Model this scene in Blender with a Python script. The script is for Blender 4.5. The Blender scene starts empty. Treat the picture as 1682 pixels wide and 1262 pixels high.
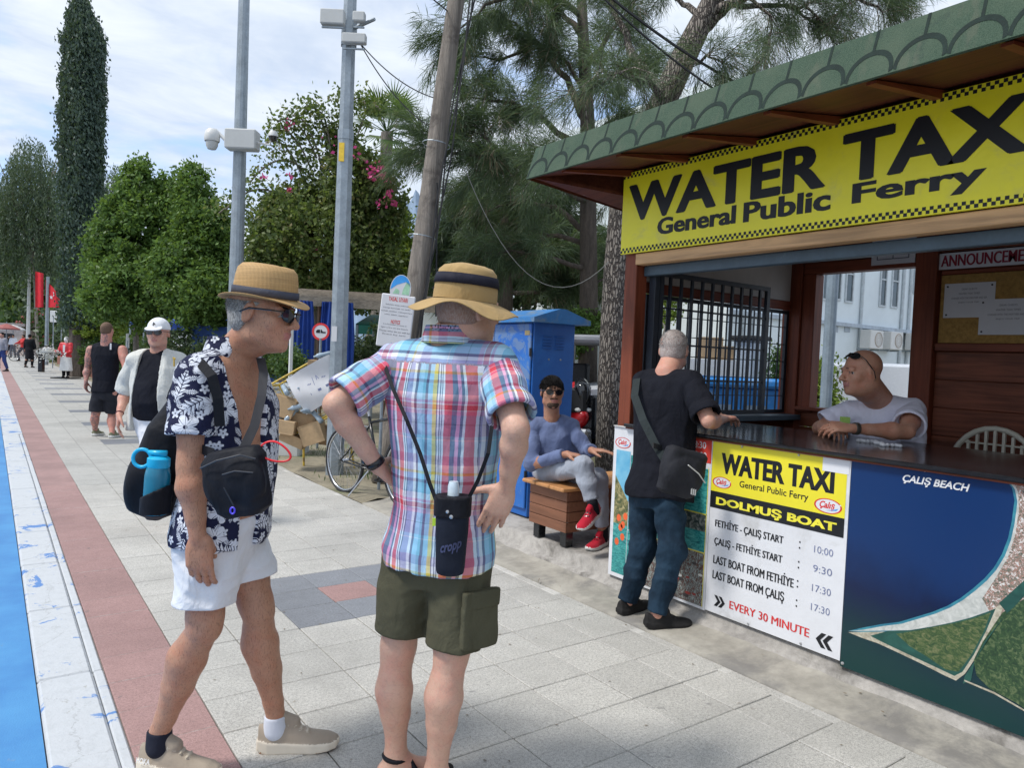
import bpy, math, random, colorsys
import numpy as np
from mathutils import Vector, Matrix
random.seed(7); RNG = np.random.default_rng(11)
SC = bpy.context.scene
COL = SC.collection

# ------------------------------------------------------------------ camera
CX, CY, FPX, CAMH = 841., 631., 1200., 1.53           # 1682 x 1262 photograph
_v1 = np.array([-18., 552.]); _s = .042
_dY = np.array([_v1[0]-CX, _v1[1]-CY, FPX])
_a = _dY[0]+_dY[1]*_s; _b = -_dY[0]*CX+_dY[1]*(_v1[1]-_s*_v1[0]-CY)+FPX*FPX
_x2 = -_b/_a; _dX = np.array([_x2-CX, _v1[1]+_s*(_x2-_v1[0])-CY, FPX])
_dY /= np.linalg.norm(_dY); _dX /= np.linalg.norm(_dX)
RW = np.array([_dX, _dY, np.cross(_dX, _dY)])          # camera axes (right, down, forward) to world
cam_d = bpy.data.cameras.new('camera'); cam = bpy.data.objects.new('camera', cam_d); COL.objects.link(cam)
cam_d.sensor_width = 36; cam_d.lens = FPX/1682*36; cam_d.clip_start = .05; cam_d.clip_end = 6000
m = Matrix.Identity(4)
for i in range(3):
    m[i][0] = RW[i, 0]; m[i][1] = -RW[i, 1]; m[i][2] = -RW[i, 2]
m[2][3] = CAMH
cam.matrix_world = m
SC.camera = cam
CAMR, CAMD, CAMF = RW[:, 0], RW[:, 1], RW[:, 2]
def J(px, py, d):                                      # a point seen at px, py of the photograph, d metres away
    return np.array([0, 0, CAMH]) + RW @ np.array([(px-CX)/FPX*d, (py-CY)/FPX*d, d])
def onX(px, py, X):
    r = RW @ np.array([px-CX, py-CY, FPX]); return np.array([0, 0, CAMH])+r*(X/r[0])
def onY(px, py, Y):
    r = RW @ np.array([px-CX, py-CY, FPX]); return np.array([0, 0, CAMH])+r*(Y/r[1])
def onZ(px, py, z=0.):
    r = RW @ np.array([px-CX, py-CY, FPX]); return np.array([0, 0, CAMH])+r*((z-CAMH)/r[2])

# ------------------------------------------------------------------ light
SUN_EL, SUN_AZ = math.radians(56), math.radians(-76)   # sun towards (sin az, cos az)
SKY_STRENGTH, SUN_STRENGTH, EXPOSURE = .15, 2.1, 0.62
SC.view_settings.view_transform = 'Standard'; SC.view_settings.look = 'None'
SC.view_settings.exposure = EXPOSURE; SC.view_settings.gamma = 1
try: SC.view_settings.use_curve_mapping = False
except Exception: pass
W = bpy.data.worlds.new('World'); SC.world = W; W.use_nodes = True

class Nd:                                              # a node tree with arithmetic on its sockets
    def __init__(s, tree): s.t = tree
    def n(s, typ, ins=None, **kw):
        nd = s.t.nodes.new(typ)
        for k, v in kw.items(): setattr(nd, k, v)
        for k, v in (ins or {}).items(): s.put(nd.inputs[k], v)
        return nd
    def put(s, sock, v):
        if isinstance(v, Ex): s.t.links.new(v.s, sock)
        elif isinstance(v, bpy.types.NodeSocket): s.t.links.new(v, sock)
        else:
            if isinstance(v, (tuple, list)) and len(v) == 3 and sock.type == 'RGBA': v = (*v, 1)
            sock.default_value = v
    def math(s, op, *a, clamp=False):
        nd = s.t.nodes.new('ShaderNodeMath'); nd.operation = op; nd.use_clamp = clamp
        for i, x in enumerate(a): s.put(nd.inputs[i], x)
        return Ex(s, nd.outputs[0])
    def vmath(s, op, *a):
        nd = s.t.nodes.new('ShaderNodeVectorMath'); nd.operation = op
        for i, x in enumerate(a):
            if op == 'SCALE' and i == 1: s.put(nd.inputs['Scale'], x)
            else: s.put(nd.inputs[i], x)
        return Ex(s, nd.outputs['Value'] if op in ('DOT_PRODUCT', 'LENGTH', 'DISTANCE') else nd.outputs[0])
    def mix(s, f, a, b, blend='MIX'):
        nd = s.t.nodes.new('ShaderNodeMix'); nd.data_type = 'RGBA'; nd.blend_type = blend; nd.clamp_factor = True
        s.put(nd.inputs[0], f); s.put(nd.inputs[6], a); s.put(nd.inputs[7], b)
        return Ex(s, nd.outputs[2])
    def noise(s, vec, scale=5, detail=4, rough=.55, dist=0, dim='3D'):
        nd = s.n('ShaderNodeTexNoise', noise_dimensions=dim); s.put(nd.inputs['Vector'], vec)
        for k, v in (('Scale', scale), ('Detail', detail), ('Roughness', rough), ('Distortion', dist)): s.put(nd.inputs[k], v)
        return Ex(s, nd.outputs['Fac'])
    def ramp(s, f, stops, interp='LINEAR'):
        nd = s.n('ShaderNodeValToRGB'); s.put(nd.inputs[0], f); cr = nd.color_ramp; cr.interpolation = interp
        while len(cr.elements) > 1: cr.elements.remove(cr.elements[-1])
        cr.elements[0].position = stops[0][0]; c = stops[0][1]; cr.elements[0].color = (*c, 1) if len(c) == 3 else c
        for p, c in stops[1:]:
            e = cr.elements.new(p); e.color = (*c, 1) if len(c) == 3 else c
        return Ex(s, nd.outputs[0])
    def sstep(s, x, a, b):
        nd = s.n('ShaderNodeMapRange', interpolation_type='SMOOTHSTEP'); s.put(nd.inputs[0], x)
        s.put(nd.inputs[1], a); s.put(nd.inputs[2], b); return Ex(s, nd.outputs[0])
    def sep(s, v):
        nd = s.n('ShaderNodeSeparateXYZ'); s.put(nd.inputs[0], v); return [Ex(s, o) for o in nd.outputs]
    def comb(s, x, y, z=0.):
        nd = s.n('ShaderNodeCombineXYZ')
        for i, v in enumerate((x, y, z)): s.put(nd.inputs[i], v)
        return Ex(s, nd.outputs[0])
class Ex:
    def __init__(s, N, sock): s.N = N; s.s = sock
    def __add__(s, o): return s.N.math('ADD', s, o)
    __radd__ = __add__
    def __sub__(s, o): return s.N.math('SUBTRACT', s, o)
    def __rsub__(s, o): return s.N.math('SUBTRACT', o, s)
    def __mul__(s, o): return s.N.math('MULTIPLY', s, o)
    __rmul__ = __mul__
    def __truediv__(s, o): return s.N.math('DIVIDE', s, o)
    def __neg__(s): return s.N.math('MULTIPLY', s, -1.)
    def lt(s, o): return s.N.math('LESS_THAN', s, o)
    def gt(s, o): return s.N.math('GREATER_THAN', s, o)
    def f(s, op, *a): return s.N.math(op, s, *a)

# sky: Nishita plus a broken layer of bright cloud
N = Nd(W.node_tree); W.node_tree.nodes.clear()
sky = N.n('ShaderNodeTexSky', sky_type='NISHITA', sun_disc=False, sun_elevation=SUN_EL, sun_rotation=SUN_AZ, air_density=1.0, dust_density=1.2, ozone_density=1.5)
gen = N.n('ShaderNodeTexCoord').outputs['Generated']
x, y, z = N.sep(gen)
zz = z.f('MAXIMUM', .0)+.16
pl = N.comb(x/zz, y/zz, 0.)
warp = N.noise(pl, .9, 3, .5)
c1 = N.noise(N.vmath('ADD', pl, N.comb(warp*.9, warp*.5, 3.1)), 1.15, 7, .58, .35)
c2 = N.noise(N.vmath('MULTIPLY', pl, (2.2, 3.4, 1.)), 1.3, 6, .6, .5)
cov = N.sstep(c1, .30, .52)
shade = N.sstep(c1*.55+c2*.45, .36, .66)
cloud = N.mix(shade, (2.75, 3.2, 3.95), (4.3, 4.55, 4.8))
skyc = N.mix(.5, Ex(N, sky.outputs[0]), (2.0, 3.3, 6.0))
col = N.mix(cov*.93, skyc, cloud)
bg = N.n('ShaderNodeBackground', {'Color': col, 'Strength': SKY_STRENGTH})
out = N.n('ShaderNodeOutputWorld', {'Surface': bg.outputs[0]})
sl = bpy.data.lights.new('sun', 'SUN'); sl.energy = SUN_STRENGTH; sl.angle = math.radians(11); sl.color = (1, .965, .91)
so = bpy.data.objects.new('sun', sl); COL.objects.link(so)
sd = Vector((math.sin(SUN_AZ)*math.cos(SUN_EL), math.cos(SUN_AZ)*math.cos(SUN_EL), math.sin(SUN_EL)))
so.rotation_euler = sd.to_track_quat('Z', 'Y').to_euler(); so.location = (0, 0, 30)

# ------------------------------------------------------------------ materials
def newmat(name):
    m = bpy.data.materials.new(name); m.use_nodes = True; nt = m.node_tree; nt.nodes.clear()
    N = Nd(nt); b = N.n('ShaderNodeBsdfPrincipled'); o = N.n('ShaderNodeOutputMaterial', {'Surface': b.outputs[0]})
    return m, N, b
def coords(N, kind='Object', rnd=True):
    c = Ex(N, N.n('ShaderNodeTexCoord').outputs[kind])
    if rnd:
        r = Ex(N, N.n('ShaderNodeObjectInfo').outputs['Random'])
        c = N.vmath('ADD', c, N.comb(r*37., r*91., r*13.))
    return c
def bump(N, b, h, strength=.3, dist=.01):
    nd = N.n('ShaderNodeBump', {'Height': h, 'Strength': strength, 'Distance': dist}); N.t.links.new(nd.outputs[0], b.inputs['Normal'])
MATS = {}
def M(name, col=None, rough=.6, var=.18, vs=6., bs=40., bstr=.15, metal=0., dirt=None, ds=3., stretch=None, hue=None, spec=.5, rnd=0., bd=.004, sub=0., cover=.5):
    """general surface: base colour with mottling, optional dirt, fine relief"""
    if name in MATS: return MATS[name]
    m, N, b = newmat(name); c = coords(N)
    cs = N.vmath('MULTIPLY', c, stretch) if stretch else c
    n1 = N.noise(cs, vs, 5, .6); n2 = N.noise(cs, vs*6.3, 3, .6)
    f = N.sstep(n1*.65+n2*.35, .3, .7)
    lo = tuple(x*(1-var) for x in col); hi = tuple(min(1, x*(1+var)) for x in (hue or col))
    k = N.mix(f, lo, hi)
    if rnd:
        r = Ex(N, N.n('ShaderNodeObjectInfo').outputs['Random'])
        hs = N.n('ShaderNodeHueSaturation', {'Value': r*(2*rnd)+(1-rnd), 'Color': k}); k = Ex(N, hs.outputs[0])
    if dirt:
        dn = N.noise(c, ds, 6, .68, .4); k = N.mix(N.sstep(dn, cover, cover+.2), k, dirt)
    N.put(b.inputs['Base Color'], k)
    N.put(b.inputs['Roughness'], N.math('ADD', n2*.2, rough-.1, clamp=True)); b.inputs['Metallic'].default_value = metal
    b.inputs['Specular IOR Level'].default_value = spec
    if sub: b.inputs['Subsurface Weight'].default_value = sub; b.inputs['Subsurface Radius'].default_value = (.012, .005, .003)
    if bstr: bump(N, b, N.noise(cs, bs, 4, .6), bstr, bd)
    MATS[name] = m; return m

# ------------------------------------------------------------------ meshes
def wl(o):
    v = np.zeros(3)
    while o is not None: v = v+np.array(o.location); o = o.parent
    return v
def link(name, V, F, mats, parent=None, mi=None, smooth=False, org=None, attrs=None):
    """V world points, F faces; the mesh is stored relative to the parent's (or its own) base point"""
    V = np.asarray(V, dtype=np.float64).reshape(-1, 3)
    me = bpy.data.meshes.new(name); o = bpy.data.objects.new(name, me)
    if parent is not None:
        V = V-wl(parent); o.parent = parent
    else:
        if org is None: org = [(V[:, 0].min()+V[:, 0].max())/2, (V[:, 1].min()+V[:, 1].max())/2, V[:, 2].min()]
        o.location = org; V = V-np.array(org)
    if isinstance(F, np.ndarray):
        n, k = F.shape
        me.vertices.add(len(V)); me.vertices.foreach_set('co', V.astype(np.float32).ravel())
        me.loops.add(n*k); me.loops.foreach_set('vertex_index', F.astype(np.int32).ravel())
        me.polygons.add(n); me.polygons.foreach_set('loop_start', np.arange(0, n*k, k, dtype=np.int32))
        me.update(calc_edges=True)
    else:
        me.from_pydata(V.tolist(), [], F); me.update()
    for mm in (mats if isinstance(mats, (list, tuple)) else [mats]): me.materials.append(mm)
    if mi is not None: me.polygons.foreach_set('material_index', np.asarray(mi, dtype=np.int32))
    if smooth: me.polygons.foreach_set('use_smooth', np.ones(len(me.polygons), dtype=bool))
    for k, a in (attrs or {}).items():
        at = me.attributes.new(k, 'FLOAT_VECTOR', 'POINT'); at.data.foreach_set('vector', np.asarray(a, dtype=np.float32).ravel())
    me.validate(); COL.objects.link(o); return o
def tag(o, label=None, cat=None, group=None, kind=None):
    if label: o['label'] = label
    if cat: o['category'] = cat
    if group: o['group'] = group
    if kind: o['kind'] = kind
    return o
def thing(name, loc, label, cat, group=None, rz=0.):
    o = bpy.data.objects.new(name, None); o.location = loc; o.rotation_euler = (0, 0, rz); o.empty_display_size = .1
    COL.objects.link(o); return tag(o, label, cat, group)
def copy_tree(o, parent=None, keep=()):
    c = o.copy(); COL.objects.link(c); c.parent = parent
    for ch in list(o.children): copy_tree(ch, c)
    return c
def rotm(ax, ang):
    return np.array(Matrix.Rotation(ang, 3, Vector(ax)))
def unit(v): v = np.asarray(v, float); return v/np.linalg.norm(v)
def frame(z, hint=(0, 0, 1)):
    z = unit(z); h = np.asarray(hint, float)
    if abs(np.dot(unit(h), z)) > .98: h = np.array([1., 0, 0]) if abs(z[0]) < .9 else np.array([0, 1., 0])
    x = unit(np.cross(h, z)); y = np.cross(z, x); return x, y, z
class MB:
    def __init__(s): s.v = []; s.f = []; s.m = []; s.n = 0
    def add(s, V, F, mi=0):
        s.v.extend([tuple(map(float, p)) for p in V]); s.f.extend([tuple(i+s.n for i in f) for f in F]); s.m.extend([mi]*len(F)); s.n += len(V); return s
    def box(s, lo, hi, mi=0, ch=0., R=None, c=None):
        lo = np.minimum(lo, hi).astype(float) if True else lo; hi2 = np.maximum(np.asarray(hi, float), lo)
        lo, hi = np.asarray(lo, float), np.asarray(hi2, float)
        cen = (lo+hi)/2; h = (hi-lo)/2
        if ch <= 0:
            P = [cen+h*np.array(q) for q in ((-1,-1,-1),(1,-1,-1),(1,1,-1),(-1,1,-1),(-1,-1,1),(1,-1,1),(1,1,1),(-1,1,1))]
            F = [(0,3,2,1),(4,5,6,7),(0,1,5,4),(1,2,6,5),(2,3,7,6),(3,0,4,7)]
        else:
            ch = min(ch, h.min()*.9); idx = {}; P = []; F = []
            for sx in (-1, 1):
                for sy in (-1, 1):
                    for sz in (-1, 1):
                        for a in range(3):
                            q = h*np.array((sx, sy, sz)); e = np.full(3, ch); e[a] = 0
                            idx[(sx, sy, sz, a)] = len(P); P.append(cen+q-np.array((sx, sy, sz))*e)
            def fa(l, out):
                p = [P[i] for i in l]; nn = np.cross(p[1]-p[0], p[2]-p[0]); F.append(tuple(l) if np.dot(nn, out) > 0 else tuple(l[::-1]))
            for a in range(3):
                b_, c_ = (a+1) % 3, (a+2) % 3
                for sg in (-1, 1):
                    l = []
                    for sb, sc in ((-1,-1),(1,-1),(1,1),(-1,1)):
                        k = [0,0,0]; k[a] = sg; k[b_] = sb; k[c_] = sc; l.append(idx[(*k, a)])
                    o = np.zeros(3); o[a] = sg; fa(l, o)
                for sb in (-1, 1):
                    for sc in (-1, 1):
                        l = []
                        for sa, ax in ((-1, b_), (1, b_), (1, c_), (-1, c_)):
                            k = [0,0,0]; k[a] = sa; k[b_] = sb; k[c_] = sc; l.append(idx[(*k, ax)])
                        o = np.zeros(3); o[b_] = sb; o[c_] = sc; fa(l, o)
            for sx in (-1, 1):
                for sy in (-1, 1):
                    for sz in (-1, 1): fa([idx[(sx, sy, sz, a)] for a in range(3)], np.array((sx, sy, sz)))
        if R is not None:
            c0 = cen if c is None else np.asarray(c, float); P = [c0+R @ (p-c0) for p in P]
        return s.add(P, F, mi)
    def tube(s, pts, rad, n=10, mi=0, cap=True, sq=1.):
        pts = [np.asarray(p, float) for p in pts]; k = len(pts)
        rad = list(rad) if isinstance(rad, (list, tuple, np.ndarray)) else [rad]*k
        P = []; F = []; prev = None
        for i in range(k):
            t = unit(pts[min(i+1, k-1)]-pts[max(i-1, 0)])
            if prev is None: x, y, _ = frame(t)
            else: x = unit(prev-t*np.dot(prev, t)); y = np.cross(t, x)
            prev = x
            for j in range(n):
                a = 2*math.pi*j/n; P.append(pts[i]+rad[i]*(math.cos(a)*x+math.sin(a)*y*sq))
        for i in range(k-1):
            for j in range(n): F.append((i*n+j, i*n+(j+1) % n, (i+1)*n+(j+1) % n, (i+1)*n+j))
        if cap: F.append(tuple(range(n))[::-1]); F.append(tuple((k-1)*n+j for j in range(n)))
        return s.add(P, F, mi)
    def prism(s, poly, h0, h1, ax=(0, 1), mi=0, at=0):
        """poly in plane axes ax, extruded along the remaining axis h0..h1"""
        third = [i for i in range(3) if i not in ax][0]; n = len(poly); P = []
        for h in (h0, h1):
            for p in poly:
                q = [0, 0, 0]; q[ax[0]] = p[0]; q[ax[1]] = p[1]; q[third] = h; P.append(q)
        F = [tuple(range(n))[::-1], tuple(range(n, 2*n))]+[(i, (i+1) % n, n+(i+1) % n, n+i) for i in range(n)]
        return s.add(P, F, mi)
    def lathe(s, prof, n=24, c=(0, 0, 0), mi=0, fr=None, mod=None, close=False):
        P = []; F = []; k = len(prof); c = np.asarray(c, float); x, y, z = fr if fr is not None else (np.array([1., 0, 0]), np.array([0, 1., 0]), np.array([0, 0, 1.]))
        for i, (r, h) in enumerate(prof):
            for j in range(n):
                a = 2*math.pi*j/n; rr, hh, ex, ey = r, h, 1, 1
                if mod: rr, hh, ex, ey = mod(i, r, h, a)
                P.append(c+x*math.cos(a)*rr*ex+y*math.sin(a)*rr*ey+z*hh)
        for i in range(k if close else k-1):
            i2 = (i+1) % k
            for j in range(n): F.append((i*n+j, i*n+(j+1) % n, i2*n+(j+1) % n, i2*n+j))
        return s.add(P, F, mi)
    def obj(s, name, mats, parent=None, smooth=False, org=None, **kw):
        return link(name, s.v, s.f, mats, parent, s.m, smooth, org, **kw)
def autosmooth(o, ang=40):
    me = o.data; me.polygons.foreach_set('use_smooth', np.ones(len(me.polygons), dtype=bool))
    try: me.set_sharp_from_angle(angle=math.radians(ang))
    except Exception: pass
def text(s, box, mat, parent, place, bold=0., name='lettering', thick=.0012, slant=0., lift=0., fat=()):
    """flat raised lettering; box=(u0,u1,v0,v1) in the plane; place(u,v,w)->world"""
    cu = bpy.data.curves.new('t', 'FONT'); cu.body = s; cu.size = 1; cu.offset = bold; cu.resolution_u = 3; cu.shear = slant; cu.fill_mode = 'BOTH'
    o = bpy.data.objects.new('t', cu); COL.objects.link(o); bpy.context.view_layer.update()
    me = o.to_mesh(); n = len(me.vertices); V = np.zeros(n*3, dtype=np.float32); me.vertices.foreach_get('co', V); V = V.reshape(-1, 3)
    F = [tuple(p.vertices) for p in me.polygons]; o.to_mesh_clear(); COL.objects.unlink(o); bpy.data.objects.remove(o)
    x0, x1, y0, y1 = V[:, 0].min(), V[:, 0].max(), V[:, 1].min(), V[:, 1].max()
    u0, u1, v0, v1 = box
    U = u0+(V[:, 0]-x0)/(x1-x0)*(u1-u0); Y = v0+(V[:, 1]-y0)/(y1-y0)*(v1-v0)
    P = []; FF = []; n = len(U)
    for i, (du, dv) in enumerate(((0, 0), *fat)): P += [place(a+du, b+dv, thick+lift+i*.00015) for a, b in zip(U, Y)]; FF += [tuple(q+i*n for q in f) for f in F]
    return link(name, P, FF, mat, parent)
def flat(poly, mat, parent, place, w, name='print'):
    return link(name, [place(a, b, w) for a, b in poly], [tuple(range(len(poly)))], mat, parent)
def bez(p, q, sag=0., n=10, mid=None):
    p, q = np.asarray(p, float), np.asarray(q, float); out = []
    for i in range(n+1):
        t = i/n; a = p*(1-t)+q*t; a[2] -= sag*4*t*(1-t); out.append(a)
    return out
# ------------------------------------------------------------------ ground
def pos(N): return Ex(N, N.n('ShaderNodeNewGeometry').outputs['Position'])
def tilemat(name, col, speck=.28, rnd=.07, stain_shade=True, joint=False):
    m, N, b = newmat(name); P = pos(N)
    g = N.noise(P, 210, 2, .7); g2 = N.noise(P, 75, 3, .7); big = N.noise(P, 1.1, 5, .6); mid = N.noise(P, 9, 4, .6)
    k = N.ramp(N.sstep(g*.6+g2*.4, .36, .64), [(0, tuple(c*(1-speck*1.5) for c in col)), (.5, col), (1, tuple(min(1, c*(1+speck)) for c in col))])
    k = N.mix(N.sstep(mid, .35, .75)*.35, k, tuple(c*.72 for c in col))
    if stain_shade: k = N.mix(N.sstep(big, .52, .72)*.32, k, tuple(c*.5 for c in col))  # large dark patches, here and in dk: stains plus soft shadow painted in
    sp = N.noise(P, 14, 2, .5); k = N.mix(N.sstep(sp, .70, .76)*.4, k, (.10, .10, .10))
    ox, oy, oz = N.sep(Ex(N, N.n('ShaderNodeTexCoord').outputs['Object']))
    if not joint: k = N.mix(N.sstep(oy.f('ABSOLUTE')+N.noise(P, 30, 3, .6)*.006, .1535, .1555)*.55*N.noise(P, 6, 3, .6), k, (.72, .70, .66))
    dk = N.noise(N.vmath('ADD', P, (3.3, 1.9, 0.)), .75, 4, .55); k = N.mix(N.sstep(dk, .50, .66)*(.24 if stain_shade else .2), k, tuple(c*.42 for c in col))
    r = Ex(N, N.n('ShaderNodeObjectInfo').outputs['Random']); hs = N.n('ShaderNodeHueSaturation', {'Value': r*(2*rnd)+(1-rnd), 'Color': k}); k = Ex(N, hs.outputs[0])
    if joint:
        x, y, z = N.sep(P)
        fx = ((x-.0725)/.333).f('FRACT'); fy = ((y-1.69)/.3095).f('FRACT')
        j = N.math('MAXIMUM', fx.lt(.022), fy.lt(.022)); k = N.mix(j*.6, k, (.13, .12, .11))
        i = ((x-.0725)/.333).f('FLOOR'); q = ((y-1.69)/.3095).f('FLOOR')
        wn = N.n('ShaderNodeTexWhiteNoise', noise_dimensions='2D'); N.put(wn.inputs['Vector'], N.comb(i, q)); wv = Ex(N, wn.outputs['Value'])
        # grey squares of three by three tiles that repeat along the way
        band = q.f('MODULO', 9.); inb = band.gt(6.5)*N.math('MAXIMUM', (i.gt(3.5)*i.lt(6.5)), 0.)
        k = N.mix(inb, k, (.17, .18, .20)); hs = N.n('ShaderNodeHueSaturation', {'Value': wv*.14+.93, 'Color': k}); k = Ex(N, hs.outputs[0])
    N.put(b.inputs['Base Color'], k); N.put(b.inputs['Roughness'], mid*.3+.55)
    bump(N, b, g*.5+g2, .35, .003); return m
TILE = tilemat('granite_tile', (.46, .445, .41)); TGREY = tilemat('grey_tile', (.215, .225, .245), .2, stain_shade=False); TRED = tilemat('red_tile', (.335, .205, .19), .22)
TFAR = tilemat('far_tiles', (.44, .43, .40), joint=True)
DIRT = M('earth', (.20, .17, .12), .95, .35, 3, 60, .6, dirt=(.33, .31, .26), ds=2., bd=.02)
JOINT = M('joint_sand', (.24, .23, .20), .95, .3, 30, 90, .4)
gs = 900.
ground = tag(link('ground', [(-gs, -60, -.10), (gs, -60, -.10), (gs, gs, -.10), (-gs, gs, -.10)], [(0, 1, 2, 3)], DIRT, org=(0, 0, -.1)), kind='structure')
pv = MB(); pv.box((.452, -.6, -.09), (3.075, 9.0, -.012)); pave = tag(pv.obj('pavement', JOINT), kind='structure')
def tilemesh(name, sx, sy, mat):
    mb = MB(); mb.box((-sx/2, -sy/2, -.03), (sx/2, sy/2, 0), ch=.003); o = mb.obj(name, mat, org=(0, 0, 0)); me = o.data; bpy.data.objects.remove(o); return me
PX, PY = .333, .3095
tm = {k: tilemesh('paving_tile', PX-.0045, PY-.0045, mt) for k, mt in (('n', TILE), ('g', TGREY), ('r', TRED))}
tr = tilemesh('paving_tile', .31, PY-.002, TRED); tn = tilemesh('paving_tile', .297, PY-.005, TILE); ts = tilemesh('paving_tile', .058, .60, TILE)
def put(me, x, y, par, zj=.0012, name='paving_tile'):
    o = bpy.data.objects.new(name, me); o.parent = par; w = wl(par)
    o.location = (x-w[0], y-w[1], random.uniform(-zj, zj)-w[2]); o.rotation_euler = (random.uniform(-.002, .002), random.uniform(-.002, .002), random.uniform(-.003, .003)); COL.objects.link(o)
for j in range(-3, 23):
    y = 1.69+(j+.5)*PY
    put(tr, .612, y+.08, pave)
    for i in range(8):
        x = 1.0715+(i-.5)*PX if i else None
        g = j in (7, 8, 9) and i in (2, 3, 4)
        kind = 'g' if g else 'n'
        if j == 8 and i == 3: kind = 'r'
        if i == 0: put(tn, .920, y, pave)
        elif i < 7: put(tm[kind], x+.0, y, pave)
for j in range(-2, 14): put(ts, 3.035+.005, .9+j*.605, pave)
pf = MB(); pf.box((.772, 8.81, -.08), (3.1, 75, -.001)); pave2 = tag(pf.obj('far_pavement', TFAR), kind='structure')
tf = M('red_strip_far', (.31, .195, .182), .75, .2, 2, 200, .3); q = MB(); q.box((.455, 8.89, -.08), (.769, 90, -.002)); tag(q.obj('red_paving_strip', tf), kind='structure')
# white painted kerb, worn through to blue paint
m, N, b = newmat('worn_white_paint'); P = pos(N); n1 = N.noise(P, 4., 6, .70, .8); n2 = N.noise(P, 1.3, 3, .6); x, y, z = N.sep(P)
crk = N.n('ShaderNodeTexVoronoi', feature='DISTANCE_TO_EDGE'); N.put(crk.inputs['Vector'], N.vmath('ADD', P, N.comb(n1*.3, n1*.3, 0.))); crk.inputs['Scale'].default_value = 2.2
k = N.mix(N.sstep(N.noise(P, 17, 5, .7), .4, .8)*.4, (.50, .52, .54), (.36, .38, .39))
k = N.mix(N.sstep(n1, .565, .59)*N.sstep(n2, .42, .52), k, (.10, .22, .48))
k = N.mix(N.sstep(N.noise(P, 9, 6, .75), .63, .67)*.8, k, (.36, .36, .34))
k = N.mix(Ex(N, crk.outputs[0]).lt(.004)*.35, k, (.2, .2, .19))
N.put(b.inputs['Base Color'], k); b.inputs['Roughness'].default_value = .7; bump(N, b, n1*.6+N.noise(P, 60, 3)*.4, .5, .01); KW = m
kb = MB(); kb.box((.19, -.6, -.09), (.452, 90, -.02)); kerb = tag(kb.obj('kerb', M('kerb_core', (.3, .3, .28), .9)), kind='structure')
km = MB(); km.box((-.1085, -.498, -.06), (.1065, .498, 0.004), ch=.012); o = km.obj('k', KW, org=(0, 0, 0)); kme = o.data; bpy.data.objects.remove(o)
km = MB(); km.box((-.02, -.498, -.06), (.02, .498, 0.0), ch=.006); o = km.obj('k', KW, org=(0, 0, 0)); kme2 = o.data; bpy.data.objects.remove(o)
for j in range(14): put(kme, .302, .3+j, kerb, .001, 'kerb_stone'); put(kme2, .432, .3+j, kerb, .001, 'kerb_stone')
q = MB(); q.box((.193, 13.81, -.06), (.450, 90, .003)); link('far_kerb_stones', q.v, q.f, KW, kerb)['kind'] = 'stuff'
m, N, b = newmat('blue_lane_paint'); P = pos(N); n1 = N.noise(P, 2.2, 6, .65); n3 = N.noise(P, 26, 4, .7)
k = N.mix(N.sstep(n1, .35, .7), (.045, .20, .47), (.07, .27, .54)); k = N.mix(N.sstep(n3, .69, .75)*.5, k, (.3, .42, .55)); k = N.mix(N.sstep(N.noise(P, 5, 6, .7), .66, .70)*.6, k, (.16, .25, .38))
N.put(b.inputs['Base Color'], k); b.inputs['Roughness'].default_value = .5; bump(N, b, N.noise(P, 130, 3), .3, .004)
q = MB(); q.box((-3.2, -.6, -.09), (.188, 120, .0)); tag(q.obj('cycle_lane', m), kind='structure')
# raised concrete base and the rough strip in front of the kiosk
CONC = M('old_concrete', (.33, .31, .285), .92, .3, 4, 50, .7, dirt=(.14, .13, .115), ds=2.4, bd=.012)
BEIGE = M('beige_screed', (.31, .29, .25), .9, .25, 3, 70, .5, dirt=(.19, .18, .165), ds=2.6, cover=.46)
ny = 90; V = []; F = []
rr = np.random.default_rng(4)
prof = [(3.078, -.02), (3.085, .004), (3.17, .010), (3.27, .016), (3.34, .026), (3.372, .036), (3.386, .050), (3.425, .062), (3.438, .148), (3.50, .155), (5.6, .155)]
for j in range(ny+1):
    y = -.8+j*(7.6/ny); w = math.sin(y*3.1)*.012+math.sin(y*7.7)*.008
    for i, (x, z) in enumerate(prof):
        e = rr.normal(0, .004) if 0 < i < 7 else 0
        V.append((x+(w if 2 < i < 5 else 0)+e, y, z+(rr.normal(0, .004) if i in (3, 4, 5) else 0)))
n = len(prof)
F = [(j*n+i, j*n+i+1, (j+1)*n+i+1, (j+1)*n+i) for j in range(ny) for i in range(n-1)]
mi = [0 if i < 5 else 1 for j in range(ny) for i in range(n-1)]
tag(link('concrete_platform', V, F, [BEIGE, CONC], None, mi, True), kind='structure')
# worn verge between the paving and the trees
vy = []; V = []; F = []
xs = [3.078, 3.25, 3.6, 4.2, 5, 7, 12, 30]; ys = np.linspace(6.8, 90, 150)
for y in ys:
    for i, x in enumerate(xs): V.append((x, y, (.0 if i == 0 else .03+.03*math.sin(y*1.3+x*2.))+rr.normal(0, .006)))
n = len(xs); F = [(j*n+i, j*n+i+1, (j+1)*n+i+1, (j+1)*n+i) for j in range(len(ys)-1) for i in range(n-1)]
VERGE = M('verge_soil', (.24, .21, .15), .95, .3, 2, 30, .6, dirt=(.10, .13, .05), ds=1.1, bd=.02)
tag(link('verge', V, F, VERGE, None, None, True), kind='structure')
q = MB(); q.box((5.6, -30, -.08), (60, 6.7, .06)); tag(q.obj('yard', M('yard_asphalt', (.20, .20, .195), .9, .15, 2, 100, .4)), kind='structure')
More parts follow.
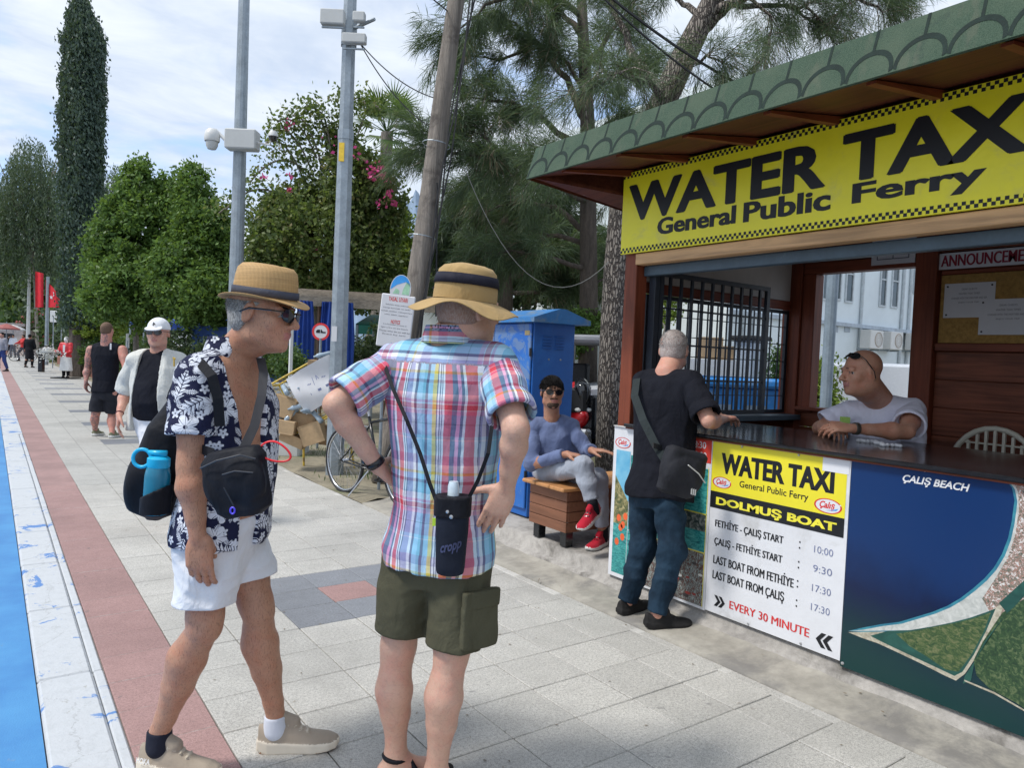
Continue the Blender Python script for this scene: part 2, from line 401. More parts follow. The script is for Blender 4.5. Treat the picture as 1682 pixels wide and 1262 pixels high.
# ------------------------------------------------------------------ kiosk
def woodmat(name, c, ax=1, lo=.6, hi=1.25, sc=14, rough=.5, gl=.4):
    m, N, b = newmat(name); C = coords(N); st = [26., 26., 26.]; st[ax] = 1.4
    s = N.vmath('MULTIPLY', C, tuple(st)); n1 = N.noise(s, 1., 5, .65, .8); n2 = N.noise(C, 3, 3, .5)
    k = N.ramp(N.sstep(n1*.75+n2*.25, .3, .7), [(0, tuple(x*lo for x in c)), (.55, c), (1, tuple(x*hi for x in c))])
    N.put(b.inputs['Base Color'], k); b.inputs['Roughness'].default_value = rough; b.inputs['Specular IOR Level'].default_value = gl
    bump(N, b, n1, .25, .003); return m
WR = woodmat('stained_red_wood', (.185, .046, .021), 2, gl=.3); WRy = woodmat('stained_red_wood_along', (.18, .046, .022), 1, gl=.3); WRx = woodmat('stained_red_wood_across', (.17, .042, .02), 0, gl=.25)
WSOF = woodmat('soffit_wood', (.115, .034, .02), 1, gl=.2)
WIN = woodmat('interior_plank', (.20, .062, .032), 1, .45, 1.3, gl=.3)
WLIGHT = woodmat('bare_pine', (.55, .33, .16), 1, .6, 1.25)
STEEL = M('blue_grey_steel', (.045, .075, .10), .45, .2, 8, 60, .15, dirt=(.16, .2, .22), ds=14, cover=.62)
STEELD = M('dark_steel', (.012, .018, .028), .5, .3, 8, 60, .2, dirt=(.07, .09, .11), ds=12, cover=.66)
GREYP = M('grey_wall_board', (.50, .49, .48), .8, .08, 2, 60, .1)
BLACKTOP = M('black_counter_laminate', (.012, .013, .016), .16, .3, 4, 90, .02, spec=.6)
m, N, b = newmat('shingle_green'); C = coords(N); g = N.noise(C, 240, 3, .7); g2 = N.noise(C, 4, 4, .6)
k = N.mix(N.sstep(g, .35, .65), (.028, .058, .036), (.062, .100, .066)); k = N.mix(N.sstep(g2, .4, .7)*.4, k, (.09, .12, .08)); k = N.mix(N.sstep(N.noise(C, 9, 5, .7), .58, .66)*.5, k, (.03, .05, .04)); k = N.mix(N.sstep(N.noise(N.vmath('MULTIPLY', C, (1, 1, .15)), 13, 4, .6), .56, .7)*.35, k, (.12, .125, .09))
N.put(b.inputs['Base Color'], k); b.inputs['Roughness'].default_value = .95; bump(N, b, g, .6, .003); SHG = m
SHD = M('shingle_seam_band', (.011, .024, .019), .95, .3, 20, 200, .5)
PAPER = M('paper_white', (.62, .62, .64), .7, .04, 2, 60, .05); INK = M('ink_grey', (.10, .10, .12), .7)
BLACKI = M('black_print', (.012, .013, .016), .45, .2, 6, 80, .03, spec=.35)

kiosk = thing('ticket_kiosk', (4.3, 1.6, .15), 'brown wooden water taxi kiosk with green scalloped roof edge and open serving hatch', 'kiosk')
YL, YR, XB = 3.57, -1.3, 5.30
def part(name, lo, hi, mat, ch=.004, par=None):
    q = MB(); q.box(lo, hi, ch=ch); return q.obj(name, mat, par or kiosk)
part('post', (3.445, 3.455, .156), (3.545, 3.565, 2.90), WR)
part('post', (5.23, 3.41, .156), (5.38, 3.57, 2.55), WR); part('post', (3.445, YR, .156), (3.545, YR+.1, 2.90), WR)
part('post', (5.24, 2.40, .156), (5.36, 2.545, 2.55), WR)
part('beam', (3.425, YR, 2.172), (3.505, 3.452, 2.243), WLIGHT)
part('steel_lintel', (3.508, YR, 2.105), (3.56, 3.45, 2.17), STEEL)
part('shutter_frame', (3.553, 3.385, 1.135), (3.60, 3.44, 2.15), STEELD, .003)
# front boards behind the banner and behind the posters
for k in range(5): part('plank', (3.508, YR, 2.246+k*.13), (3.53, 3.453, 2.246+k*.13+.127), WRy, .003)
for k in range(7): part('plank', (3.455, YR, .165+k*.134), (3.475, 3.452, .165+k*.134+.131), WRy, .003)
# left side wall: planks under and over its window
for k in range(8): part('plank', (3.548, 3.50, .165+k*.127), (5.225, 3.53, .165+k*.127+.124), WRx, .003)
part('side_lintel', (3.548, 3.49, 2.005), (5.225, 3.535, 2.075), WRx)
part('side_sill', (3.50, 3.35, 1.135), (5.225, 3.53, 1.175), STEEL, .003)
q = MB(); q.box((3.548, 3.503, 2.078), (5.225, 3.53, 2.66)); q.obj('side_panel', GREYP, kiosk)
q = MB(); q.box((3.54, YR, 2.56), (5.3, 3.50, 2.59)); q.obj('ceiling', GREYP, kiosk)
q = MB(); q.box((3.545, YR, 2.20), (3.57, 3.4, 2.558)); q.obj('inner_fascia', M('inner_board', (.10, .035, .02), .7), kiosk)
# back wall: solid boards right of the window, lintel over it
wy0, wy1 = 2.56, 3.295
for k in range(8): part('plank', (5.30, YR, .165+k*.1915), (5.325, 2.398, .165+k*.1915+.188), WIN, .003)
for k in range(8): part('plank', (5.305, 2.548, .165+k*.131), (5.325, 3.408, .165+k*.131+.128), WIN, .003)
part('window_jamb', (5.25, 3.30, 1.2), (5.36, 3.408, 2.285), WR); part('window_lintel', (5.25, 2.548, 2.287), (5.36, 3.408, 2.37), WRy)
q = MB(); q.box((5.28, YR, 2.372), (5.33, 3.408, 2.57)); q.obj('back_upper_board', WIN, kiosk)
part('window_sill', (5.22, 2.548, 1.213), (5.38, 3.408, 1.24), WRy)
part('rail', (5.262, YR, 1.70), (5.298, 2.396, 1.752), WRy)
q = MB(); q.box((5.285, 1.0, 1.755), (5.298, 2.385, 2.215), ch=.002); q.obj('cork_board', M('cork', (.34, .20, .055), .9, .3, 40, 120, .4), kiosk)
part('cork_frame', (5.275, 1.0, 2.218), (5.298, 2.385, 2.245), WRy)
for k in range(5): part('plank', (5.30, YR, 1.70+k*.135), (5.325, 2.398, 1.70+k*.135+.132), WIN, .003)
q = MB(); q.box((5.327, YR, .16), (5.345, 2.40, 2.56)); q.obj('gap_backing', WIN, kiosk)  # board added to stop light showing through the plank gaps
part('right_wall', (3.55, YR-.02, .156), (5.3, YR+.03, 2.56), WIN)
q = MB(); q.box((3.5, YR, .157), (5.3, 3.5, .17)); q.obj('floor_board', WIN, kiosk)
# counter
q = MB(); q.box((3.375, YR, 1.112), (4.42, 3.44, 1.134), ch=.006); q.obj('counter_top', BLACKTOP, kiosk)
part('counter_edge', (3.395, YR, 1.100), (3.47, 3.44, 1.110), WRy, .002)
# side window with its fixed grille and the leaf swung inside
def grille(x0, x1, y, z0, z1, nv, hs, fr=.022, bar=.006, name='window_grille'):
    q = MB()
    q.box((x0, y-fr/2, z0), (x0+fr*1.4, y+fr/2, z1)); q.box((x1-fr*1.4, y-fr/2, z0), (x1, y+fr/2, z1))
    q.box((x0+fr*1.4, y-fr/2, z0), (x1-fr*1.4, y+fr/2, z0+fr*1.2)); q.box((x0+fr*1.4, y-fr/2, z1-fr*1.2), (x1-fr*1.4, y+fr/2, z1))
    g = q.obj(name, STEELD, kiosk)
    for k in range(1, nv): 
        x = x0+(x1-x0)*k/nv; q = MB(); q.box((x-bar, y-bar, z0+fr), (x+bar, y+bar, z1-fr)); q.obj('bar', STEELD, g)
    for z in hs:
        q = MB(); q.box((x0+fr, y-bar*.6, z-bar*.7), (x1-fr, y+bar*.6, z+bar*.7)); q.obj('bar', STEELD, g)
    return g
grille(3.60, 5.225, 3.515, 1.18, 2.0, 15, [1.18+.137*k for k in range(1, 6)], bar=.0045)
grille(3.605, 4.80, 3.40, 1.185, 2.145, 11, [1.185+.96*k/4 for k in range(1, 4)], .026, .009, 'grille_leaf')
# roof: soffit, rafters, rim of scalloped felt, slope above
so_ = [(2.815, 3.815, 2.695), (2.815, YR-.4, 2.695), (3.50, YR-.4, 2.815), (3.50, 3.58, 2.815), (3.50, 3.58, 2.64), (3.72, 3.80, 2.60), (5.6, 3.80, 2.60), (5.6, 3.58, 2.64)]
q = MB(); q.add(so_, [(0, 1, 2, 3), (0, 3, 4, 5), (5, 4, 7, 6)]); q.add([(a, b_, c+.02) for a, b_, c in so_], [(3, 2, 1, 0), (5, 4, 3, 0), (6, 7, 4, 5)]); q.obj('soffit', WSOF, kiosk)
for y in (3.52, 3.04, 2.56, 2.08, 1.60, 1.12, .64, .16, -.32, -.8):
    q = MB(); q.add([(2.85, y-.02, 2.694), (2.85, y+.02, 2.694), (3.5, y+.02, 2.808), (3.5, y-.02, 2.808), (2.85, y-.02, 2.682), (2.85, y+.02, 2.682), (3.5, y+.02, 2.765), (3.5, y-.02, 2.765)],
      [(0, 1, 2, 3), (7, 6, 5, 4), (0, 4, 5, 1), (1, 5, 6, 2), (2, 6, 7, 3), (3, 7, 4, 0)]); q.obj('rafter', WRx, kiosk)
# each felt tab: rounded lower end, dark seam band standing a little proud
def eave(v, w, y):  # v along height 0..1 of the rim, w outwards
    a = np.array([2.795, 0, 2.685]); b_ = np.array([2.865, 0, 2.895]); d = b_-a; nrm = unit(np.array([-d[2], 0, d[0]])); p = a+d*v+nrm*w; p[1] = y; return p
q = MB(); ys0 = 3.835; ye = YR-.4
q.add([eave(0, 0, ys0), eave(0, 0, ye), eave(1, 0, ye), eave(1, 0, ys0), eave(0, -.012, ys0), eave(0, -.012, ye), eave(1, -.012, ye), eave(1, -.012, ys0)], [(0, 1, 2, 3), (7, 6, 5, 4), (0, 4, 5, 1), (2, 6, 7, 3), (3, 7, 4, 0), (1, 5, 6, 2)])
rim = q.obj('roof_rim', SHG, kiosk)
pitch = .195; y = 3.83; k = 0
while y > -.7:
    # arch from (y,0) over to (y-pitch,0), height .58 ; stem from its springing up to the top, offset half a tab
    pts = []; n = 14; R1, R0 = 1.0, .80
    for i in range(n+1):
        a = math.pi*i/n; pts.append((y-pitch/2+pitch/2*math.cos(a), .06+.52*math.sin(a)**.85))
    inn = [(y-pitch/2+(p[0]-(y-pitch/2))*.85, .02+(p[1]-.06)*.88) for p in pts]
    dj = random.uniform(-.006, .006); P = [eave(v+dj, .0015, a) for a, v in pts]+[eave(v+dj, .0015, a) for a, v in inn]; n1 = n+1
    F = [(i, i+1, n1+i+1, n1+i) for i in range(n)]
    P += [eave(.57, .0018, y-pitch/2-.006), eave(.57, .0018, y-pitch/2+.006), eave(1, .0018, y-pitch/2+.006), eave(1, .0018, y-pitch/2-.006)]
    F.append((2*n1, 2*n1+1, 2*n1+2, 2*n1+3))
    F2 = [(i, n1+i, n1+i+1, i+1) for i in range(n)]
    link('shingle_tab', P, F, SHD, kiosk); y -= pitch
q = MB(); q.add([(2.865, 3.835, 2.895), (2.865, ye, 2.895), (4.4, ye, 3.30), (4.4, 2.6, 3.30), (6.0, 3.835, 2.895), (6.0, ye, 2.895)], [(0, 3, 2, 1), (0, 4, 3), (4, 5, 2, 3)]); q.obj('roof', SHG, kiosk)
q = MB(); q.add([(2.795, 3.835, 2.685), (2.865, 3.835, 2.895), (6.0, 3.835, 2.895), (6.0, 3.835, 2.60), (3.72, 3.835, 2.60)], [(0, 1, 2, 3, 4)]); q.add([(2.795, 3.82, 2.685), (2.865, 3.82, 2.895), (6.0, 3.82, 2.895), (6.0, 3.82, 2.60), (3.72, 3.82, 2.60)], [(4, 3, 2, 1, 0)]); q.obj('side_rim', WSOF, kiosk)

# ---- big yellow banner
YEL = M('yellow_banner', (.84, .76, .02), .38, .06, 1.2, 3, .25, dirt=(.66, .60, .10), ds=3.5, cover=.56, bd=.03)
def pz(X, Y0, Z0=0): return lambda u, v, w: (X-w*.3, Y0-u, Z0+v)
def pl(X, Y0, Z0=0): return lambda u, v, w: (X-w, Y0-u, Z0+v)
BY0 = 3.568
banner = thing('sign_banner', (3.41, 2.3, 2.245), 'long yellow banner over the hatch reading WATER TAXI General Public Ferry with chequered edges', 'sign')
q = MB(); q.box((3.402, 1.068, 2.246), (3.421, BY0, 2.775)); q.obj('board', YEL, banner)
P = pl(3.402, BY0)
for z0 in (2.251, 2.739):
    q = MB(); s = .0165
    for k in range(int(2.5/s)):
        for r in (0, 1):
            if (k+r) % 2 == 0:
                a, b_ = k*s, z0+r*s; q.add([P(a, b_, .001), P(a+s, b_, .001), P(a+s, b_+s, .001), P(a, b_+s, .001)], [(0, 1, 2, 3)])
    o = q.obj('chequered_edge', BLACKI, banner); o['kind'] = 'stuff'
def bt(s, y0, y1, z0, z1, bold, **k): return text(s, (BY0-y0, BY0-y1, z0, z1), BLACKI, banner, P, bold, **k)
ft = ((-.008, 0), (.008, 0), (0, .004), (0, -.004)); bt('WATER', 3.507, 2.123, 2.456, 2.686, .022, fat=ft); bt('TAXI', 2.027, 1.173, 2.459, 2.691, .022, fat=ft)
bt('General', 3.245, 2.655, 2.338, 2.443, .026, fat=((.003, 0), (-.003, 0))); bt('Public', 2.60, 2.085, 2.335, 2.446, .026, fat=((.003, 0), (-.003, 0))); bt('Ferry', 1.97, 1.385, 2.318, 2.444, .026, fat=((.003, 0), (-.003, 0)))

# ---- posters under the counter
WHITEV = M('white_vinyl', (.69, .70, .73), .36, .05, 2, 4, .2, dirt=(.50, .50, .50), ds=2.6, cover=.55, bd=.02)
YELP = M('yellow_print', (.80, .70, .03), .4, .04, 2, 60, .02); REDI = M('red_print', (.62, .03, .03), .4); YELT = M('yellow_lettering', (.80, .72, .05), .4)
def chequer(P, u0, u1, v0, s, par, rows=2):
    q = MB()
    for k in range(int((u1-u0)/s)):
        for r in range(rows):
            if (k+r) % 2 == 0:
                a, b_ = u0+k*s, v0+r*s; q.add([P(a, b_, .0022), P(a+s, b_, .0022), P(a+s, b_+s, .0022), P(a, b_+s, .0022)], [(0, 1, 2, 3)])
    q.obj('chequered_line', BLACKI, par)['kind'] = 'stuff'
def rect(P, u0, v0, u1, v1, mat, par, w, name='printed_field'): return flat([(u0, v0), (u1, v0), (u1, v1), (u0, v1)], mat, par, P, w, name)
def oval(P, cu, cv, ru, rv, mat, par, w, n=28, ri=0., name='logo', a0=0, a1=2*math.pi):
    if ri == 0: return flat([(cu+ru*math.cos(2*math.pi*i/n), cv+rv*math.sin(2*math.pi*i/n)) for i in range(n)], mat, par, P, w, name)
    V = []; F = []
    for i in range(n+1):
        a = a0+(a1-a0)*i/n; V += [P(cu+ru*math.cos(a), cv+rv*math.sin(a), w), P(cu+ru*ri*math.cos(a), cv+rv*ri*math.sin(a), w)]
    F = [(2*i+1, 2*i, 2*i+2, 2*i+3) for i in range(n)]
    return link(name, V, F, mat, par)
tt = thing('timetable_poster', (3.415, 2.32, .11), 'white and yellow WATER TAXI timetable poster with DOLMUŞ BOAT times under the counter', 'poster')
T0 = 2.735; P = pz(3.4117, T0)
q = MB(); q.box((3.412, 1.903, .112), (3.424, T0, 1.098)); q.obj('panel', WHITEV, tt)
rect(P, .0, .812, .815, 1.097, YELP, tt, .003); rect(P, .0, .716, .815, .8119, BLACKI, tt, .003)
rect(P, .685, 1.03, .825, 1.10, WHITEV, tt, .005, 'torn_patch')
chequer(P, .0, .69, 1.068, .0125, tt); chequer(P, .0, .81, .814, .0125, tt)
def pt(s, y0, y1, z0, z1, bold, mat=BLACKI, **k): return text(s, (T0-y0, T0-y1, z0, z1), mat, tt, P, bold, thick=.0045, **k)
pt('WATER TAXI', 2.668, 1.985, .922, 1.040, .03, fat=((.003, 0), (-.003, 0))); pt('General Public Ferry', 2.54, 2.118, .852, .900, .016)
pt('DOLMUŞ BOAT', 2.692, 1.960, .726, .785, .03, YELT, fat=((.002, 0), (-.002, 0)))
for s, y1, z in (('FETHİYE - ÇALIŞ START', 2.248, .600), ('ÇALIŞ - FETHİYE START', 2.248, .497), ('LAST BOAT FROM FETHİYE', 2.175, .397), ('LAST BOAT FROM ÇALIŞ', 2.226, .296)):
    pt(s, 2.69, y1, z, z+.064, 0., fat=((.0016, 0), (-.0016, 0))); pt('.', 2.156, 2.147, z+.008, z+.018, .02); pt('.', 2.156, 2.147, z+.038, z+.048, .02)
BLUEI = M('ballpoint_blue', (.16, .19, .34), .6)
for s, z in (('10:00', .628), ('9:30', .53), ('17:30', .43), ('17:30', .332)): pt(s, 2.07, 1.968, z-.018, z+.018, -.006, BLUEI)
pt('EVERY 30 MINUTE', 2.563, 2.072, .170, .215, 0., REDI, fat=((.0015, 0), (-.0015, 0)))
def chev(P, u, v, s, par, dr=1, w=.004):
    for k in (0, 1):
        x = u+k*s*.62*dr; t = s*.42*dr; h = s*.62
        flat([(x, v+h), (x+t, v+h), (x+t+s*.5*dr, v), (x+t, v-h), (x, v-h), (x+s*.5*dr, v)][::dr], BLACKI, par, P, w, 'chevron')
chev(P, T0-2.672, .186, .05, tt, 1); chev(P, T0-1.942, .180, .06, tt, -1)
def logo(P, u, v, s, par):
    oval(P, u, v, s, s*.5, WHITEV, par, .0035); oval(P, u, v, s, s*.5, REDI, par, .0045, ri=.88, a0=.5, a1=6.6)
    text('Çalış', (u-s*.6, u+s*.5, v-s*.28, v+s*.3), REDI, par, P, .03, thick=.005, slant=.3)
    flat([(u-s*.1, v-s*.30), (u+s*.6, v-s*.22), (u+s*.75, v-s*.05), (u+s*.3, v-s*.2)], M('logo_blue', (.08, .3, .7), .5), par, P, .0055, 'logo')
logo(P, .075, .868, .065, tt); logo(P, .725, .857, .075, tt)
q = MB()
for (u, v) in ((.30, .125), (.62, .125), (.20, 1.09), (.55, 1.09)): q.lathe([(0, .006), (.005, .005), (.007, 0)], 8, P(u, v, .003), 0, (np.array([0, 1., 0]), np.array([0, 0, 1.]), np.array([-1., 0, 0])))
q.obj('screws', M('screw', (.5, .5, .5), .4, metal=.8), tt)
# ---- photo collage poster (left)
cp = thing('photo_poster', (3.415, 3.1, .11), 'collage poster of turquoise sea, boats and parasols behind the man in black', 'poster')
C0 = 3.555; P = pz(3.4117, C0)
q = MB(); q.box((3.412, 2.738, .104), (3.424, C0, 1.104)); q.obj('panel', WHITEV, cp)
def photo(name, stops, sc, stretch=(1, 1, 1), dist=1.):
    m, N, b = newmat(name); C = coords(N, rnd=False); n = N.noise(N.vmath('MULTIPLY', C, stretch), sc, 7, .65, dist)
    N.put(b.inputs['Base Color'], N.ramp(N.sstep(n, .3, .7), stops)); b.inputs['Roughness'].default_value = .35; return m
SEA = photo('photo_sea', [(0, (.01, .10, .12)), (.5, (.03, .28, .27)), (1, (.10, .42, .38))], 26, (1, 1, 3)); ROCK = photo('photo_rocks', [(0, (.01, .03, .03)), (.5, (.08, .10, .09)), (1, (.35, .36, .33))], 30)
SKYP = photo('photo_sky', [(0, (.10, .38, .60)), (1, (.25, .55, .7))], 3); GORGE = photo('photo_gorge', [(0, (.03, .06, .02)), (.5, (.22, .20, .08)), (1, (.5, .42, .22))], 20)
BOATM = photo('photo_boats', [(0, (.02, .01, .01)), (.35, (.18, .05, .03)), (.6, (.10, .2, .2)), (1, (.6, .58, .54))], 30, (1, 2.4, 1), 3.)
rect(P, .03, .40, .16, .85, GORGE, cp, .003); flat([(.03, .95), (.03, .78), (.16, .62), (.16, .95)][::-1], SKYP, cp, P, .004); rect(P, .03, .13, .16, .46, SEA, cp, .0032)
rect(P, .165, .44, .80, .93, SEA, cp, .003); rect(P, .165, .56, .80, .66, ROCK, cp, .0036); rect(P, .165, .12, .33, .435, SEA, cp, .003); rect(P, .335, .12, .80, .435, BOATM, cp, .003)
for i, (u, v) in enumerate([(.08, .50), (.10, .44), (.12, .38), (.07, .34), (.14, .52), (.12, .46)]): oval(P, u, v, .02, .025, M('kayak_orange', (.75, .12, .03), .5), cp, .005, 10, name='printed_kayak')
rect(P, .15, .66, .80, .666, YELP, cp, .0045); rect(P, .33, .432, .80, .438, YELP, cp, .0045); rect(P, .796, .12, .80, .94, YELP, cp, .0045); rect(P, .33, .12, .336, .43, M('maroon', (.12, .02, .02), .5), cp, .0045)
for i in range(26):
    u = random.uniform(.36, .78); v = random.uniform(.14, .42); s = random.uniform(.012, .028)
    oval(P, u, v, s, s*.45, [M('umbrella_white', (.7, .7, .66), .6), M('umbrella_red', (.35, .05, .04), .6), M('umbrella_dark', (.06, .05, .05), .6)][i % 3], cp, .0038+i*.00004, 9, name='printed_boat')
rect(P, .655, .965, .812, 1.10, M('red_label', (.60, .05, .035), .45), cp, .004)
text('18:30', (.665, .77, 1.045, 1.085), WHITEV, cp, P, .01, thick=.006); text('18:00', (.672, .777, .985, 1.025), WHITEV, cp, P, .01, thick=.006)
logo(P, .085, 1.0, .072, cp)
# ---- aerial map poster
mp = thing('map_poster', (3.415, .8, .09), 'deep blue aerial photo poster of ÇALIŞ BEACH with sand spit and green islands', 'poster')
M0 = 1.900; P = pz(3.4117, M0)
m, N, b = newmat('map_sea'); C = pos(N); x, y, z = N.sep(C); n = N.noise(C, 2.6, 5, .6, .5)
k = N.ramp(N.sstep(z+n*.35, .25, .95), [(0, (.006, .040, .040)), (.3, (.004, .022, .042)), (.62, (.004, .013, .055)), (1, (.005, .030, .12))]); k = N.mix(N.sstep(N.noise(C, 12, 6, .7), .62, .8)*.3, k, (.03, .12, .18))
N.put(b.inputs['Base Color'], k); b.inputs['Roughness'].default_value = .25; b.inputs['Specular IOR Level'].default_value = .4; MSEA = m
q = MB(); q.box((3.412, -1.25, .088), (3.424, M0, 1.124)); q.obj('panel', MSEA, mp)
def mpoly(pts, mat, w, name): return flat([(M0-a, b_) for a, b_ in pts], mat, mp, P, w, name)
def mapm(name, stops, sc, st=(1, 1, 1)): return photo(name, stops, sc, st, 1.5)
GRN = mapm('map_green', [(0, (.02, .055, .025)), (.5, (.06, .105, .035)), (1, (.18, .19, .09))], 34, (1, 1, 1.6)); GRN2 = mapm('map_forest', [(0, (.01, .035, .018)), (.6, (.035, .08, .03)), (1, (.13, .17, .08))], 40)
SAND = mapm('map_sand', [(0, (.30, .27, .20)), (1, (.55, .52, .42))], 30); BEACH = mapm('map_beach', [(0, (.40, .42, .40)), (1, (.62, .63, .60))], 20)
TOWN = mapm('map_town', [(0, (.03, .05, .03)), (.35, (.25, .24, .2)), (.6, (.35, .12, .08)), (.75, (.6, .6, .58)), (1, (.7, .7, .68))], 70)
SHAL = mapm('map_shallow', [(0, (.02, .15, .24)), (1, (.05, .27, .34))], 8); RIV = mapm('map_river', [(0, (.010, .06, .05)), (1, (.02, .10, .08))], 8)
coast = [(1.868, .271), (1.79, .305), (1.704, .350), (1.62, .388), (1.544, .437), (1.48, .478), (1.419, .525), (1.37, .573), (1.325, .627), (1.285, .68), (1.252, .735), (1.225, .80), (1.207, .87), (1.198, .94), (1.193, 1.03), (1.205, 1.08), (1.238, 1.120)]
def off(pl_, d): return [(a+d[0]*(b_-.2)/.9, b_+d[1]) for a, b_ in pl_]
mpoly([(1.868, .272)]+[(a+.011, b_+.005) for a, b_ in coast[1:]]+[(.5, 1.12), (.5, .6)], SHAL, .0015, 'printed_shallows')
mpoly(coast+[(.2, 1.12), (.2, .5), (1.22, .5), (1.5, .40)], BEACH, .002, 'printed_beach')
town = [(1.27, .60), (1.225, .70), (1.185, .80), (1.165, .90), (1.158, 1.0), (1.165, 1.07), (1.19, 1.12), (.2, 1.12), (.2, .5), (1.2, .5)]
mpoly([(a+(.028 if a > 1.1 else 0), b_) for a, b_ in town], TOWN, .0025, 'printed_town')
mpoly([(1.868, .266), (1.80, .29), (1.70, .325), (1.60, .36), (1.50, .405), (1.42, .45), (1.35, .49), (1.29, .535), (1.225, .60), (1.218, .585), (1.262, .45), (1.30, .36), (1.345, .26), (1.378, .218), (1.42, .222), (1.52, .238), (1.63, .252), (1.72, .262), (1.80, .262)][::-1][::-1], SAND, .003, 'printed_spit')
mpoly([(1.76, .285), (1.68, .335), (1.58, .372), (1.49, .418), (1.41, .462), (1.34, .505), (1.28, .548), (1.245, .575), (1.275, .47), (1.315, .355), (1.355, .265), (1.385, .236), (1.50, .250), (1.60, .262), (1.70, .275)], RIV, .0035, 'printed_lagoon')
mpoly([(1.64, .335), (1.56, .375), (1.47, .425), (1.40, .462), (1.33, .505), (1.262, .552), (1.285, .46), (1.325, .35), (1.37, .26), (1.42, .25), (1.50, .278), (1.58, .30)], GRN, .004, 'printed_meadow')
mpoly([(1.30, .27), (1.315, .33), (1.285, .42), (1.25, .50), (1.22, .565), (1.17, .62), (1.13, .66), (.9, .75), (.2, .8), (.2, .2), (1.05, .18), (1.15, .215), (1.25, .235)], GRN2, .0042, 'printed_island')
mpoly([(1.235, .60), (1.205, .57), (1.265, .44), (1.31, .33), (1.345, .25), (1.35, .215), (1.32, .24), (1.31, .33), (1.28, .42), (1.24, .50), (1.21, .56), (1.18, .60), (1.12, .70), (1.11, .86), (1.13, .86), (1.15, .72)], RIV, .0046, 'printed_channel')
mpoly([(1.345, .235), (1.23, .228), (1.12, .200), (.9, .15), (.9, .143), (1.12, .193), (1.23, .219), (1.345, .228)], SAND, .005, 'printed_sandbar')
text('ÇALIŞ BEACH', (M0-1.654, M0-1.372, 1.030, 1.075), WHITEV, mp, P, .028, thick=.006, slant=.25)
q = MB()
for (u, v) in ((.012, .105), (.012, 1.11), (.34, 1.105), (.75, 1.1)): q.lathe([(0, .006), (.006, .005), (.009, 0)], 8, P(u, v, .001), 0, (np.array([0, 1., 0]), np.array([0, 0, 1.]), np.array([-1., 0, 0])))
q.obj('screws', M('screw'), mp)
q = MB(); q.box((3.40, 1.9, 1.1045), (3.4247, 3.555, 1.1095), ch=.001); q.obj('white_trim', M('chipped_white', (.6, .6, .58), .6, .1, 5, 60, .2, dirt=(.25, .12, .08), ds=20, cover=.55), kiosk)
# ---- interior paper and signs
def pin(name, label, cat, y0, y1, z0, z1, mat, X=5.283, t=.003, group=None):
    q = MB(); q.box((X-t, y1, z0), (X, y0, z1)); o = q.obj(name, mat, org=(X, (y0+y1)/2, z0)); return tag(o, label, cat, group)
ab = thing('announcement_sign', (5.27, 1.9, 2.25), 'white strip sign reading ANNOUNCEMENT BOARD in maroon above the cork board', 'sign')
q = MB(); q.box((5.268, 1.30, 2.253), (5.274, 2.40, 2.362)); q.obj('strip', PAPER, ab)
text('ANNOUNCEMENT', (.015, .60, .018, .095), M('maroon_letters', (.25, .012, .03), .5), ab, pl(5.268, 2.40, 2.253), .004, thick=.002, fat=((.0025, 0), (-.0025, 0))); text('BOARD', (.64, .92, .018, .095), M('maroon_letters'), ab, pl(5.268, 2.40, 2.253), .004, thick=.002, fat=((.0025, 0), (-.0025, 0)))
for lab, y0, y1, z0, z1, Xp in (('white printed notice pinned high on the cork board, four lines of type', 2.36, 2.05, 1.925, 2.155, 5.283), ('white printed notice pinned lower right, overlapping its neighbour', 2.135, 1.80, 1.81, 2.04, 5.279)):
    t = thing('paper_notice', (Xp, (y0+y1)/2, z0), lab, 'notice', 'notices on the cork board')
    q = MB(); q.box((Xp-.0015, y1, z0), (Xp, y0, z1)); q.obj('sheet', PAPER, t)
    PP = pl(Xp-.0015, y0, z0); W_ = y0-y1; H = z1-z0
    for i, s in enumerate(('DEAR GUESTS', 'WATER TAXI TIMES', 'CHANGE WITH THE WEATHER AND SEA', 'ENJOY YOUR TRIP')):
        w = (.3, .42, .7, .4)[i]*W_; text(s, (W_/2-w/2, W_/2+w/2, H*(.80-.13*i), H*(.80-.13*i)+.012), INK, t, PP, .0, thick=.0006)
    q = MB(); 
    for u, v in ((.02, H-.02), (W_-.02, H-.02), (.02, .02)): q.lathe([(0, .006), (.006, .004), (.006, 0)], 8, PP(u, v, 0), 0, (np.array([0, 1., 0]), np.array([0, 0, 1.]), np.array([-1., 0, 0])))
    q.obj('pins', BLACKI, t)
lic = thing('framed_certificate', (5.24, 2.7, 2.31), 'white framed licence plate hung above the rear window', 'certificate')
q = MB(); q.box((5.24, 2.55, 2.315), (5.249, 2.86, 2.50)); q.obj('board', PAPER, lic)
q = MB()
for z in (2.35, 2.385, 2.42, 2.455): q.box((5.238, 2.59, z), (5.2395, 2.82, z+.006))
for y in (2.59, 2.70, 2.814): q.box((5.2375, y, 2.35), (5.239, y+.006, 2.46))
q.obj('table_lines', INK, lic)['kind'] = 'stuff'
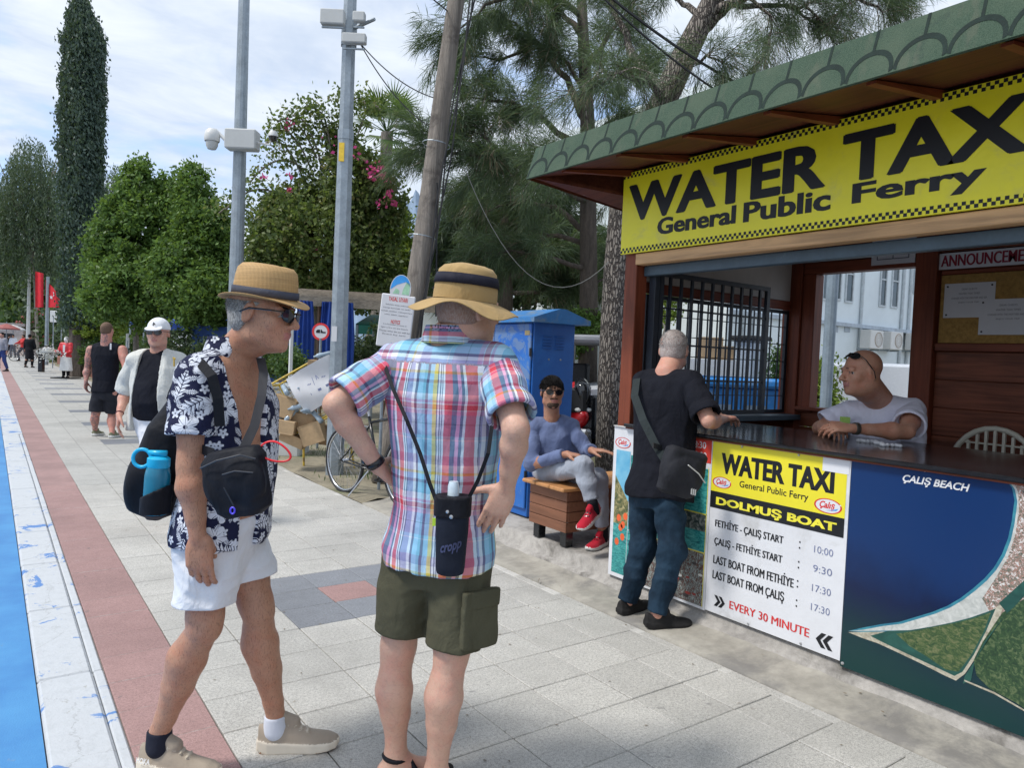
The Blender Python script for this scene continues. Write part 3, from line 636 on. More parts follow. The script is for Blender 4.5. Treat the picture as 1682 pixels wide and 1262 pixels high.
# ------------------------------------------------------------------ plants
def leafmat(name, stops, trans=.3, rough=.5):
    m, N, b = newmat(name); r = Ex(N, N.n('ShaderNodeNewGeometry').outputs['Random Per Island']); n = N.noise(pos(N), 1.7, 3, .6)
    c = N.ramp(r*.65+n*.35, stops); N.put(b.inputs['Base Color'], c); b.inputs['Roughness'].default_value = rough; b.inputs['Specular IOR Level'].default_value = .35
    t = N.n('ShaderNodeBsdfTranslucent', {'Color': N.mix(.35, c, (.25, .35, .03))}); mx = N.n('ShaderNodeMixShader', {0: trans, 1: b.outputs[0], 2: t.outputs[0]})
    o = [q for q in m.node_tree.nodes if q.type == 'OUTPUT_MATERIAL'][0]; N.t.links.new(mx.outputs[0], o.inputs[0]); return m
def leaves(C, size, rng, aspect=.5, up=0., dirs=None):
    n = len(C); d = rng.normal(size=(n, 3)) if dirs is None else dirs+rng.normal(size=(n, 3))*.35
    d /= np.linalg.norm(d, axis=1)[:, None]; h = rng.normal(size=(n, 3)); h[:, 2] += up
    w = np.cross(d, h); w /= np.linalg.norm(w, axis=1)[:, None]+1e-9
    s = size*rng.uniform(.6, 1.35, n)[:, None]
    V = np.stack([C-d*s*.5, C+w*s*aspect*.5-d*s*.05, C+d*s*.5, C-w*s*aspect*.5-d*s*.05], 1).reshape(-1, 3)
    F = np.arange(4*n).reshape(n, 4); return V, F
def crown_pts(ells, ntw, nlf, rad, rng, shell=.55, flat_=1.):
    """twig clumps through the outer volume of several ellipsoids, a clump of leaves round each"""
    vol = np.array([np.prod(e[1])**.67 for e in ells]); cnt = np.maximum(3, (ntw*vol/vol.sum()).astype(int)); T = []
    for (c, r), k in zip(ells, cnt):
        u = rng.normal(size=(k, 3)); u /= np.linalg.norm(u, axis=1)[:, None]; q = rng.uniform(shell**3, 1.06, k)**(1/3)
        T.append(np.array(c)+u*q[:, None]*np.array(r))
    T = np.concatenate(T); rr = rad*rng.uniform(.45, 1.4, len(T)); n = np.maximum(2, (nlf*rng.uniform(.4, 1.5, len(T))).astype(int))
    idx = np.repeat(np.arange(len(T)), n); P = T[idx]+rng.normal(size=(len(idx), 3))*rr[idx][:, None]*np.array([.5, .5, .42*flat_]); return P, T
BARK = M('bark_grey', (.26, .23, .195), .95, .4, 5, 30, 1., stretch=(3, 3, .6), bd=.03); BARKD = M('bark_dark', (.10, .08, .065), .95, .4, 6, 30, 1., stretch=(3, 3, .6), bd=.03)
m, N, b = newmat('cracked_bark'); C = Ex(N, N.n('ShaderNodeTexCoord').outputs['Object']); n0 = N.noise(C, 6, 3, .5); v = N.n('ShaderNodeTexVoronoi', feature='DISTANCE_TO_EDGE'); N.put(v.inputs['Vector'], N.vmath('ADD', N.vmath('MULTIPLY', C, (34, 34, 7)), N.comb(n0*3., n0*3., n0*2.))); v.inputs['Scale'].default_value = 1.; cr = N.sstep(Ex(N, v.outputs[0]), .02, .22); n1 = N.noise(C, 40, 4, .7)
N.put(b.inputs['Base Color'], N.mix(cr, (.05, .04, .035), N.mix(n1, (.17, .145, .12), (.36, .32, .28)))); b.inputs['Roughness'].default_value = .95; bump(N, b, cr+n1*.3, .9, .03); BARKC = m
def E_(px, py, d, rx, ry, rd=None, dd=0):
    s = d/FPX; return (J(px, py, d+dd), ((rx*s)*.95, (rd if rd else rx*s)*.95, ry*s))
def tree(name, label, cat, ells, ntw, nlf, rad, lsz, mat, trunk=None, bark=BARK, group=None, seed=1, aspect=.5, limbs=8, shell=.55, base=None, up=0.):
    rng = np.random.default_rng(seed); P, T = crown_pts(ells, ntw, nlf, rad, rng, shell)
    P = P[P[:, 2] > .05]
    c = ells[0][0]; base = base if base is not None else np.array([c[0], c[1], 0.])
    t = thing(name, base, label, cat, group)
    V, F = leaves(P, lsz, rng, aspect, up); link('crown' if trunk else 'foliage', V, F, mat, t)
    if trunk:
        q = MB(); top = np.array(c); q.tube([base, base*.6+top*.4+rng.normal(size=3)*.06, top], [trunk, trunk*.8, trunk*.45], 9)
        for i in range(limbs):
            e = T[rng.integers(len(T))]; s0 = base*(1-.5)+top*.5 if i % 2 else base*.25+top*.75; mid = (s0+e)/2+rng.normal(size=3)*.15+np.array([0, 0, .15])
            q.tube([s0, mid, e], [trunk*.45, trunk*.28, trunk*.08], 6)
        q.obj('trunk', bark, t, smooth=True)
    return t
LF_FICUS = leafmat('leaf_ficus', [(0, (.04, .075, .02)), (.45, (.095, .175, .04)), (.8, (.17, .29, .07)), (1, (.28, .40, .13))], .4)
LF_DARK = leafmat('leaf_dark', [(0, (.025, .045, .028)), (.5, (.055, .09, .05)), (1, (.11, .16, .08))], .3)
LF_MID = leafmat('leaf_mid', [(0, (.02, .05, .016)), (.5, (.05, .11, .03)), (1, (.12, .18, .05))], .35)
LF_CYP = leafmat('leaf_cypress', [(0, (.025, .05, .042)), (.5, (.06, .10, .08)), (1, (.13, .18, .15))], .25)
LF_WEEP = leafmat('leaf_weeping', [(0, (.03, .055, .035)), (.5, (.07, .11, .065)), (1, (.15, .19, .12))], .25)
LF_BOUG = leafmat('leaf_bougainvillea', [(0, (.045, .07, .025)), (.4, (.10, .15, .045)), (.75, (.18, .22, .07)), (.88, (.25, .2, .09)), (1, (.32, .15, .10))], .4)
LF_PINK = leafmat('petal_magenta', [(0, (.45, .02, .16)), (.5, (.62, .05, .25)), (1, (.75, .12, .35))], .3); LF_OLE = leafmat('petal_pink', [(0, (.5, .10, .15)), (1, (.75, .25, .30))], .3)
LF_YEL = leafmat('leaf_yellow_green', [(0, (.06, .10, .015)), (.5, (.16, .24, .03)), (1, (.34, .40, .08))])
LF_PINE = leafmat('needles', [(0, (.03, .055, .04)), (.45, (.065, .10, .062)), (.8, (.11, .16, .085)), (1, (.2, .22, .13))], .35)
LF_DRY = leafmat('dry_needles', [(0, (.10, .07, .04)), (1, (.26, .20, .14))], .1)
# tall dark tree clad in ivy
rng = np.random.default_rng(3); d = 30; pts = []
outl = [(-2, 130, 134), (14, 123, 141), (32, 114, 150), (56, 110, 167), (62, 106, 172), (120, 103, 172), (200, 99, 170), (300, 99, 170), (400, 101, 168), (520, 101, 172)]
ys_ = np.array([o[0] for o in outl]); l_ = np.array([o[1] for o in outl]); r_ = np.array([o[2] for o in outl])
tw = 3600; yy = rng.uniform(3, 530, tw); cx_ = (np.interp(yy, ys_, l_)+np.interp(yy, ys_, r_))/2; hw = (np.interp(yy, ys_, r_)-np.interp(yy, ys_, l_))/2
lump = 1+.10*np.sin(yy*.11)+.08*np.sin(yy*.29+2); an = rng.uniform(0, 2*np.pi, tw); q = np.sqrt(rng.uniform(.45, 1.0, tw))*np.where(np.cos(an) < 0, lump*.98, .90)
T = np.array([J(a+math.cos(b)*h*k, y, d+math.sin(b)*h*k*d/FPX) for a, b, h, k, y in zip(cx_, an, hw, q, yy)])
idx = np.repeat(np.arange(tw), 24); P = T[idx]+rng.normal(size=(len(idx), 3))*np.array([.11, .11, .15]); b0 = onZ(130, 612, 0); b0 = np.array([J(132, 540, d)[0], J(132, 540, d)[1], 0])
t = thing('ivy_clad_tree', b0, 'very tall narrow dark green tree with ragged top rising at the left', 'tree'); V, F = leaves(P, .145, rng, .55, dirs=np.tile([.2, .1, -.8], (len(P), 1))); link('crown', V, F, LF_CYP, t)
q = MB(); q.tube([b0, J(132, 300, d), J(132, 30, d)], [.4, .3, .03], 8); q.obj('trunk', BARKD, t)
# weeping trees behind it
def weeping(px0, px1, top, bot, d, n, seed, label, nm='weeping_tree'):
    rng = np.random.default_rng(seed); base = J((px0+px1)/2+14, 560, d); base[2] = 0; t = thing(nm, base, label, 'tree', 'weeping trees behind the tall dark tree'); P = []; D = []
    for i in range(n):
        a = rng.uniform(0, 1); px = px0+(px1-px0)*a; prof = math.sin(math.pi*min(max(a, .02), .98))**.45; y0 = bot-(bot-top)*prof*rng.uniform(.25, 1.); L = rng.uniform(35, 110); dd = d+rng.uniform(-2.2, 2.2)
        ph = rng.uniform(0, 6); k = int(L/2.6)
        for j in range(k):
            f = j/k; P.append(J(px+math.sin(ph+f*2.5)*5*f, min(y0+f*L, bot+60), dd)); D.append([rng.normal()*.4, 0, -1])
    P = np.array(P)+rng.normal(size=(len(P), 3))*.09; V, F = leaves(P, .30, rng, .24, dirs=np.array(D)); link('crown', V, F, LF_WEEP, t)
    q = MB(); tp = J((px0+px1)/2, top+60, d); q.tube([base, (base+tp)/2, tp], [.12, .10, .05], 8)
    for i in range(6): e = J(rng.uniform(px0+10, px1-10), rng.uniform(top+20, bot-60), d); q.tube([(base+tp)/2, ((base+tp)/2+e)/2+np.array([0, 0, .6]), e], [.12, .08, .02], 5)
    q.obj('trunk', BARK, t)
weeping(-18, 116, 220, 440, 58, 1300, 5, 'grey green weeping tree with hanging strands left of the tall dark tree')
weeping(160, 222, 268, 400, 60, 420, 6, 'small weeping crown peeping out right of the tall dark tree')
# two light green ficus trees
tree('leafy_tree', 'bright green leafy tree with pointed top left of the first lamp post', 'tree', [E_(228, 400, 20, 66, 105), E_(226, 300, 20, 24, 46), E_(185, 430, 20, 48, 75), E_(268, 345, 20.5, 32, 60), E_(225, 480, 19.5, 82, 60), E_(170, 480, 19.5, 34, 50), E_(205, 350, 20, 28, 48)], 1500, 44, .21, .115, LF_FICUS, .09, group='bright leafy trees behind the lamp posts', seed=2, aspect=.55, shell=.35)
tree('leafy_tree', 'bright green leafy tree directly behind the near lamp post', 'tree', [E_(335, 420, 19, 55, 88), E_(322, 325, 19, 26, 58), E_(296, 330, 19.4, 16, 48), E_(350, 390, 19, 36, 60), E_(300, 450, 18.6, 55, 62), E_(375, 470, 19, 48, 50), E_(340, 490, 18.5, 75, 48)], 1300, 44, .21, .115, LF_FICUS, .08, group='bright leafy trees behind the lamp posts', seed=3, aspect=.55, shell=.35)
# bougainvillea
bells = [E_(520, 400, 16.5, 112, 105), E_(575, 305, 16.5, 52, 66), E_(480, 365, 16.5, 50, 55), E_(620, 350, 16.8, 42, 90), E_(560, 232, 16.6, 24, 26), E_(440, 440, 16.2, 45, 60), E_(600, 450, 16.5, 62, 60)]
tb = tree('bougainvillea', 'large bougainvillea covered tree with magenta flowers between the two lamp posts', 'tree', bells, 1750, 32, .22, .11, LF_BOUG, .12, seed=4, aspect=.6, shell=.42)
rng = np.random.default_rng(8); fp = []
for px, py, k, r in ((612, 285, 40, 8), (627, 275, 20, 8), (633, 292, 26, 6), (642, 318, 24, 5), (648, 334, 12, 4), (600, 268, 8, 12), (580, 255, 10, 14), (475, 312, 26, 4), (474, 292, 7, 6), (432, 290, 8, 5), (560, 252, 8, 14), (478, 205, 14, 8), (515, 414, 8, 3), (625, 332, 10, 8), (545, 240, 5, 16)):
    for _ in range(k): fp.append(J(px+rng.normal()*r*.7, py+rng.normal()*r*.7, 15.9+rng.normal()*.15))
V, F = leaves(np.array(fp), .085, rng, .8); link('flowers', V, F, LF_PINK, tb)['kind'] = 'stuff'
# arching sprays reaching out
q = MB(); sp = []
for a, b_, k in (((470, 330), (370, 345), 1), ((430, 380), (358, 352), 1), ((520, 260), (455, 200), 1), ((500, 280), (410, 300), 1), ((560, 210), (600, 170), 1), ((540, 240), (500, 178), 1), ((515, 290), (450, 215), 1), ((530, 280), (480, 190), 1), ((545, 260), (520, 185), 1), ((500, 300), (436, 235), 1), ((560, 230), (560, 165), 1), ((585, 230), (625, 180), 1)):
    p0, p1 = J(*a, 16.3), J(*b_, 16.0); pts = bez(p0, p1, -.35, 8); q.tube(pts, [.02]*9, 4)
    for p in pts:
        for _ in range(30): sp.append(p+rng.normal(size=3)*.15)
q.obj('spray_stems', BARK, tb); V, F = leaves(np.array(sp), .10, rng, .6); link('spray_leaves', V, F, LF_BOUG, tb)['kind'] = 'stuff'
# palm
pt_ = J(636, 218, 24); bs = np.array([pt_[0]-.5, pt_[1], 0]); t = thing('fan_palm', bs, 'fan palm showing above the bougainvillea right of the second lamp post', 'palm tree'); rng = np.random.default_rng(9)
q = MB(); q.tube([bs, bs*.5+pt_*.5+np.array([.2, 0, 0]), pt_], [.22, .18, .2], 10); q.obj('trunk', BARK, t)
for i in range(26):
    az = rng.uniform(0, 2*np.pi); el = rng.uniform(-.6, 1.3); dv = np.array([math.cos(az)*math.cos(el), math.sin(az)*math.cos(el), math.sin(el)]); L = rng.uniform(.55, .95); c0 = pt_+dv*L; x, y, z = frame(dv); V = []; F = []; k = 0
    for j in range(15):
        a = -1.25+2.5*j/14; dd = dv*math.cos(a)+x*math.sin(a); e = c0+dd*(1.0*(.6+.4*math.cos(a)))-np.array([0, 0, .16+.1*abs(a)]); w = np.cross(dd, y)*.03; V += [c0, c0+dd*.35+w, e, c0+dd*.35-w]; F.append((k, k+1, k+2, k+3)); k += 4
    o = link('frond', V, F, LF_MID, t); s = MB(); s.tube([pt_, c0], [.02, .012], 5); link('stalk', s.v, s.f, LF_MID, o)
# casuarinas: real limbs with hanging tufts of needles
def tufts(P, D, nper, L, w, rng, droop=.5):
    n = len(P)*nper; i = np.repeat(np.arange(len(P)), nper); d = D[i]*.9+rng.normal(size=(n, 3))*.55; d[:, 2] -= droop*rng.uniform(.3, 1.4, n); d /= np.linalg.norm(d, axis=1)[:, None]
    s = P[i]+rng.normal(size=(n, 3))*.05; l = L*rng.uniform(.5, 1.3, n)[:, None]; side = np.cross(d, rng.normal(size=(n, 3))); side /= np.linalg.norm(side, axis=1)[:, None]
    mid = s+d*l*.55; e = s+d*l; e[:, 2] -= .12*l[:, 0]; V = np.stack([s, mid+side*w, e, mid-side*w], 1).reshape(-1, 3); return V, np.arange(4*n).reshape(n, 4)
def conifer(label, spine, rads, limbs, seed, nt=26, L=.3, w=.0045, bark=BARK, side=3, group='casuarina trees beside the kiosk', droop=.6):
    """spine, limbs: polylines of points; each limb sprouts drooping side twigs that carry the needles"""
    rng = np.random.default_rng(seed); t = thing('casuarina_tree', spine[0], label, 'tree', group); q = MB(); q.tube(spine, rads, 14); P = []; D = []; tw_ = MB()
    for lp, r0 in limbs:
        pts = []; 
        for a, b_ in zip(lp[:-1], lp[1:]):
            for f in np.linspace(0, 1, 5)[:-1]: pts.append(np.array(a)*(1-f)+np.array(b_)*f+rng.normal(size=3)*.02)
        pts.append(np.array(lp[-1])); n = len(pts); q.tube(pts, [max(.010, r0*(1-.85*i/(n-1))) for i in range(n)], 7)
        for i in range(1, n):
            if i < n*.25: continue
            ax = unit(pts[i]-pts[i-1])
            for _ in range(side):
                if rng.random() < .30: continue
                v = unit(ax*.7+rng.normal(size=3)*.65+np.array([0, 0, .05])); l = rng.uniform(.2, .85); a = pts[i]; b_ = a+v*l*.5+np.array([0, 0, .03]); c = a+v*l-np.array([0, 0, .14*l]); tw_.tube([a, b_, c], [.008, .006, .003], 3, cap=False)
                for f in (.35, .6, .8, 1.): P.append(a*(1-f)+c*f); D.append(v)
    P, D = np.array(P), np.array(D); V, F = tufts(P, D, nt, L, w, rng, droop); link('needles', V, F, LF_PINE, t)
    k = rng.random(len(P)) < .12; V, F = tufts(P[k], D[k], 14, L*1.2, w*.8, rng, 1.5); link('dry_needles', V, F, LF_DRY, t)
    o = q.obj('trunk', bark, t, smooth=True); o = tw_.obj('twigs', bark, t); o['kind'] = 'stuff'; return t
dA = 9.2
A = lambda px, py, dd=0: J(px, py, dA+dd)
bA = onZ(1002, 745, .05); sc_ = 9.2
bA = J(1003, 745, dA); bA[2] = 0
limA = [([A(1150, 50), A(1200, 12), A(1290, 8, .3), A(1345, 40, .2)], .06), ([A(1165, 20), A(1260, -20, -.4), A(1400, -8, -.5), A(1450, 20, -.4)], .06), ([A(1090, 160), A(1040, 90, .5), A(1010, 20, .8), A(1000, -60, 1)], .08),
        ([A(1120, 110), A(1160, 90, -.6), A(1190, 100, -.8)], .03), ([A(1290, 8, .3), A(1330, 10), A(1370, 70)], .03), ([A(1090, 165), A(1060, 130, -.6), A(1015, 120, -1), A(960, 150, -1.2)], .05), ([A(1150, 40), A(1110, -10, .6), A(1060, -30, .8)], .05),
        ([A(1230, -10), A(1270, 40, -.3), A(1255, 90, -.3)], .025), ([A(1180, 0), A(1240, -60), A(1330, -90)], .06), ([A(1070, 200, .3), A(1010, 230, .5), A(950, 260, .4), A(900, 255, .3)], .04), ([A(1400, -8, -.5), A(1430, -30), A(1450, -10)], .02)]
conifer('big casuarina whose grey trunk stands by the kiosk corner and forks above the roof', [bA, A(1005, 600), A(1012, 440), A(1022, 330), A(1055, 240), A(1090, 165), A(1125, 90), A(1165, 10), A(1200, -70)], [.19, .17, .155, .155, .16, .17, .16, .13, .1], limA, 21, nt=40, L=.20, w=.0030, droop=.45, side=4, bark=BARKC)
dB = 13.
Bp = lambda px, py, dd=0: J(px, py, dB+dd)
bB = J(968, 640, dB); bB[2] = 0
limB = [([Bp(965, 200), Bp(930, 130), Bp(880, 70, .4), Bp(830, 30, .5)], .08), ([Bp(962, 260), Bp(900, 200, -.6), Bp(840, 170, -.8), Bp(775, 160, -1)], .07), ([Bp(960, 120), Bp(1000, 60, .4), Bp(1040, 10, .5)], .07), ([Bp(958, 60), Bp(900, 0, .6), Bp(840, -30)], .06),
        ([Bp(965, 330), Bp(900, 290, -1), Bp(830, 260, -1.2), Bp(745, 250, -1.4), Bp(700, 235, -1.4)], .07), ([Bp(965, 380), Bp(910, 340, .6), Bp(850, 330, .8), Bp(790, 350, .8)], .06), ([Bp(966, 230), Bp(1010, 190, -.5), Bp(1060, 220, -.6)], .05), ([Bp(966, 300), Bp(1020, 290, .5), Bp(1040, 320, .5)], .04),
        ([Bp(964, 440), Bp(900, 420, -.5), Bp(840, 410, -.6), Bp(780, 430, -.6)], .05), ([Bp(955, 20), Bp(880, -20, -.6), Bp(800, 10, -.8), Bp(740, 60, -.8)], .06), ([Bp(880, 70, .4), Bp(820, 100, .4), Bp(770, 90, .3)], .04), ([Bp(830, 260, -1.2), Bp(790, 220, -1.2), Bp(765, 190, -1.2)], .03), ([Bp(965, 160), Bp(920, 90, -.5), Bp(900, 20, -.5)], .05),
        ([Bp(966, 480), Bp(1000, 450, .3), Bp(1030, 430, .3)], .03), ([Bp(962, 400), Bp(880, 380, 1.), Bp(800, 300, 1.4), Bp(750, 310, 1.5)], .05), ([Bp(960, 90), Bp(1010, 130, .8), Bp(1060, 110, .8)], .04)]
conifer('slimmer casuarina behind the blue cabinet with dense hanging needles', [bB, Bp(967, 480), Bp(965, 200), Bp(958, 60), Bp(952, -80)], [.19, .16, .13, .1, .07], limB, 22, nt=48, L=.30, w=.0048, bark=BARKD, side=4, droop=.5)
dC = 17.
Cp = lambda px, py, dd=0: J(px, py, dC+dd)
bC = J(830, 620, dC); bC[2] = 0
limC = [([Cp(830, 420), Cp(790, 400), Cp(745, 420)], .08), ([Cp(830, 380), Cp(870, 350), Cp(930, 350)], .08), ([Cp(830, 460), Cp(880, 440), Cp(940, 440)], .08), ([Cp(830, 470), Cp(780, 460), Cp(735, 470)], .07), ([Cp(828, 360), Cp(800, 330), Cp(760, 350)], .06),
        ([Cp(828, 340), Cp(850, 300), Cp(900, 290)], .06), ([Cp(830, 400, -1), Cp(880, 400, -1.2), Cp(920, 410, -1.2)], .06), ([Cp(830, 440, 1), Cp(790, 440, 1), Cp(750, 450, 1)], .06), ([Cp(828, 320), Cp(820, 280), Cp(790, 270)], .05), ([Cp(830, 480), Cp(900, 480), Cp(960, 470)], .06), ([Cp(830, 430), Cp(900, 400), Cp(980, 400)], .06), ([Cp(828, 350), Cp(770, 370, .6), Cp(730, 400, .5)], .05)]
conifer('low dense casuarina crown behind the floppy hat', [bC, Cp(830, 480), Cp(829, 380), Cp(826, 300)], [.2, .18, .12, .05], limC, 23, nt=40, L=.36, w=.008, bark=BARKD, side=6, droop=.3)
tree('dark_tree', 'dark rounded tree closing the view low between the casuarina trunks', 'tree', [E_(870, 440, 20, 90, 60), E_(780, 440, 20, 50, 55), E_(950, 430, 21, 60, 70), E_(820, 380, 21, 70, 50)], 700, 24, .35, .2, LF_DARK, .15, seed=12, shell=.4)
tree('leafy_tree', 'pale yellow green tree low behind the leaning pole', 'tree', [E_(655, 440, 20, 22, 70), E_(660, 370, 20, 14, 26), E_(710, 455, 22, 18, 28)], 160, 28, .3, .16, LF_YEL, .06, seed=13, shell=.2)
tree('leafy_tree', 'young tree whose branches show through the left of the serving hatch', 'tree', [E_(1075, 500, 11.5, 26, 26), E_(1105, 480, 11.5, 34, 20), E_(1090, 520, 11.5, 26, 12)], 90, 26, .12, .07, LF_YEL, .05, seed=14, shell=.2)
# far woodland at the left end of the way
far = [(20, 500, 140, 50, 70), (60, 470, 95, 48, 74), (100, 500, 68, 50, 70), (10, 450, 160, 40, 50), (140, 520, 48, 46, 60), (40, 540, 110, 44, 40), (200, 540, 36, 70, 55), (-40, 480, 150, 50, 90)]
labs = ['far dark tree behind the red flag', 'far tree with the pale mast in front of it', 'dark tree at the foot of the tall ivy clad one', 'most distant tree crown at the left edge', 'dark tree behind the blue round sign', 'low far tree above the far kiosk', 'wide dark tree behind the man in the vest', 'far tree cut by the left edge of the photo']
for i, ((px, py, d, rx, ry), lb) in enumerate(zip(far, labs)):
    tree('far_tree', lb, 'tree', [E_(px, py, d, rx, ry), E_(px-rx*.4, py+10, d, rx*.6, ry*.8), E_(px+rx*.4, py-8, d+1, rx*.6, ry*.8)], 420, 20, .02*d, .009*d, LF_DARK if i % 2 == 0 else LF_MID, .2, group='dark trees at the far left', seed=30+i, shell=.4)
# shrubs along the low brick wall
def shrub(label, ells, mat, n, seed, lsz=.08, nm='shrub', fl=None, cat='shrub'):
    t = tree(nm, label, cat, ells, n, 26, .14, lsz, mat, None, group='shrubs behind the low brick wall', seed=seed, shell=.2)
    if fl:
        rng = np.random.default_rng(seed); P = []
        for e in ells: u = rng.normal(size=(fl, 3)); u /= np.linalg.norm(u, axis=1)[:, None]; P.append(e[0]+u*np.array(e[1])*rng.uniform(.9, 1.1, (fl, 1)))
        P = np.concatenate(P); P = np.repeat(P, 6, 0)+rng.normal(size=(len(P)*6, 3))*.07; V, F = leaves(P, lsz*1.3, rng, .8); link('flowers', V, F, LF_OLE, t)['kind'] = 'stuff'
    return t
shrub('yellow green shrub hanging over the low wall behind the man in the vest', [E_(165, 535, 30, 42, 28), E_(205, 545, 26, 30, 30), E_(150, 560, 34, 22, 26)], LF_YEL, 300, 41, .15)
shrub('dark green shrub below the yellow green one', [E_(170, 585, 30, 40, 32), E_(220, 590, 24.5, 34, 34)], LF_MID, 340, 42, .13)
shrub('pink flowering oleander by the flag pole', [E_(65, 535, 62, 28, 26), E_(45, 560, 66, 18, 20)], LF_MID, 240, 43, .16, 'oleander', 26)
shrub('small clipped green shrub at the foot of the flag pole', [E_(90, 590, 46, 10, 18)], LF_FICUS, 70, 44, .12)
shrub('low lime green shrub right of the waiter figure', [E_(142, 600, 35, 13, 16), E_(160, 605, 31, 14, 14)], LF_YEL, 90, 45, .10)
shrub('dark shrub behind the waiter figure', [E_(108, 575, 45, 24, 30), E_(125, 560, 42, 20, 30)], LF_DARK, 200, 46, .16)
shrub('green bush behind the man in the white cap', [E_(300, 575, 18.5, 60, 34), E_(240, 600, 22, 30, 30), E_(360, 585, 16.5, 40, 30)], LF_DARK, 380, 47, .09)
shrub('green bush beside the grey bin', [E_(455, 590, 12.5, 42, 26), E_(475, 600, 12, 26, 18)], LF_MID, 260, 48, .06)
shrub('sunlit hedge bush right of the blue cabinet', [E_(965, 535, 13, 32, 26), E_(950, 560, 13, 24, 24)], LF_FICUS, 240, 49, .07, 'hedge')
shrub('tall thin bush outside the kiosk window', [E_(1288, 620, 8.6, 20, 52), E_(1290, 665, 8.6, 24, 28), E_(1295, 590, 8.6, 12, 30)], LF_MID, 260, 50, .05)
shrub('narrow bush seen between the window post and the jamb', [E_(1352, 640, 8., 12, 55), E_(1350, 690, 8., 13, 40)], LF_YEL, 200, 51, .05)
shrub('green bush under the canopy beside the blue banners', [E_(600, 590, 15, 60, 40), E_(640, 560, 15.4, 40, 40)], LF_DARK, 260, 52, .09)
rng = np.random.default_rng(77); g = []
for _ in range(5200):
    x = rng.uniform(3.15, 5.2); y = rng.uniform(7.0, 13); 
    if math.sin(x*5.1)+math.sin(y*3.3)+rng.normal()*.5 > .6: g.append((x, y, .045))
g = np.array(g); D = np.tile([0, 0, 1.], (len(g), 1)); V, F = leaves(g, .07, rng, .14, dirs=D*1.6); tag(link('grass', V, F, LF_MID), 'thin grass tufts round the lamp post foot', 'grass', kind='stuff')
# fallen leaves and crumbs on the paving
V, F = leaves(np.column_stack([rng.uniform(.8, 3.5, 240), rng.uniform(1., 9, 240), np.full(240, .006)])+np.array([0, 0, 0]), .018, rng, .5, dirs=np.column_stack([rng.normal(size=240), rng.normal(size=240), np.zeros(240)])*4)
V[:, 2] = .004+np.abs(V[:, 2]-.006)*.2; V[:, 2] += np.where(V[:, 0] > 3.07, .03, 0)
tag(link('fallen_leaves', V, F, LF_DRY), 'small dry leaves and crumbs scattered over the paving', 'leaves', kind='stuff')
# ------------------------------------------------------------------ street furniture and background
GALV = M('galvanised_steel', (.30, .34, .37), .45, .22, 5, 60, .15, metal=.55, dirt=(.42, .45, .46), ds=16, cover=.6)
GREYBOX = M('grey_housing', (.50, .51, .50), .5, .05, 3, 60, .05); WHITEP = M('white_plastic', (.66, .66, .64), .4, .05, 4, 60, .03); DARKG = M('dark_rubber', (.015, .015, .017), .6); GLASSB = M('dark_glass', (.008, .009, .012), .08, .2, spec=.8, bstr=0)
_B = M('blue_paint', (.012, .095, .36), .38, .12, 2, 60, .08, dirt=(.20, .24, .29), ds=2.6, cover=.63); BLUEC = M('blue_fabric', (.012, .06, .32), .7, .2, 3, 30, .3); REDP = M('red_gloss', (.50, .015, .02), .2); BLACKP = M('black_gloss', (.012, .013, .015), .22)
def ngon(c, r, n, z): return [(c[0]+r*math.cos(2*math.pi*(i+.5)/n), c[1]+r*math.sin(2*math.pi*(i+.5)/n), z) for i in range(n)]
# near lamp post (left of the two) with camera box
def postline(b_, t_, r0, r1, name, par, n=8, mat=GALV): q = MB(); q.tube([b_, t_], [r0, r1], n); return q.obj(name, mat, par)
d1 = 13.; b1 = J(384, 600, d1); b1[2] = 0; t1_ = J(405, -30, d1); t1_[:2] = b1[:2]+0; t1_ = np.array([b1[0], b1[1], 9.])
lp = thing('lamp_post', b1, 'galvanised post with a white dome camera and grey box behind the hat man', 'post', 'galvanised posts by the promenade')
postline(b1, t1_, .135, .085, 'pole', lp, 14)
zc = J(395, 238, d1)[2]; cc = np.array([b1[0], b1[1], zc]); R_ = CAMR*1.; Fw = np.array([CAMF[0], CAMF[1], 0]); Rt = np.array([CAMR[0], CAMR[1], 0])
def obox(q, c, hx, hy, hz, x=None, y=None, z=None, mi=0, ch=0.):
    x = Rt if x is None else x; z = np.array([0, 0, 1.]) if z is None else z; y = np.cross(z, x) if y is None else y
    k = MB(); k.box((-hx, -hy, -hz), (hx, hy, hz), ch=ch); P = [np.asarray(c)+x*v[0]+y*v[1]+z*v[2] for v in k.v]; return q.add(P, k.f, mi)
q = MB(); obox(q, cc+Rt*.1-Fw*.16, .27, .13, .17, ch=.02); q.obj('camera_box', GREYBOX, lp)
q = MB(); q.tube([cc+Rt*-.12-Fw*.16+np.array([0, 0, -.08]), cc+Rt*-.33-Fw*.16+np.array([0, 0, .12]), cc-Rt*.38-Fw*.16+np.array([0, 0, .16])], [.03]*3, 8); q.obj('camera_arm', WHITEP, lp)
cd = cc-Rt*.42-Fw*.18+np.array([0, 0, -.0]); q = MB(); q.lathe([(0, .17), (.07, .165), (.115, .12), (.13, .05), (.13, -.03), (.12, -.05)], 18, cd); q.lathe([(.105, -.05), (.10, -.12), (.07, -.18), (0, -.20)], 18, cd, 1); autosmooth(q.obj('dome_camera', [WHITEP, GREYBOX], lp))
q = MB(); q.tube([cc+Rt*.36-Fw*.16+np.array([0, 0, -.03]), cc+Rt*.58-Fw*.16+np.array([0, 0, -.06]), cc+Rt*.60-Fw*.16+np.array([0, 0, .05])], [.018]*3, 7); q.obj('camera_arm', WHITEP, lp)
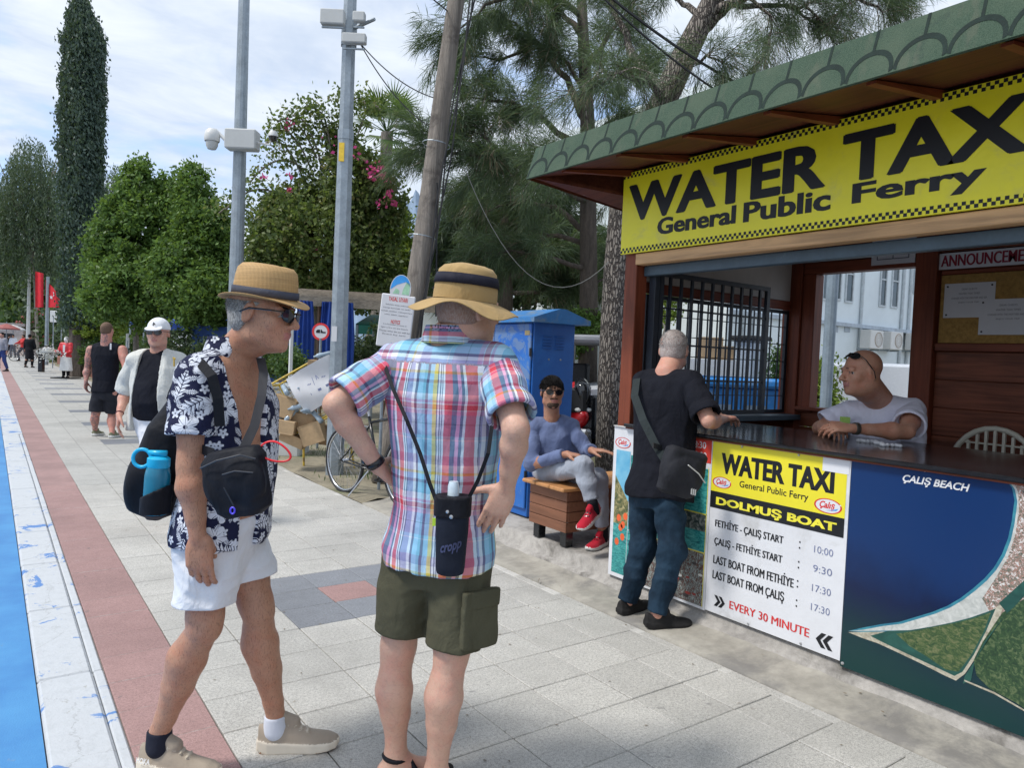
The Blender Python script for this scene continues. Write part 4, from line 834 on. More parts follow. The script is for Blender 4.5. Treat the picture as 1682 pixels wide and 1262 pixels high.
cd = cc+Rt*.64-Fw*.18+np.array([0, 0, .08]); q = MB(); q.lathe([(0, .10), (.06, .09), (.085, .03), (.085, 0)], 14, cd); q.lathe([(.075, 0), (.065, -.06), (0, -.09)], 14, cd, 1); autosmooth(q.obj('small_camera', [WHITEP, GLASSB], lp))
# second post
b2 = J(552, 700, 8.9); b2[2] = 0
lp2 = thing('lamp_post', b2, 'thick octagonal grey post with floodlights and a yellow plate between the two hatted men', 'post', 'galvanised posts by the promenade')
zz_ = lambda py: J(575, py, 8.9)[2]
zj = zz_(222); postline(b2, (b2[0], b2[1], zj), .115, .095, 'lower_pole', lp2); postline((b2[0], b2[1], zj+.001), (b2[0], b2[1], 7.), .088, .074, 'upper_pole', lp2)
q = MB(); q.tube([(b2[0], b2[1], zj-.10), (b2[0], b2[1], zj+.012)], .101, 8); q.obj('sleeve', GALV, lp2)
c2_ = np.array([b2[0], b2[1], 0.])
q = MB(); obox(q, c2_-Fw*.10-Rt*.02+np.array([0, 0, zz_(258)]), .032, .006, .11); q.obj('yellow_plate', M('yellow_plate', (.75, .50, .04), .5), lp2)
q = MB(); obox(q, c2_-Fw*.118-Rt*.03+np.array([0, 0, zz_(550)]), .032, .004, .09); o = q.obj('sticker', PAPER, lp2)
for dz, sx, w, nm in ((zz_(50), -.16, .14, 'floodlight'), (zz_(48), .15, .07, 'floodlight'), (zz_(82), .10, .14, 'floodlight')):
    q = MB(); obox(q, c2_+Rt*sx-Fw*.16+np.array([0, 0, dz]), w, .05, .085 if sx < 0 else .055, ch=.01); fl = q.obj(nm, GREYBOX, lp2); q = MB(); obox(q, c2_+Rt*sx-Fw*.16+np.array([0, 0, dz-.115]), w*.9, .012, .008); q.obj('bracket', GALV, fl)
q = MB(); q.tube([(b2[0], b2[1], zz_(85)), (b2[0], b2[1], zz_(48))], .098, 8); q.tube([c2_+np.array([0, 0, zz_(60)]), c2_+Rt*.34-Fw*.2+np.array([0, 0, zz_(52)])], .02, 6); q.obj('clamp', GALV, lp2)
# leaning wooden pole with its cables
pb, ptp = J(679, 480, 8.6), J(757, -20, 8.6); dirp = unit(ptp-pb); pb0 = pb-dirp*(pb[2]/dirp[2]); ptt = ptp+dirp*.6
POLEW = M('weathered_pole', (.23, .20, .17), .9, .4, 3, 20, .9, stretch=(6, 6, .35), bd=.02, dirt=(.09, .075, .065), ds=3)
wp = thing('wooden_pole', pb0, 'weathered leaning wooden utility pole with cables beside the information sign', 'utility pole')
q = MB(); L = np.linalg.norm(ptt-pb0); rr_ = np.random.default_rng(2); pts = [pb0+dirp*L*f+Rt*math.sin(f*5)*.035 for f in np.linspace(0, 1, 12)]; q.tube(pts, list(np.linspace(.150, .092, 12)*(1+rr_.normal(size=12)*.03)), 14); q.obj('pole', POLEW, wp, smooth=True)
for k, (o1, o2) in enumerate(((.15, .20), (.17, .15), (.13, .17))):
    q = MB(); pts = []
    for i in range(14): f = .12+.86*i/13; pts.append(pb0+dirp*L*f+Rt*((o1*(1-f)+o2*f)+.03*math.sin(i*1.1+k*2))-Fw*(.1+.02*k)); 
    q.tube(pts, .010, 5); q.obj('cable', DARKG, wp)
q = MB(); 
for f in (.62, .45): p = pb0+dirp*L*f; x, y, z = frame(dirp); q.lathe([(.165, -.006), (.168, 0), (.165, .006)], 16, p, 0, (x, y, z))
q.obj('wire_band', GALV, wp)
def cable(label, a, b_, sag, r=.012, mat=DARKG): q = MB(); q.tube(bez(a, b_, sag, 16), r, 5, cap=False); tag(q.obj('overhead_cable', mat), label, 'cable', 'overhead cables')
cable('thin cable from the floodlights down to the top of the leaning pole', c2_+Rt*.1+np.array([0, 0, zz_(72)]), J(702, 205, 8.7), .12, .007); cable('lower thin cable from the floodlights to the middle of the leaning pole', c2_+Rt*.1+np.array([0, 0, zz_(74)]), J(712, 160, 8.7), .10, .007)
cable('cable running off the top of the leaning pole to the upper left', J(738, 20, 8.6), J(640, -60, 7.), .0, .008)
cable('thick dark cable crossing the sky behind the kiosk roof', J(985, -20, 8), J(1280, 170, 8.6), .1, .016); cable('second dark cable just below the thick one', J(990, -5, 8), J(1270, 200, 8.6), .12, .012)
cable('pale wire drooping from the leaning pole to the tree by the kiosk', J(765, 280, 8.6), J(1000, 430, 8.9), .75, .005, M('pale_wire', (.17, .17, .155), .7))
cable('hanging cable falling from the leaning pole behind the floppy hat', J(718, 300, 8.5), J(716, 520, 8.5), .0, .010)
# information sign
isg = thing('information_sign', np.array([*J(655, 560, 8.)[:2], 0]), 'white information panel with an oval blue and green top beside the leaning pole', 'sign'); d = 8.
Rs = rotm(CAMF, math.radians(5)) ; sx_ = Rs @ Rt; sz_ = Rs @ np.array([0, 0, 1.]); sc0 = J(650, 528, d)
def IP(u, v, w): return sc0+sx_*u+sz_*v-Fw*w
q = MB(); obox(q, sc0, .185, .012, .29, sx_, None, sz_, ch=.01); q.obj('panel', PAPER, isg)
ov = [(.185*.62*math.cos(a)+.01, .29+.155*math.sin(a)*1.05+.06) for a in np.linspace(-.5, math.pi+.5, 24)]
q = MB(); P = [IP(u, v, -.008) for u, v in ov]+[IP(u, v, .008) for u, v in ov]; n = len(ov); q.add(P, [tuple(range(n))[::-1], tuple(range(n, 2*n))]+[(i, (i+1) % n, n+(i+1) % n, n+i) for i in range(n)]); q.obj('oval_top', PAPER, isg)
SKYB = M('sign_blue', (.04, .30, .72), .5); SGRN = M('sign_green', (.35, .60, .40), .5); SRED = M('sign_red', (.62, .06, .05), .5)
up_ = [(u*.93+.001, (v-.35)*.93+.355) for u, v in ov if v > .36]; flat(up_+[(-.06, .38), (.0, .42), (.06, .46)][:0]+[(-.10, .34), (-.03, .40), (.06, .44)], SKYB, isg, IP, .0095, 'printed_sky')
flat([(-.07, .30), (.0, .30), (.0, .34), (-.04, .36)], SGRN, isg, IP, .0095, 'printed_tree'); flat([(.03, .30), (.11, .30), (.11, .42), (.07, .44), (.04, .36)], SGRN, isg, IP, .0095, 'printed_tree')
text('YASAL UYARI', (-.105, .105, .215, .265), SRED, isg, IP, .02, thick=.0135); text('NOTICE', (-.05, .05, -.03, .012), SRED, isg, IP, .02, thick=.0135)
for i, s in enumerate(['Sahilde ateş yakmak', 'kamp kurmak ve çadır', 'açmak yasaktır. Uymayanlara', 'cezai işlem uygulanır', '', '', 'It is forbidden to camp or', 'light a fire on the beach.', 'Those who do so will be', 'fined by law']):
    if s: w = .13+.02*(i % 3); text(s, (-w, w, .165-i*.036, .165-i*.036+.018), INK, isg, IP, .0, thick=.0132)
text('belediye', (-.02, .09, -.262, -.235), SKYB, isg, IP, .02, thick=.0135)
q = MB(); 
for u in (-.1, .1): q.tube([IP(u, -.29, -.02), IP(u, .2, -.02)], .018, 8); q.tube([IP(u, -.29, -.02), np.array([*IP(u, -.29, -.02)[:2], 0])], .018, 8)
q.obj('legs', GALV, isg)
# blue cabinet
CB = M('blue_cabinet', (.012, .115, .42), .4, .12, 1.5, 60, .1, dirt=(.02, .15, .48), ds=1.4); m, N, b = newmat('worn_blue_door'); C = coords(N); n1 = N.noise(C, 3.6, 7, .72, .8); x, y, z = N.sep(C)
k = N.mix(N.sstep(N.noise(C, 2, 4, .6), .35, .7), (.012, .11, .42), (.025, .16, .50)); k = N.mix(N.sstep(n1+(z*.02), .57, .62)*.6, k, (.17, .24, .33)); k = N.mix(N.sstep(N.noise(C, 26, 4, .7), .68, .72)*.7, k, (.25, .2, .15)); N.put(b.inputs['Base Color'], k); N.put(b.inputs['Roughness'], n1*.5+.2); bump(N, b, n1, .2, .003); CDOOR = m
cab = thing('electrical_cabinet', (3.98, 5.5, .155), 'tall worn blue metal cabinet with a gabled lid and a small sticker on its door', 'cabinet')
x0, x1, y0, y1, z0, z1 = 3.76, 4.215, 4.95, 6.10, .17, 1.86
q = MB(); q.box((x0, y0, z0), (x1, y1, z1), ch=.006); q.obj('body', CB, cab)
for a, b_ in ((y0+.012, 5.515), (5.522, y1-.01)):
    q = MB(); q.box((x0-.022, a, z0+.07), (x0-.001, b_, z1-.03), ch=.006); dr = q.obj('door', CDOOR, cab)
q = MB(); 
for z in (.5, 1.0, 1.55): q.tube([(x0-.028, y0+.004, z), (x0-.028, y0+.004, z+.07)], .012, 7)
q.obj('hinges', DARKG, cab)
for (u, v) in ((3.85, 1.62), (3.99, 1.62)):
    for k in range(5): q = MB(); q.box((u, y0-.014, v+k*.026), (u+.10, y0-.002, v+k*.026+.010), ch=.004); q.obj('louvre', CB, cab)
q = MB(); q.box((x0-.0245, 5.16, 1.18), (x0-.0225, 5.30, 1.52)); q.box((x0-.0255, 5.18, 1.35), (x0-.0248, 5.28, 1.42), 1); q.box((x0-.0255, 5.19, 1.22), (x0-.0248, 5.27, 1.28), 1); q.obj('sticker', [PAPER, INK], cab)
q = MB(); q.box((x0-.0245, 4.98, 1.73), (x0-.0225, 5.05, 1.77)); q.obj('plate', M('brass', (.4, .3, .15), .4, metal=.7), cab)
pr = [(x0-.08, z1-.02), (x1+.09, z1-.02), (x1+.09, z1+.02), ((x0+x1)/2+.03, z1+.105), ((x0+x1)/2-.03, z1+.105), (x0-.08, z1+.02)]
q = MB(); q.prism(pr, y0-.10, y1+.08, ax=(0, 2)); q.obj('lid', M('worn_blue_lid', (.03, .17, .42), .5, .15, 4, 60, .2, dirt=(.16, .21, .24), ds=5, cover=.5), cab)
for (u, v) in ((3.93, 1.53), (4.06, 1.53), (3.92, 1.25), (4.0, .9)): q = MB(); q.lathe([(0, .006), (.008, .005), (.010, 0)], 8, (u, y0-.001, v), 0, (np.array([1., 0, 0]), np.array([0, 0, 1.]), np.array([0, -1., 0]))); q.obj('screw', GALV, cab)
# wooden bench end with plank seat
WBR = woodmat('brown_bench_board', (.20, .085, .045), 1, .7, 1.2, rough=.55); WOR = woodmat('orange_seat_board', (.50, .24, .09), 0, .75, 1.15, rough=.4)
bn = thing('bench', (3.9, 4.25, .155), 'short bench with brown boarded sides, black feet and orange wooden seat', 'bench')
for k in range(4):
    z = .27+k*.076
    q = MB(); q.box((3.425, 4.03, z), (3.445, 4.475, z+.072), ch=.003); q.obj('board', WBR, bn)
    q = MB(); q.box((3.4455, 4.03, z), (4.35, 4.05, z+.072), ch=.003); q.obj('board', WBR, bn)
    q = MB(); q.box((3.4455, 4.455, z), (4.35, 4.475, z+.072), ch=.003); q.obj('board', WBR, bn)
for x in (3.45, 4.27):
    for y in (4.052, 4.375): q = MB(); q.box((x, y, .157), (x+.07, y+.07, .30), ch=.004); q.obj('foot', BLACKP, bn)
for k in range(3):
    q = MB(); q.box((3.36, 4.0+k*.168, .577+(.002 if k else 0)), (4.40, 4.0+k*.168+.164, .607), ch=.008); q.obj('seat_board', WOR, bn)
# ---- bicycle (locked by the post)
def wheel(c, ax, r, par, name='wheel'):
    x, y, z = frame(ax); 
    q = MB(); q.lathe([(r-.012, -.018), (r+.005, -.015), (r+.012, 0), (r+.005, .015), (r-.012, .018)], 40, c, 0, (x, y, z), close=True); w = q.obj(name, DARKG, par, smooth=True)
    q = MB(); q.lathe([(r-.030, -.010), (r-.0145, -.010), (r-.0145, .010), (r-.030, .010)], 40, c, 0, (x, y, z), close=True); q.obj('rim', CHROME, w, smooth=True)
    q = MB(); 
    for i in range(28): a = 2*math.pi*i/28; q.tube([c+z*(.02 if i % 2 else -.02)+(x*math.cos(a+.3)+y*math.sin(a+.3))*.02, c+(x*math.cos(a)+y*math.sin(a))*(r-.028)], .0014, 3, cap=False)
    q.obj('spokes', CHROME, w)['kind'] = 'stuff'
    q = MB(); q.tube([c-z*.04, c+z*.04], .02, 10); q.obj('hub', CHROME, w)
CHROME = M('bike_chrome', (.55, .56, .58), .25, .1, metal=.9, bstr=0)
wa = J(566, 754, 7.9); wa[2] = .35; wb = J(640, 775, 7.35); wb[2] = .35; hb = unit(np.array([wb[0]-wa[0], wb[1]-wa[1], 0])); wb = wa+hb*1.06; axb = np.cross(hb, [0, 0, 1]); zz = np.array([0, 0, 1.])
bk = thing('bicycle', [(wa[0]+wb[0])/2, (wa[1]+wb[1])/2, 0], 'dark city bicycle parked beside the grey post behind the checked shirt', 'bicycle'); 
wheel(wa, axb, .345, bk); wheel(wb, axb, .345, bk)
def bp(u, v, s=0.): return wa+hb*u+zz*(v-.35)+axb*s
q = MB(); bb = bp(.62, .30); q.tube([bb, bp(.42, .86)], .016, 8); q.tube([bp(.46, .80), bp(.94, .90)], .015, 8); q.tube([bb, bp(.95, .82)], .018, 8); q.tube([bp(.93, .95), bp(.98, .72)], .02, 8)
for s in (-.055, .055): q.tube([bp(.45, .78), bp(0, .35, s)], .009, 6); q.tube([bb, bp(0, .35, s)], .010, 6); q.tube([bp(.98, .72), bp(1.06, .35, s)], .011, 6)
q.obj('frame', BLACKP, bk, smooth=True)
q = MB(); q.tube([bp(.42, .86), bp(.38, .97)], .012, 8); q.obj('seat_post', CHROME, bk)
q = MB(); q.tube([bp(.22, .99), bp(.32, 1.0), bp(.50, .98)], [.085, .07, .02], 10, sq=.35); q.obj('saddle', DARKG, bk, smooth=True)
q = MB(); q.tube([bp(.93, .95), bp(.90, 1.06)], .012, 8); q.tube([bp(.80, 1.10, -.29), bp(.92, 1.07, -.15), bp(.90, 1.06), bp(.92, 1.07, .15), bp(.80, 1.10, .29)], .011, 8); q.obj('handlebar', CHROME, bk)
q = MB(); q.lathe([(.03, -.004), (.095, -.003), (.095, .003), (.03, .004)], 24, bp(.62, .30, -.05), 0, (hb, zz, axb), close=True); q.tube([bp(.62, .30, -.06), bp(.50, .20, -.07)], .009, 6); q.tube([bp(.62, .30, .06), bp(.74, .40, .07)], .009, 6); q.obj('crankset', DARKG, bk)
for s, u, v in ((-.11, .50, .19), (.11, .74, .41)): q = MB(); obox(q, bp(u, v, s), .05, .04, .012, hb); q.obj('pedal', DARKG, bk)
q = MB(); q.lathe([(.362, -.022), (.372, 0), (.362, .022)], 40, wa, 0, (frame(axb)[0], frame(axb)[1], axb)); 
q = MB(); q.tube([bp(.45, .36), bp(.45, .30), bp(.30, .02, .14)], .008, 6); q.obj('kickstand', CHROME, bk)
q = MB(); q.box((-.06, -.02, -.03), (.06, .02, .03), ch=.005); P = [bp(.12, .80)+hb*a[0]+axb*a[1]+zz*a[2] for a in q.v]; link('rear_light', P, q.f, REDP, bk)
q = MB(); 
for s in (-.06, .06): q.tube([bp(0, .37, s), bp(.02, .74, s), bp(.38, .74, s)], .006, 5)
for u in (.05, .15, .25, .35): q.tube([bp(u, .742, -.06), bp(u, .742, .06)], .005, 5)
q.obj('rack', CHROME, bk)
# ---- recycling cage heaped with card, bin beside it
dg = 9.3; G0 = J(505, 705, dg); G0[2] = 0; YW = M('yellow_steel', (.55, .38, .04), .5, .2, 5, 60, .2, dirt=(.25, .15, .06), ds=8); CARD = M('cardboard', (.42, .29, .165), .85, .15, 4, 50, .2); CARD2 = M('cardboard_dark', (.30, .20, .11), .85, .2, 4, 50, .2)
cg = thing('recycling_cage', G0, 'yellow framed wire cage leaning beside the grey post', 'cage')
tl = rotm(CAMF, math.radians(-32)); gx, gz = tl @ Rt, tl @ np.array([0, 0, 1.]); gc = J(506, 655, dg)
def gp(u, v, w): return gc+gx*u+gz*v+Fw*w
q = MB(); 
for w in (-.22, .22):
    loop = [gp(-.30, -.32, w), gp(.30, -.32, w), gp(.30, .36, w), gp(-.30, .36, w), gp(-.30, -.32, w)]
    for a, b_ in zip(loop[:-1], loop[1:]): q.tube([a, b_], .014, 6)
for u, v in ((-.3, -.32), (.3, -.32), (.3, .36), (-.3, .36)): q.tube([gp(u, v, -.22), gp(u, v, .22)], .014, 6)
for s in (-.25, .3): q.tube([gp(s, -.32, 0), np.array([*gp(s, -.3, .1)[:2], 0])], .014, 6)
q.tube([gp(.3, .3, -.2), gp(.42, -.2, -.1), np.array([*gp(.55, -.3, 0)[:2], .0])], .014, 6); q.obj('frame', YW, cg)
q = MB()
for k in range(13):
    u = -.3+.05*k; q.tube([gp(u, -.32, -.22), gp(u, .36, -.22)], .003, 3, cap=False); q.tube([gp(u, .36, -.22), gp(u, .36, .22)], .003, 3, cap=False)
for k in range(14): v = -.32+.052*k; q.tube([gp(-.3, v, -.22), gp(.3, v, -.22)], .003, 3, cap=False); q.tube([gp(.3, v, -.22), gp(.3, v, .22)], .003, 3, cap=False)
q.obj('wire_mesh', YW, cg)['kind'] = 'stuff'
def crumple(name, c, hx, hy, hz, ax, label, cat, mat, seed, grp=None, print_=False):
    rg = np.random.default_rng(seed); z = ax; x = unit(np.cross(z, Fw)); y = np.cross(z, x); k = MB(); k.box((-hx, -hy, -hz), (hx, hy, hz), ch=.004); P = [c+x*v[0]+y*v[1]+z*v[2]+rg.normal(size=3)*.004 for v in k.v]
    o = link(name, P, k.f, mat); tag(o, label, cat, grp); return x, y, z, o
# big white printed paper over the load
c = J(522, 632, dg-.36); x, y, z, _o = None, None, None, None
wpz = tl @ np.array([0, 0, 1.]); wx = tl @ Rt
n = 10; V = []; F = []
for i in range(n+1):
    for j in range(n+1): u, v = (i/n-.5)*.62, (j/n-.5)*.50; V.append(c+wx*u+wpz*v-Fw*(.10*math.cos(u*5)*1.)+Fw*(.025*math.sin(v*13+u*6)+.02*math.sin(u*21)))
F = [(i*(n+1)+j, (i+1)*(n+1)+j, (i+1)*(n+1)+j+1, i*(n+1)+j+1) for i in range(n) for j in range(n)]; m2 = len(V)
V2 = [p+Fw*.004 for p in V]; F += [tuple(a+m2 for a in f[::-1]) for f in F]
wb_ = thing('paper_sack', c, 'large white printed paper sack flopped over the recycling cage', 'sack'); link('sack', V+V2, F, PAPER, wb_, smooth=True)
def WP(u, v, w): return c+wx*u+wpz*v-Fw*(.10*math.cos(u*5)+w+.035)
text('~ / ^ ~', (-.08, .16, .0, .10), BLUEI, wb_, WP, .0, name='printed_lines')
text('- - -', (-.1, .15, -.09, -.06), BLUEI, wb_, WP, .0, name='printed_lines')
rg = np.random.default_rng(31)
bx = [((468, 668), .14, .10, .12, CARD, 'torn brown carton at the left of the heap'), ((498, 690), .18, .12, .09, CARD2, 'flattened dark carton under the white sack'), ((470, 700), .14, .14, .08, CARD, 'small carton low on the left of the heap'), ((515, 712), .14, .12, .13, CARD, 'open brown carton on the ground before the post'), ((482, 722), .16, .10, .06, CARD, 'wide flat carton lying on the ground'), ((540, 715), .09, .10, .12, CARD2, 'narrow carton standing right of the open one'), ((530, 600), .16, .10, .04, CARD2, 'carton lid sticking out on top of the cage')]
for i, ((px, py), a, b_, h, mt, lb) in enumerate(bx):
    ang = rg.uniform(-.6, .6); ax = unit(np.array([0, 0, 1.])+Rt*ang*.7); P = J(px, py, dg-.15+rg.uniform(-.1, .1)); P[2] = max(P[2], h*1.05); crumple('cardboard_box', P, a, b_, h, ax, lb, 'carton', mt, 60+i, 'cartons heaped round the cage')
PET = M('clear_blue_plastic', (.30, .38, .45), .15, .2, spec=.8, bstr=0); 
for i, (px, py) in enumerate(((490, 668), (505, 676), (478, 682), (520, 684), (458, 690), (468, 640), (497, 636), (510, 615), (545, 590), (532, 583))):
    P = J(px, py, dg-.30+rg.uniform(-.06, .06)); ax = unit(rg.normal(size=3)); q = MB(); q.lathe([(0, -.11), (.032, -.11), (.034, -.05), (.030, 0), (.034, .05), (.03, .08), (.012, .105), (.012, .13), (0, .13)], 10, P, 0, frame(ax)); o = q.obj('plastic_bottle', PET, smooth=True); tag(o, 'crushed clear blue plastic bottle '+['left under the white sack', 'under the middle of the white sack', 'low on the left pile', 'low by the thick post', 'at the far left of the pile', 'at the sack upper left corner', 'half under the sack top edge', 'in the top of the cage', 'at the top right beside the post', 'on top behind the sack'][i], 'bottle', 'bottles in the heap')
q = MB(); bc = J(468, 660, 10.3); bc[2] = 0; obox(q, bc+zz*.5, .30, .26, .48, ch=.03); bn2 = thing('grey_bin', bc, 'grey lidded waste bin behind the heap of cartons', 'bin'); q.obj('body', GREYBOX, bn2)
q = MB(); obox(q, bc+zz*1.0, .34, .30, .03, ch=.015); q.obj('lid', M('bin_lid', (.36, .40, .42), .5), bn2)
# ---- open shelter with blue banners behind
sh = thing('roadside_shelter', np.array([*J(590, 600, 14)[:2], 0]), 'long low shelter with weathered plank roof behind the posts', 'shelter'); d = 13.5
OLDW = woodmat('weathered_plank', (.33, .28, .22), 0, .6, 1.3); A0, A1 = J(485, 500, d), J(700, 508, d+.6); A0[2] = A1[2] = J(590, 497, d)[2]
hd = unit(A1-A0); bk_ = np.cross([0, 0, 1.], hd); L = np.linalg.norm(A1-A0)
for k in range(7):
    q = MB(); obox(q, (A0+A1)/2+bk_*(.12*k)+zz*(.075+.03*k), L/2+.4, .058, .012, hd); q.obj('roof_plank', OLDW, sh)
q = MB(); obox(q, (A0+A1)/2-bk_*.06+zz*-.02, L/2+.4, .02, .08, hd); q.obj('eaves_board', OLDW, sh)
for u in (-1.9, -.75, .5, 1.6): q = MB(); pp = (A0+A1)/2+hd*u+bk_*.1; q.box((pp[0]-.05, pp[1]-.05, .0), (pp[0]+.05, pp[1]+.05, A0[2]-.02)); q.obj('post', M('brown_post', (.13, .075, .045), .8), sh)
for i, (px, w, lb) in enumerate(((500, .17, 'blue furled banner under the shelter, left of the round sign'), (548, .17, 'blue furled banner right of the round sign'), (532, .08, 'narrow blue banner behind the round sign'), (568, .15, 'blue banner half hidden by the thick post'))):
    p = J(px, 560, d-.3+.02*i); q = MB(); n = 14; P = []; zt, zb = A0[2]-.03, A0[2]-1.25
    for k in range(n+1):
        f = k/n*2-1; o_ = .05*math.sin(k*1.9); 
        for z, s in ((zt, .75), ((zt+zb)/2, 1.05), (zb, 1.)): P.append(np.array([p[0], p[1], 0])+hd*f*w*s+bk_*o_+zz*z)
    F = [(k*3+a, (k+1)*3+a, (k+1)*3+a+1, k*3+a+1) for k in range(n) for a in (0, 1)]; m2 = len(P); P += [v+bk_*.008 for v in P]; F += [tuple(a+m2 for a in f[::-1]) for f in F]
    bt_ = thing('banner', [p[0], p[1], zb], lb, 'banner', 'blue banners under the shelter'); link('cloth', P, F, BLUEC, bt_, smooth=True)
p = J(527, 545, 11); sg = thing('round_road_sign', [p[0], p[1], 0], 'round red rimmed no stopping sign with a truck symbol in front of the blue banners', 'road sign'); fr_ = (Rt, zz, -Fw)
q = MB(); q.lathe([(0, .004), (.13, .004), (.13, 0), (0, 0)], 28, p, 0, fr_); q.obj('plate', PAPER, sg); q = MB(); q.lathe([(.10, .006), (.132, .006), (.132, .0), (.10, .0)], 28, p, 0, fr_, close=True); q.obj('rim', REDI, sg)
SP = lambda u, v, w: p+Rt*u+zz*v-Fw*w
flat([(-.07, -.02), (-.01, -.02), (-.01, .03), (-.05, .03), (-.07, .01)], BLACKI, sg, SP, .007, 'symbol'); flat([(.0, -.02), (.075, -.02), (.075, .0), (.03, .0), (.01, .035), (.0, .035)], BLACKI, sg, SP, .007, 'symbol'); q = MB(); q.tube([[p[0], p[1], 0], [p[0], p[1], p[2]-.1]], .02, 8); q.obj('pole', GALV, sg)
p = J(478, 575, 11.5); q = MB(); q.box((p[0]-.025, p[1]-.025, 0), (p[0]+.025, p[1]+.025, J(478, 540, 11.5)[2]), ch=.004); tag(q.obj('white_post', WHITEP), 'short white post left of the blue banners', 'post')
def awning(name, label, px0, px1, py0, py1, d, mat, depth=1.6, cat='awning'):
    a, b_ = J(px0, py0, d), J(px1, py0, d); h = J(px0, py1, d)[2]; top = a[2]; t = thing(name, [(a[0]+b_[0])/2, (a[1]+b_[1])/2, 0], label, cat)
    q = MB(); dr = unit((b_-a)*np.array([1, 1, 0])); bk2 = np.cross([0, 0, 1.], dr); P = [a*[1, 1, 0]+zz*h, b_*[1, 1, 0]+zz*h, b_*[1, 1, 0]+zz*top+bk2*depth, a*[1, 1, 0]+zz*top+bk2*depth]
    P += [v-zz*.02 for v in P]+[P[0]-zz*.22, P[1]-zz*.22]; q.add(P, [(0, 1, 2, 3), (7, 6, 5, 4), (4, 5, 9, 8), (0, 3, 7, 4), (1, 5, 6, 2)]); q.obj('canvas', mat, t)
    for u in (.05, .5, .95): q = MB(); g_ = a*(1-u)+b_*u; q.tube([[g_[0], g_[1], 0], [g_[0], g_[1], h-.02]], .03, 6); q.obj('pole', GALV, t)
awning('canopy', 'bright blue canopy behind the bright leafy trees', 265, 372, 508, 530, 22, BLUEC); awning('canopy', 'small blue canopy end at the far left behind the shrubs', 212, 262, 510, 530, 25, BLUEC)
awning('canopy', 'green canopy under the shelter right of the thick post', 585, 645, 510, 532, 16, M('green_canvas', (.02, .17, .12), .7))
awning('canopy', 'white canopy low behind the tattooed man', 100, 135, 506, 516, 40, WHITEP)
# blue tented booth in the gap behind (between hat and post)
q = MB(); a = J(420, 560, 19); obox(q, a*[1, 1, 0]+zz*1.0, 1.4, .6, 1.0); tag(q.obj('blue_booth', M('booth_blue', (.015, .07, .28), .6, .3, 1)), 'dark blue booth half hidden behind the bushes at the post', 'booth')
# ---- left distance: wall, flag, signs, waiter figure
BRICK = M('brick_red', (.28, .11, .075), .85, .2, 6, 60, .4, rnd=.2); MORT = M('mortar', (.28, .25, .22), .95)
bw = thing('brick_wall', (3.45, 30, 0), 'low red brick planting wall along the right of the way', 'wall')
q = MB(); q.box((3.38, 17.5, 0), (3.55, 52, .44)); q.obj('core', MORT, bw)
bm = None
q = MB(); q.box((-.012, -.104, -.03), (.012, .104, .03)); o = q.obj('b', BRICK, org=(0, 0, 0)); bm = o.data; bpy.data.objects.remove(o)
for r in range(6):
    for k in range(48):
        o = bpy.data.objects.new('brick', bm); o.parent = bw; o.location = (3.372-3.45, 17.62+k*.22+(.11 if r % 2 else 0)-30, .04+r*.072); COL.objects.link(o)
q = MB()
for r in range(6):
    for k in range(108): y = 28.2+k*.22+(.11 if r % 2 else 0); z = .04+r*.072; q.add([(3.362, y-.104, z-.03), (3.362, y+.104, z-.03), (3.362, y+.104, z+.03), (3.362, y-.104, z+.03)], [(3, 2, 1, 0)])
q.obj('far_bricks', BRICK, bw)['kind'] = 'stuff'
q = MB(); q.box((3.355, 17.5, .441), (3.575, 52, .49)); q.obj('coping', BRICK, bw)
p = J(76, 596, 42); p[2] = 0; fp_ = thing('flag_pole', p, 'grey lamp mast carrying two red Turkish flags', 'mast'); zt = J(72, 455, 42)[2]; q = MB(); q.tube([p, [p[0], p[1], zt]], [.11, .08], 10); q.obj('pole', GALV, fp_)
def flag(px0, px1, py0, py1, d, label, skew=0, star=True):
    t = thing('flag', J((px0+px1)/2, py1, d), label, 'flag', 'red flags on the mast'); n = 8; V = []; F = []
    def FP(u, v, w=0): return J(px0+(px1-px0)*u, (py0+skew*u)+(py1-py0-skew*u)*v, d+.06*math.sin(u*7))-Fw*w
    for i in range(n+1):
        for v in (0, .5, 1): V.append(FP(i/n, v))
    F = [(i*3+a+1, (i+1)*3+a+1, (i+1)*3+a, i*3+a) for i in range(n) for a in (0, 1)]; m2 = len(V); V += [v+Fw*.02 for v in V]; F += [tuple(a+m2 for a in f[::-1]) for f in F]
    link('cloth', V, F, M('flag_red', (.60, .012, .025), .6), t)
    if star:
        link('star', [FP(.42+.13*(1 if k % 2 == 0 else .42)*math.sin(k*math.pi/5), .53-.10*(1 if k % 2 == 0 else .42)*math.cos(k*math.pi/5), .03) for k in range(10)][::-1], [tuple(range(10))], PAPER, t)
        V = []; n = 14
        for k in range(n+1): a = -2.3+4.6*k/n+math.pi/2; V += [FP(.40+.24*math.cos(a), .30+.17*math.sin(a), .03), FP(.40+.19*math.cos(a), .33+.14*math.sin(a), .03)]
        link('crescent', V, [(2*k, 2*k+1, 2*k+3, 2*k+2) for k in range(n)], PAPER, t)
    return t
flag(58, 71, 446, 505, 41.8, 'narrow red flag left of the mast', 3, False); flag(75, 98, 460, 505, 41.8, 'red flag with white star and crescent right of the mast', 24)
p = J(46, 560, 60); p[2] = 0; q = MB(); q.tube([p, [p[0], p[1], J(45, 440, 60)[2]]], [.16, .09], 8); tag(q.obj('pale_mast', WHITEP), 'tall pale mast left of the red flags', 'mast')
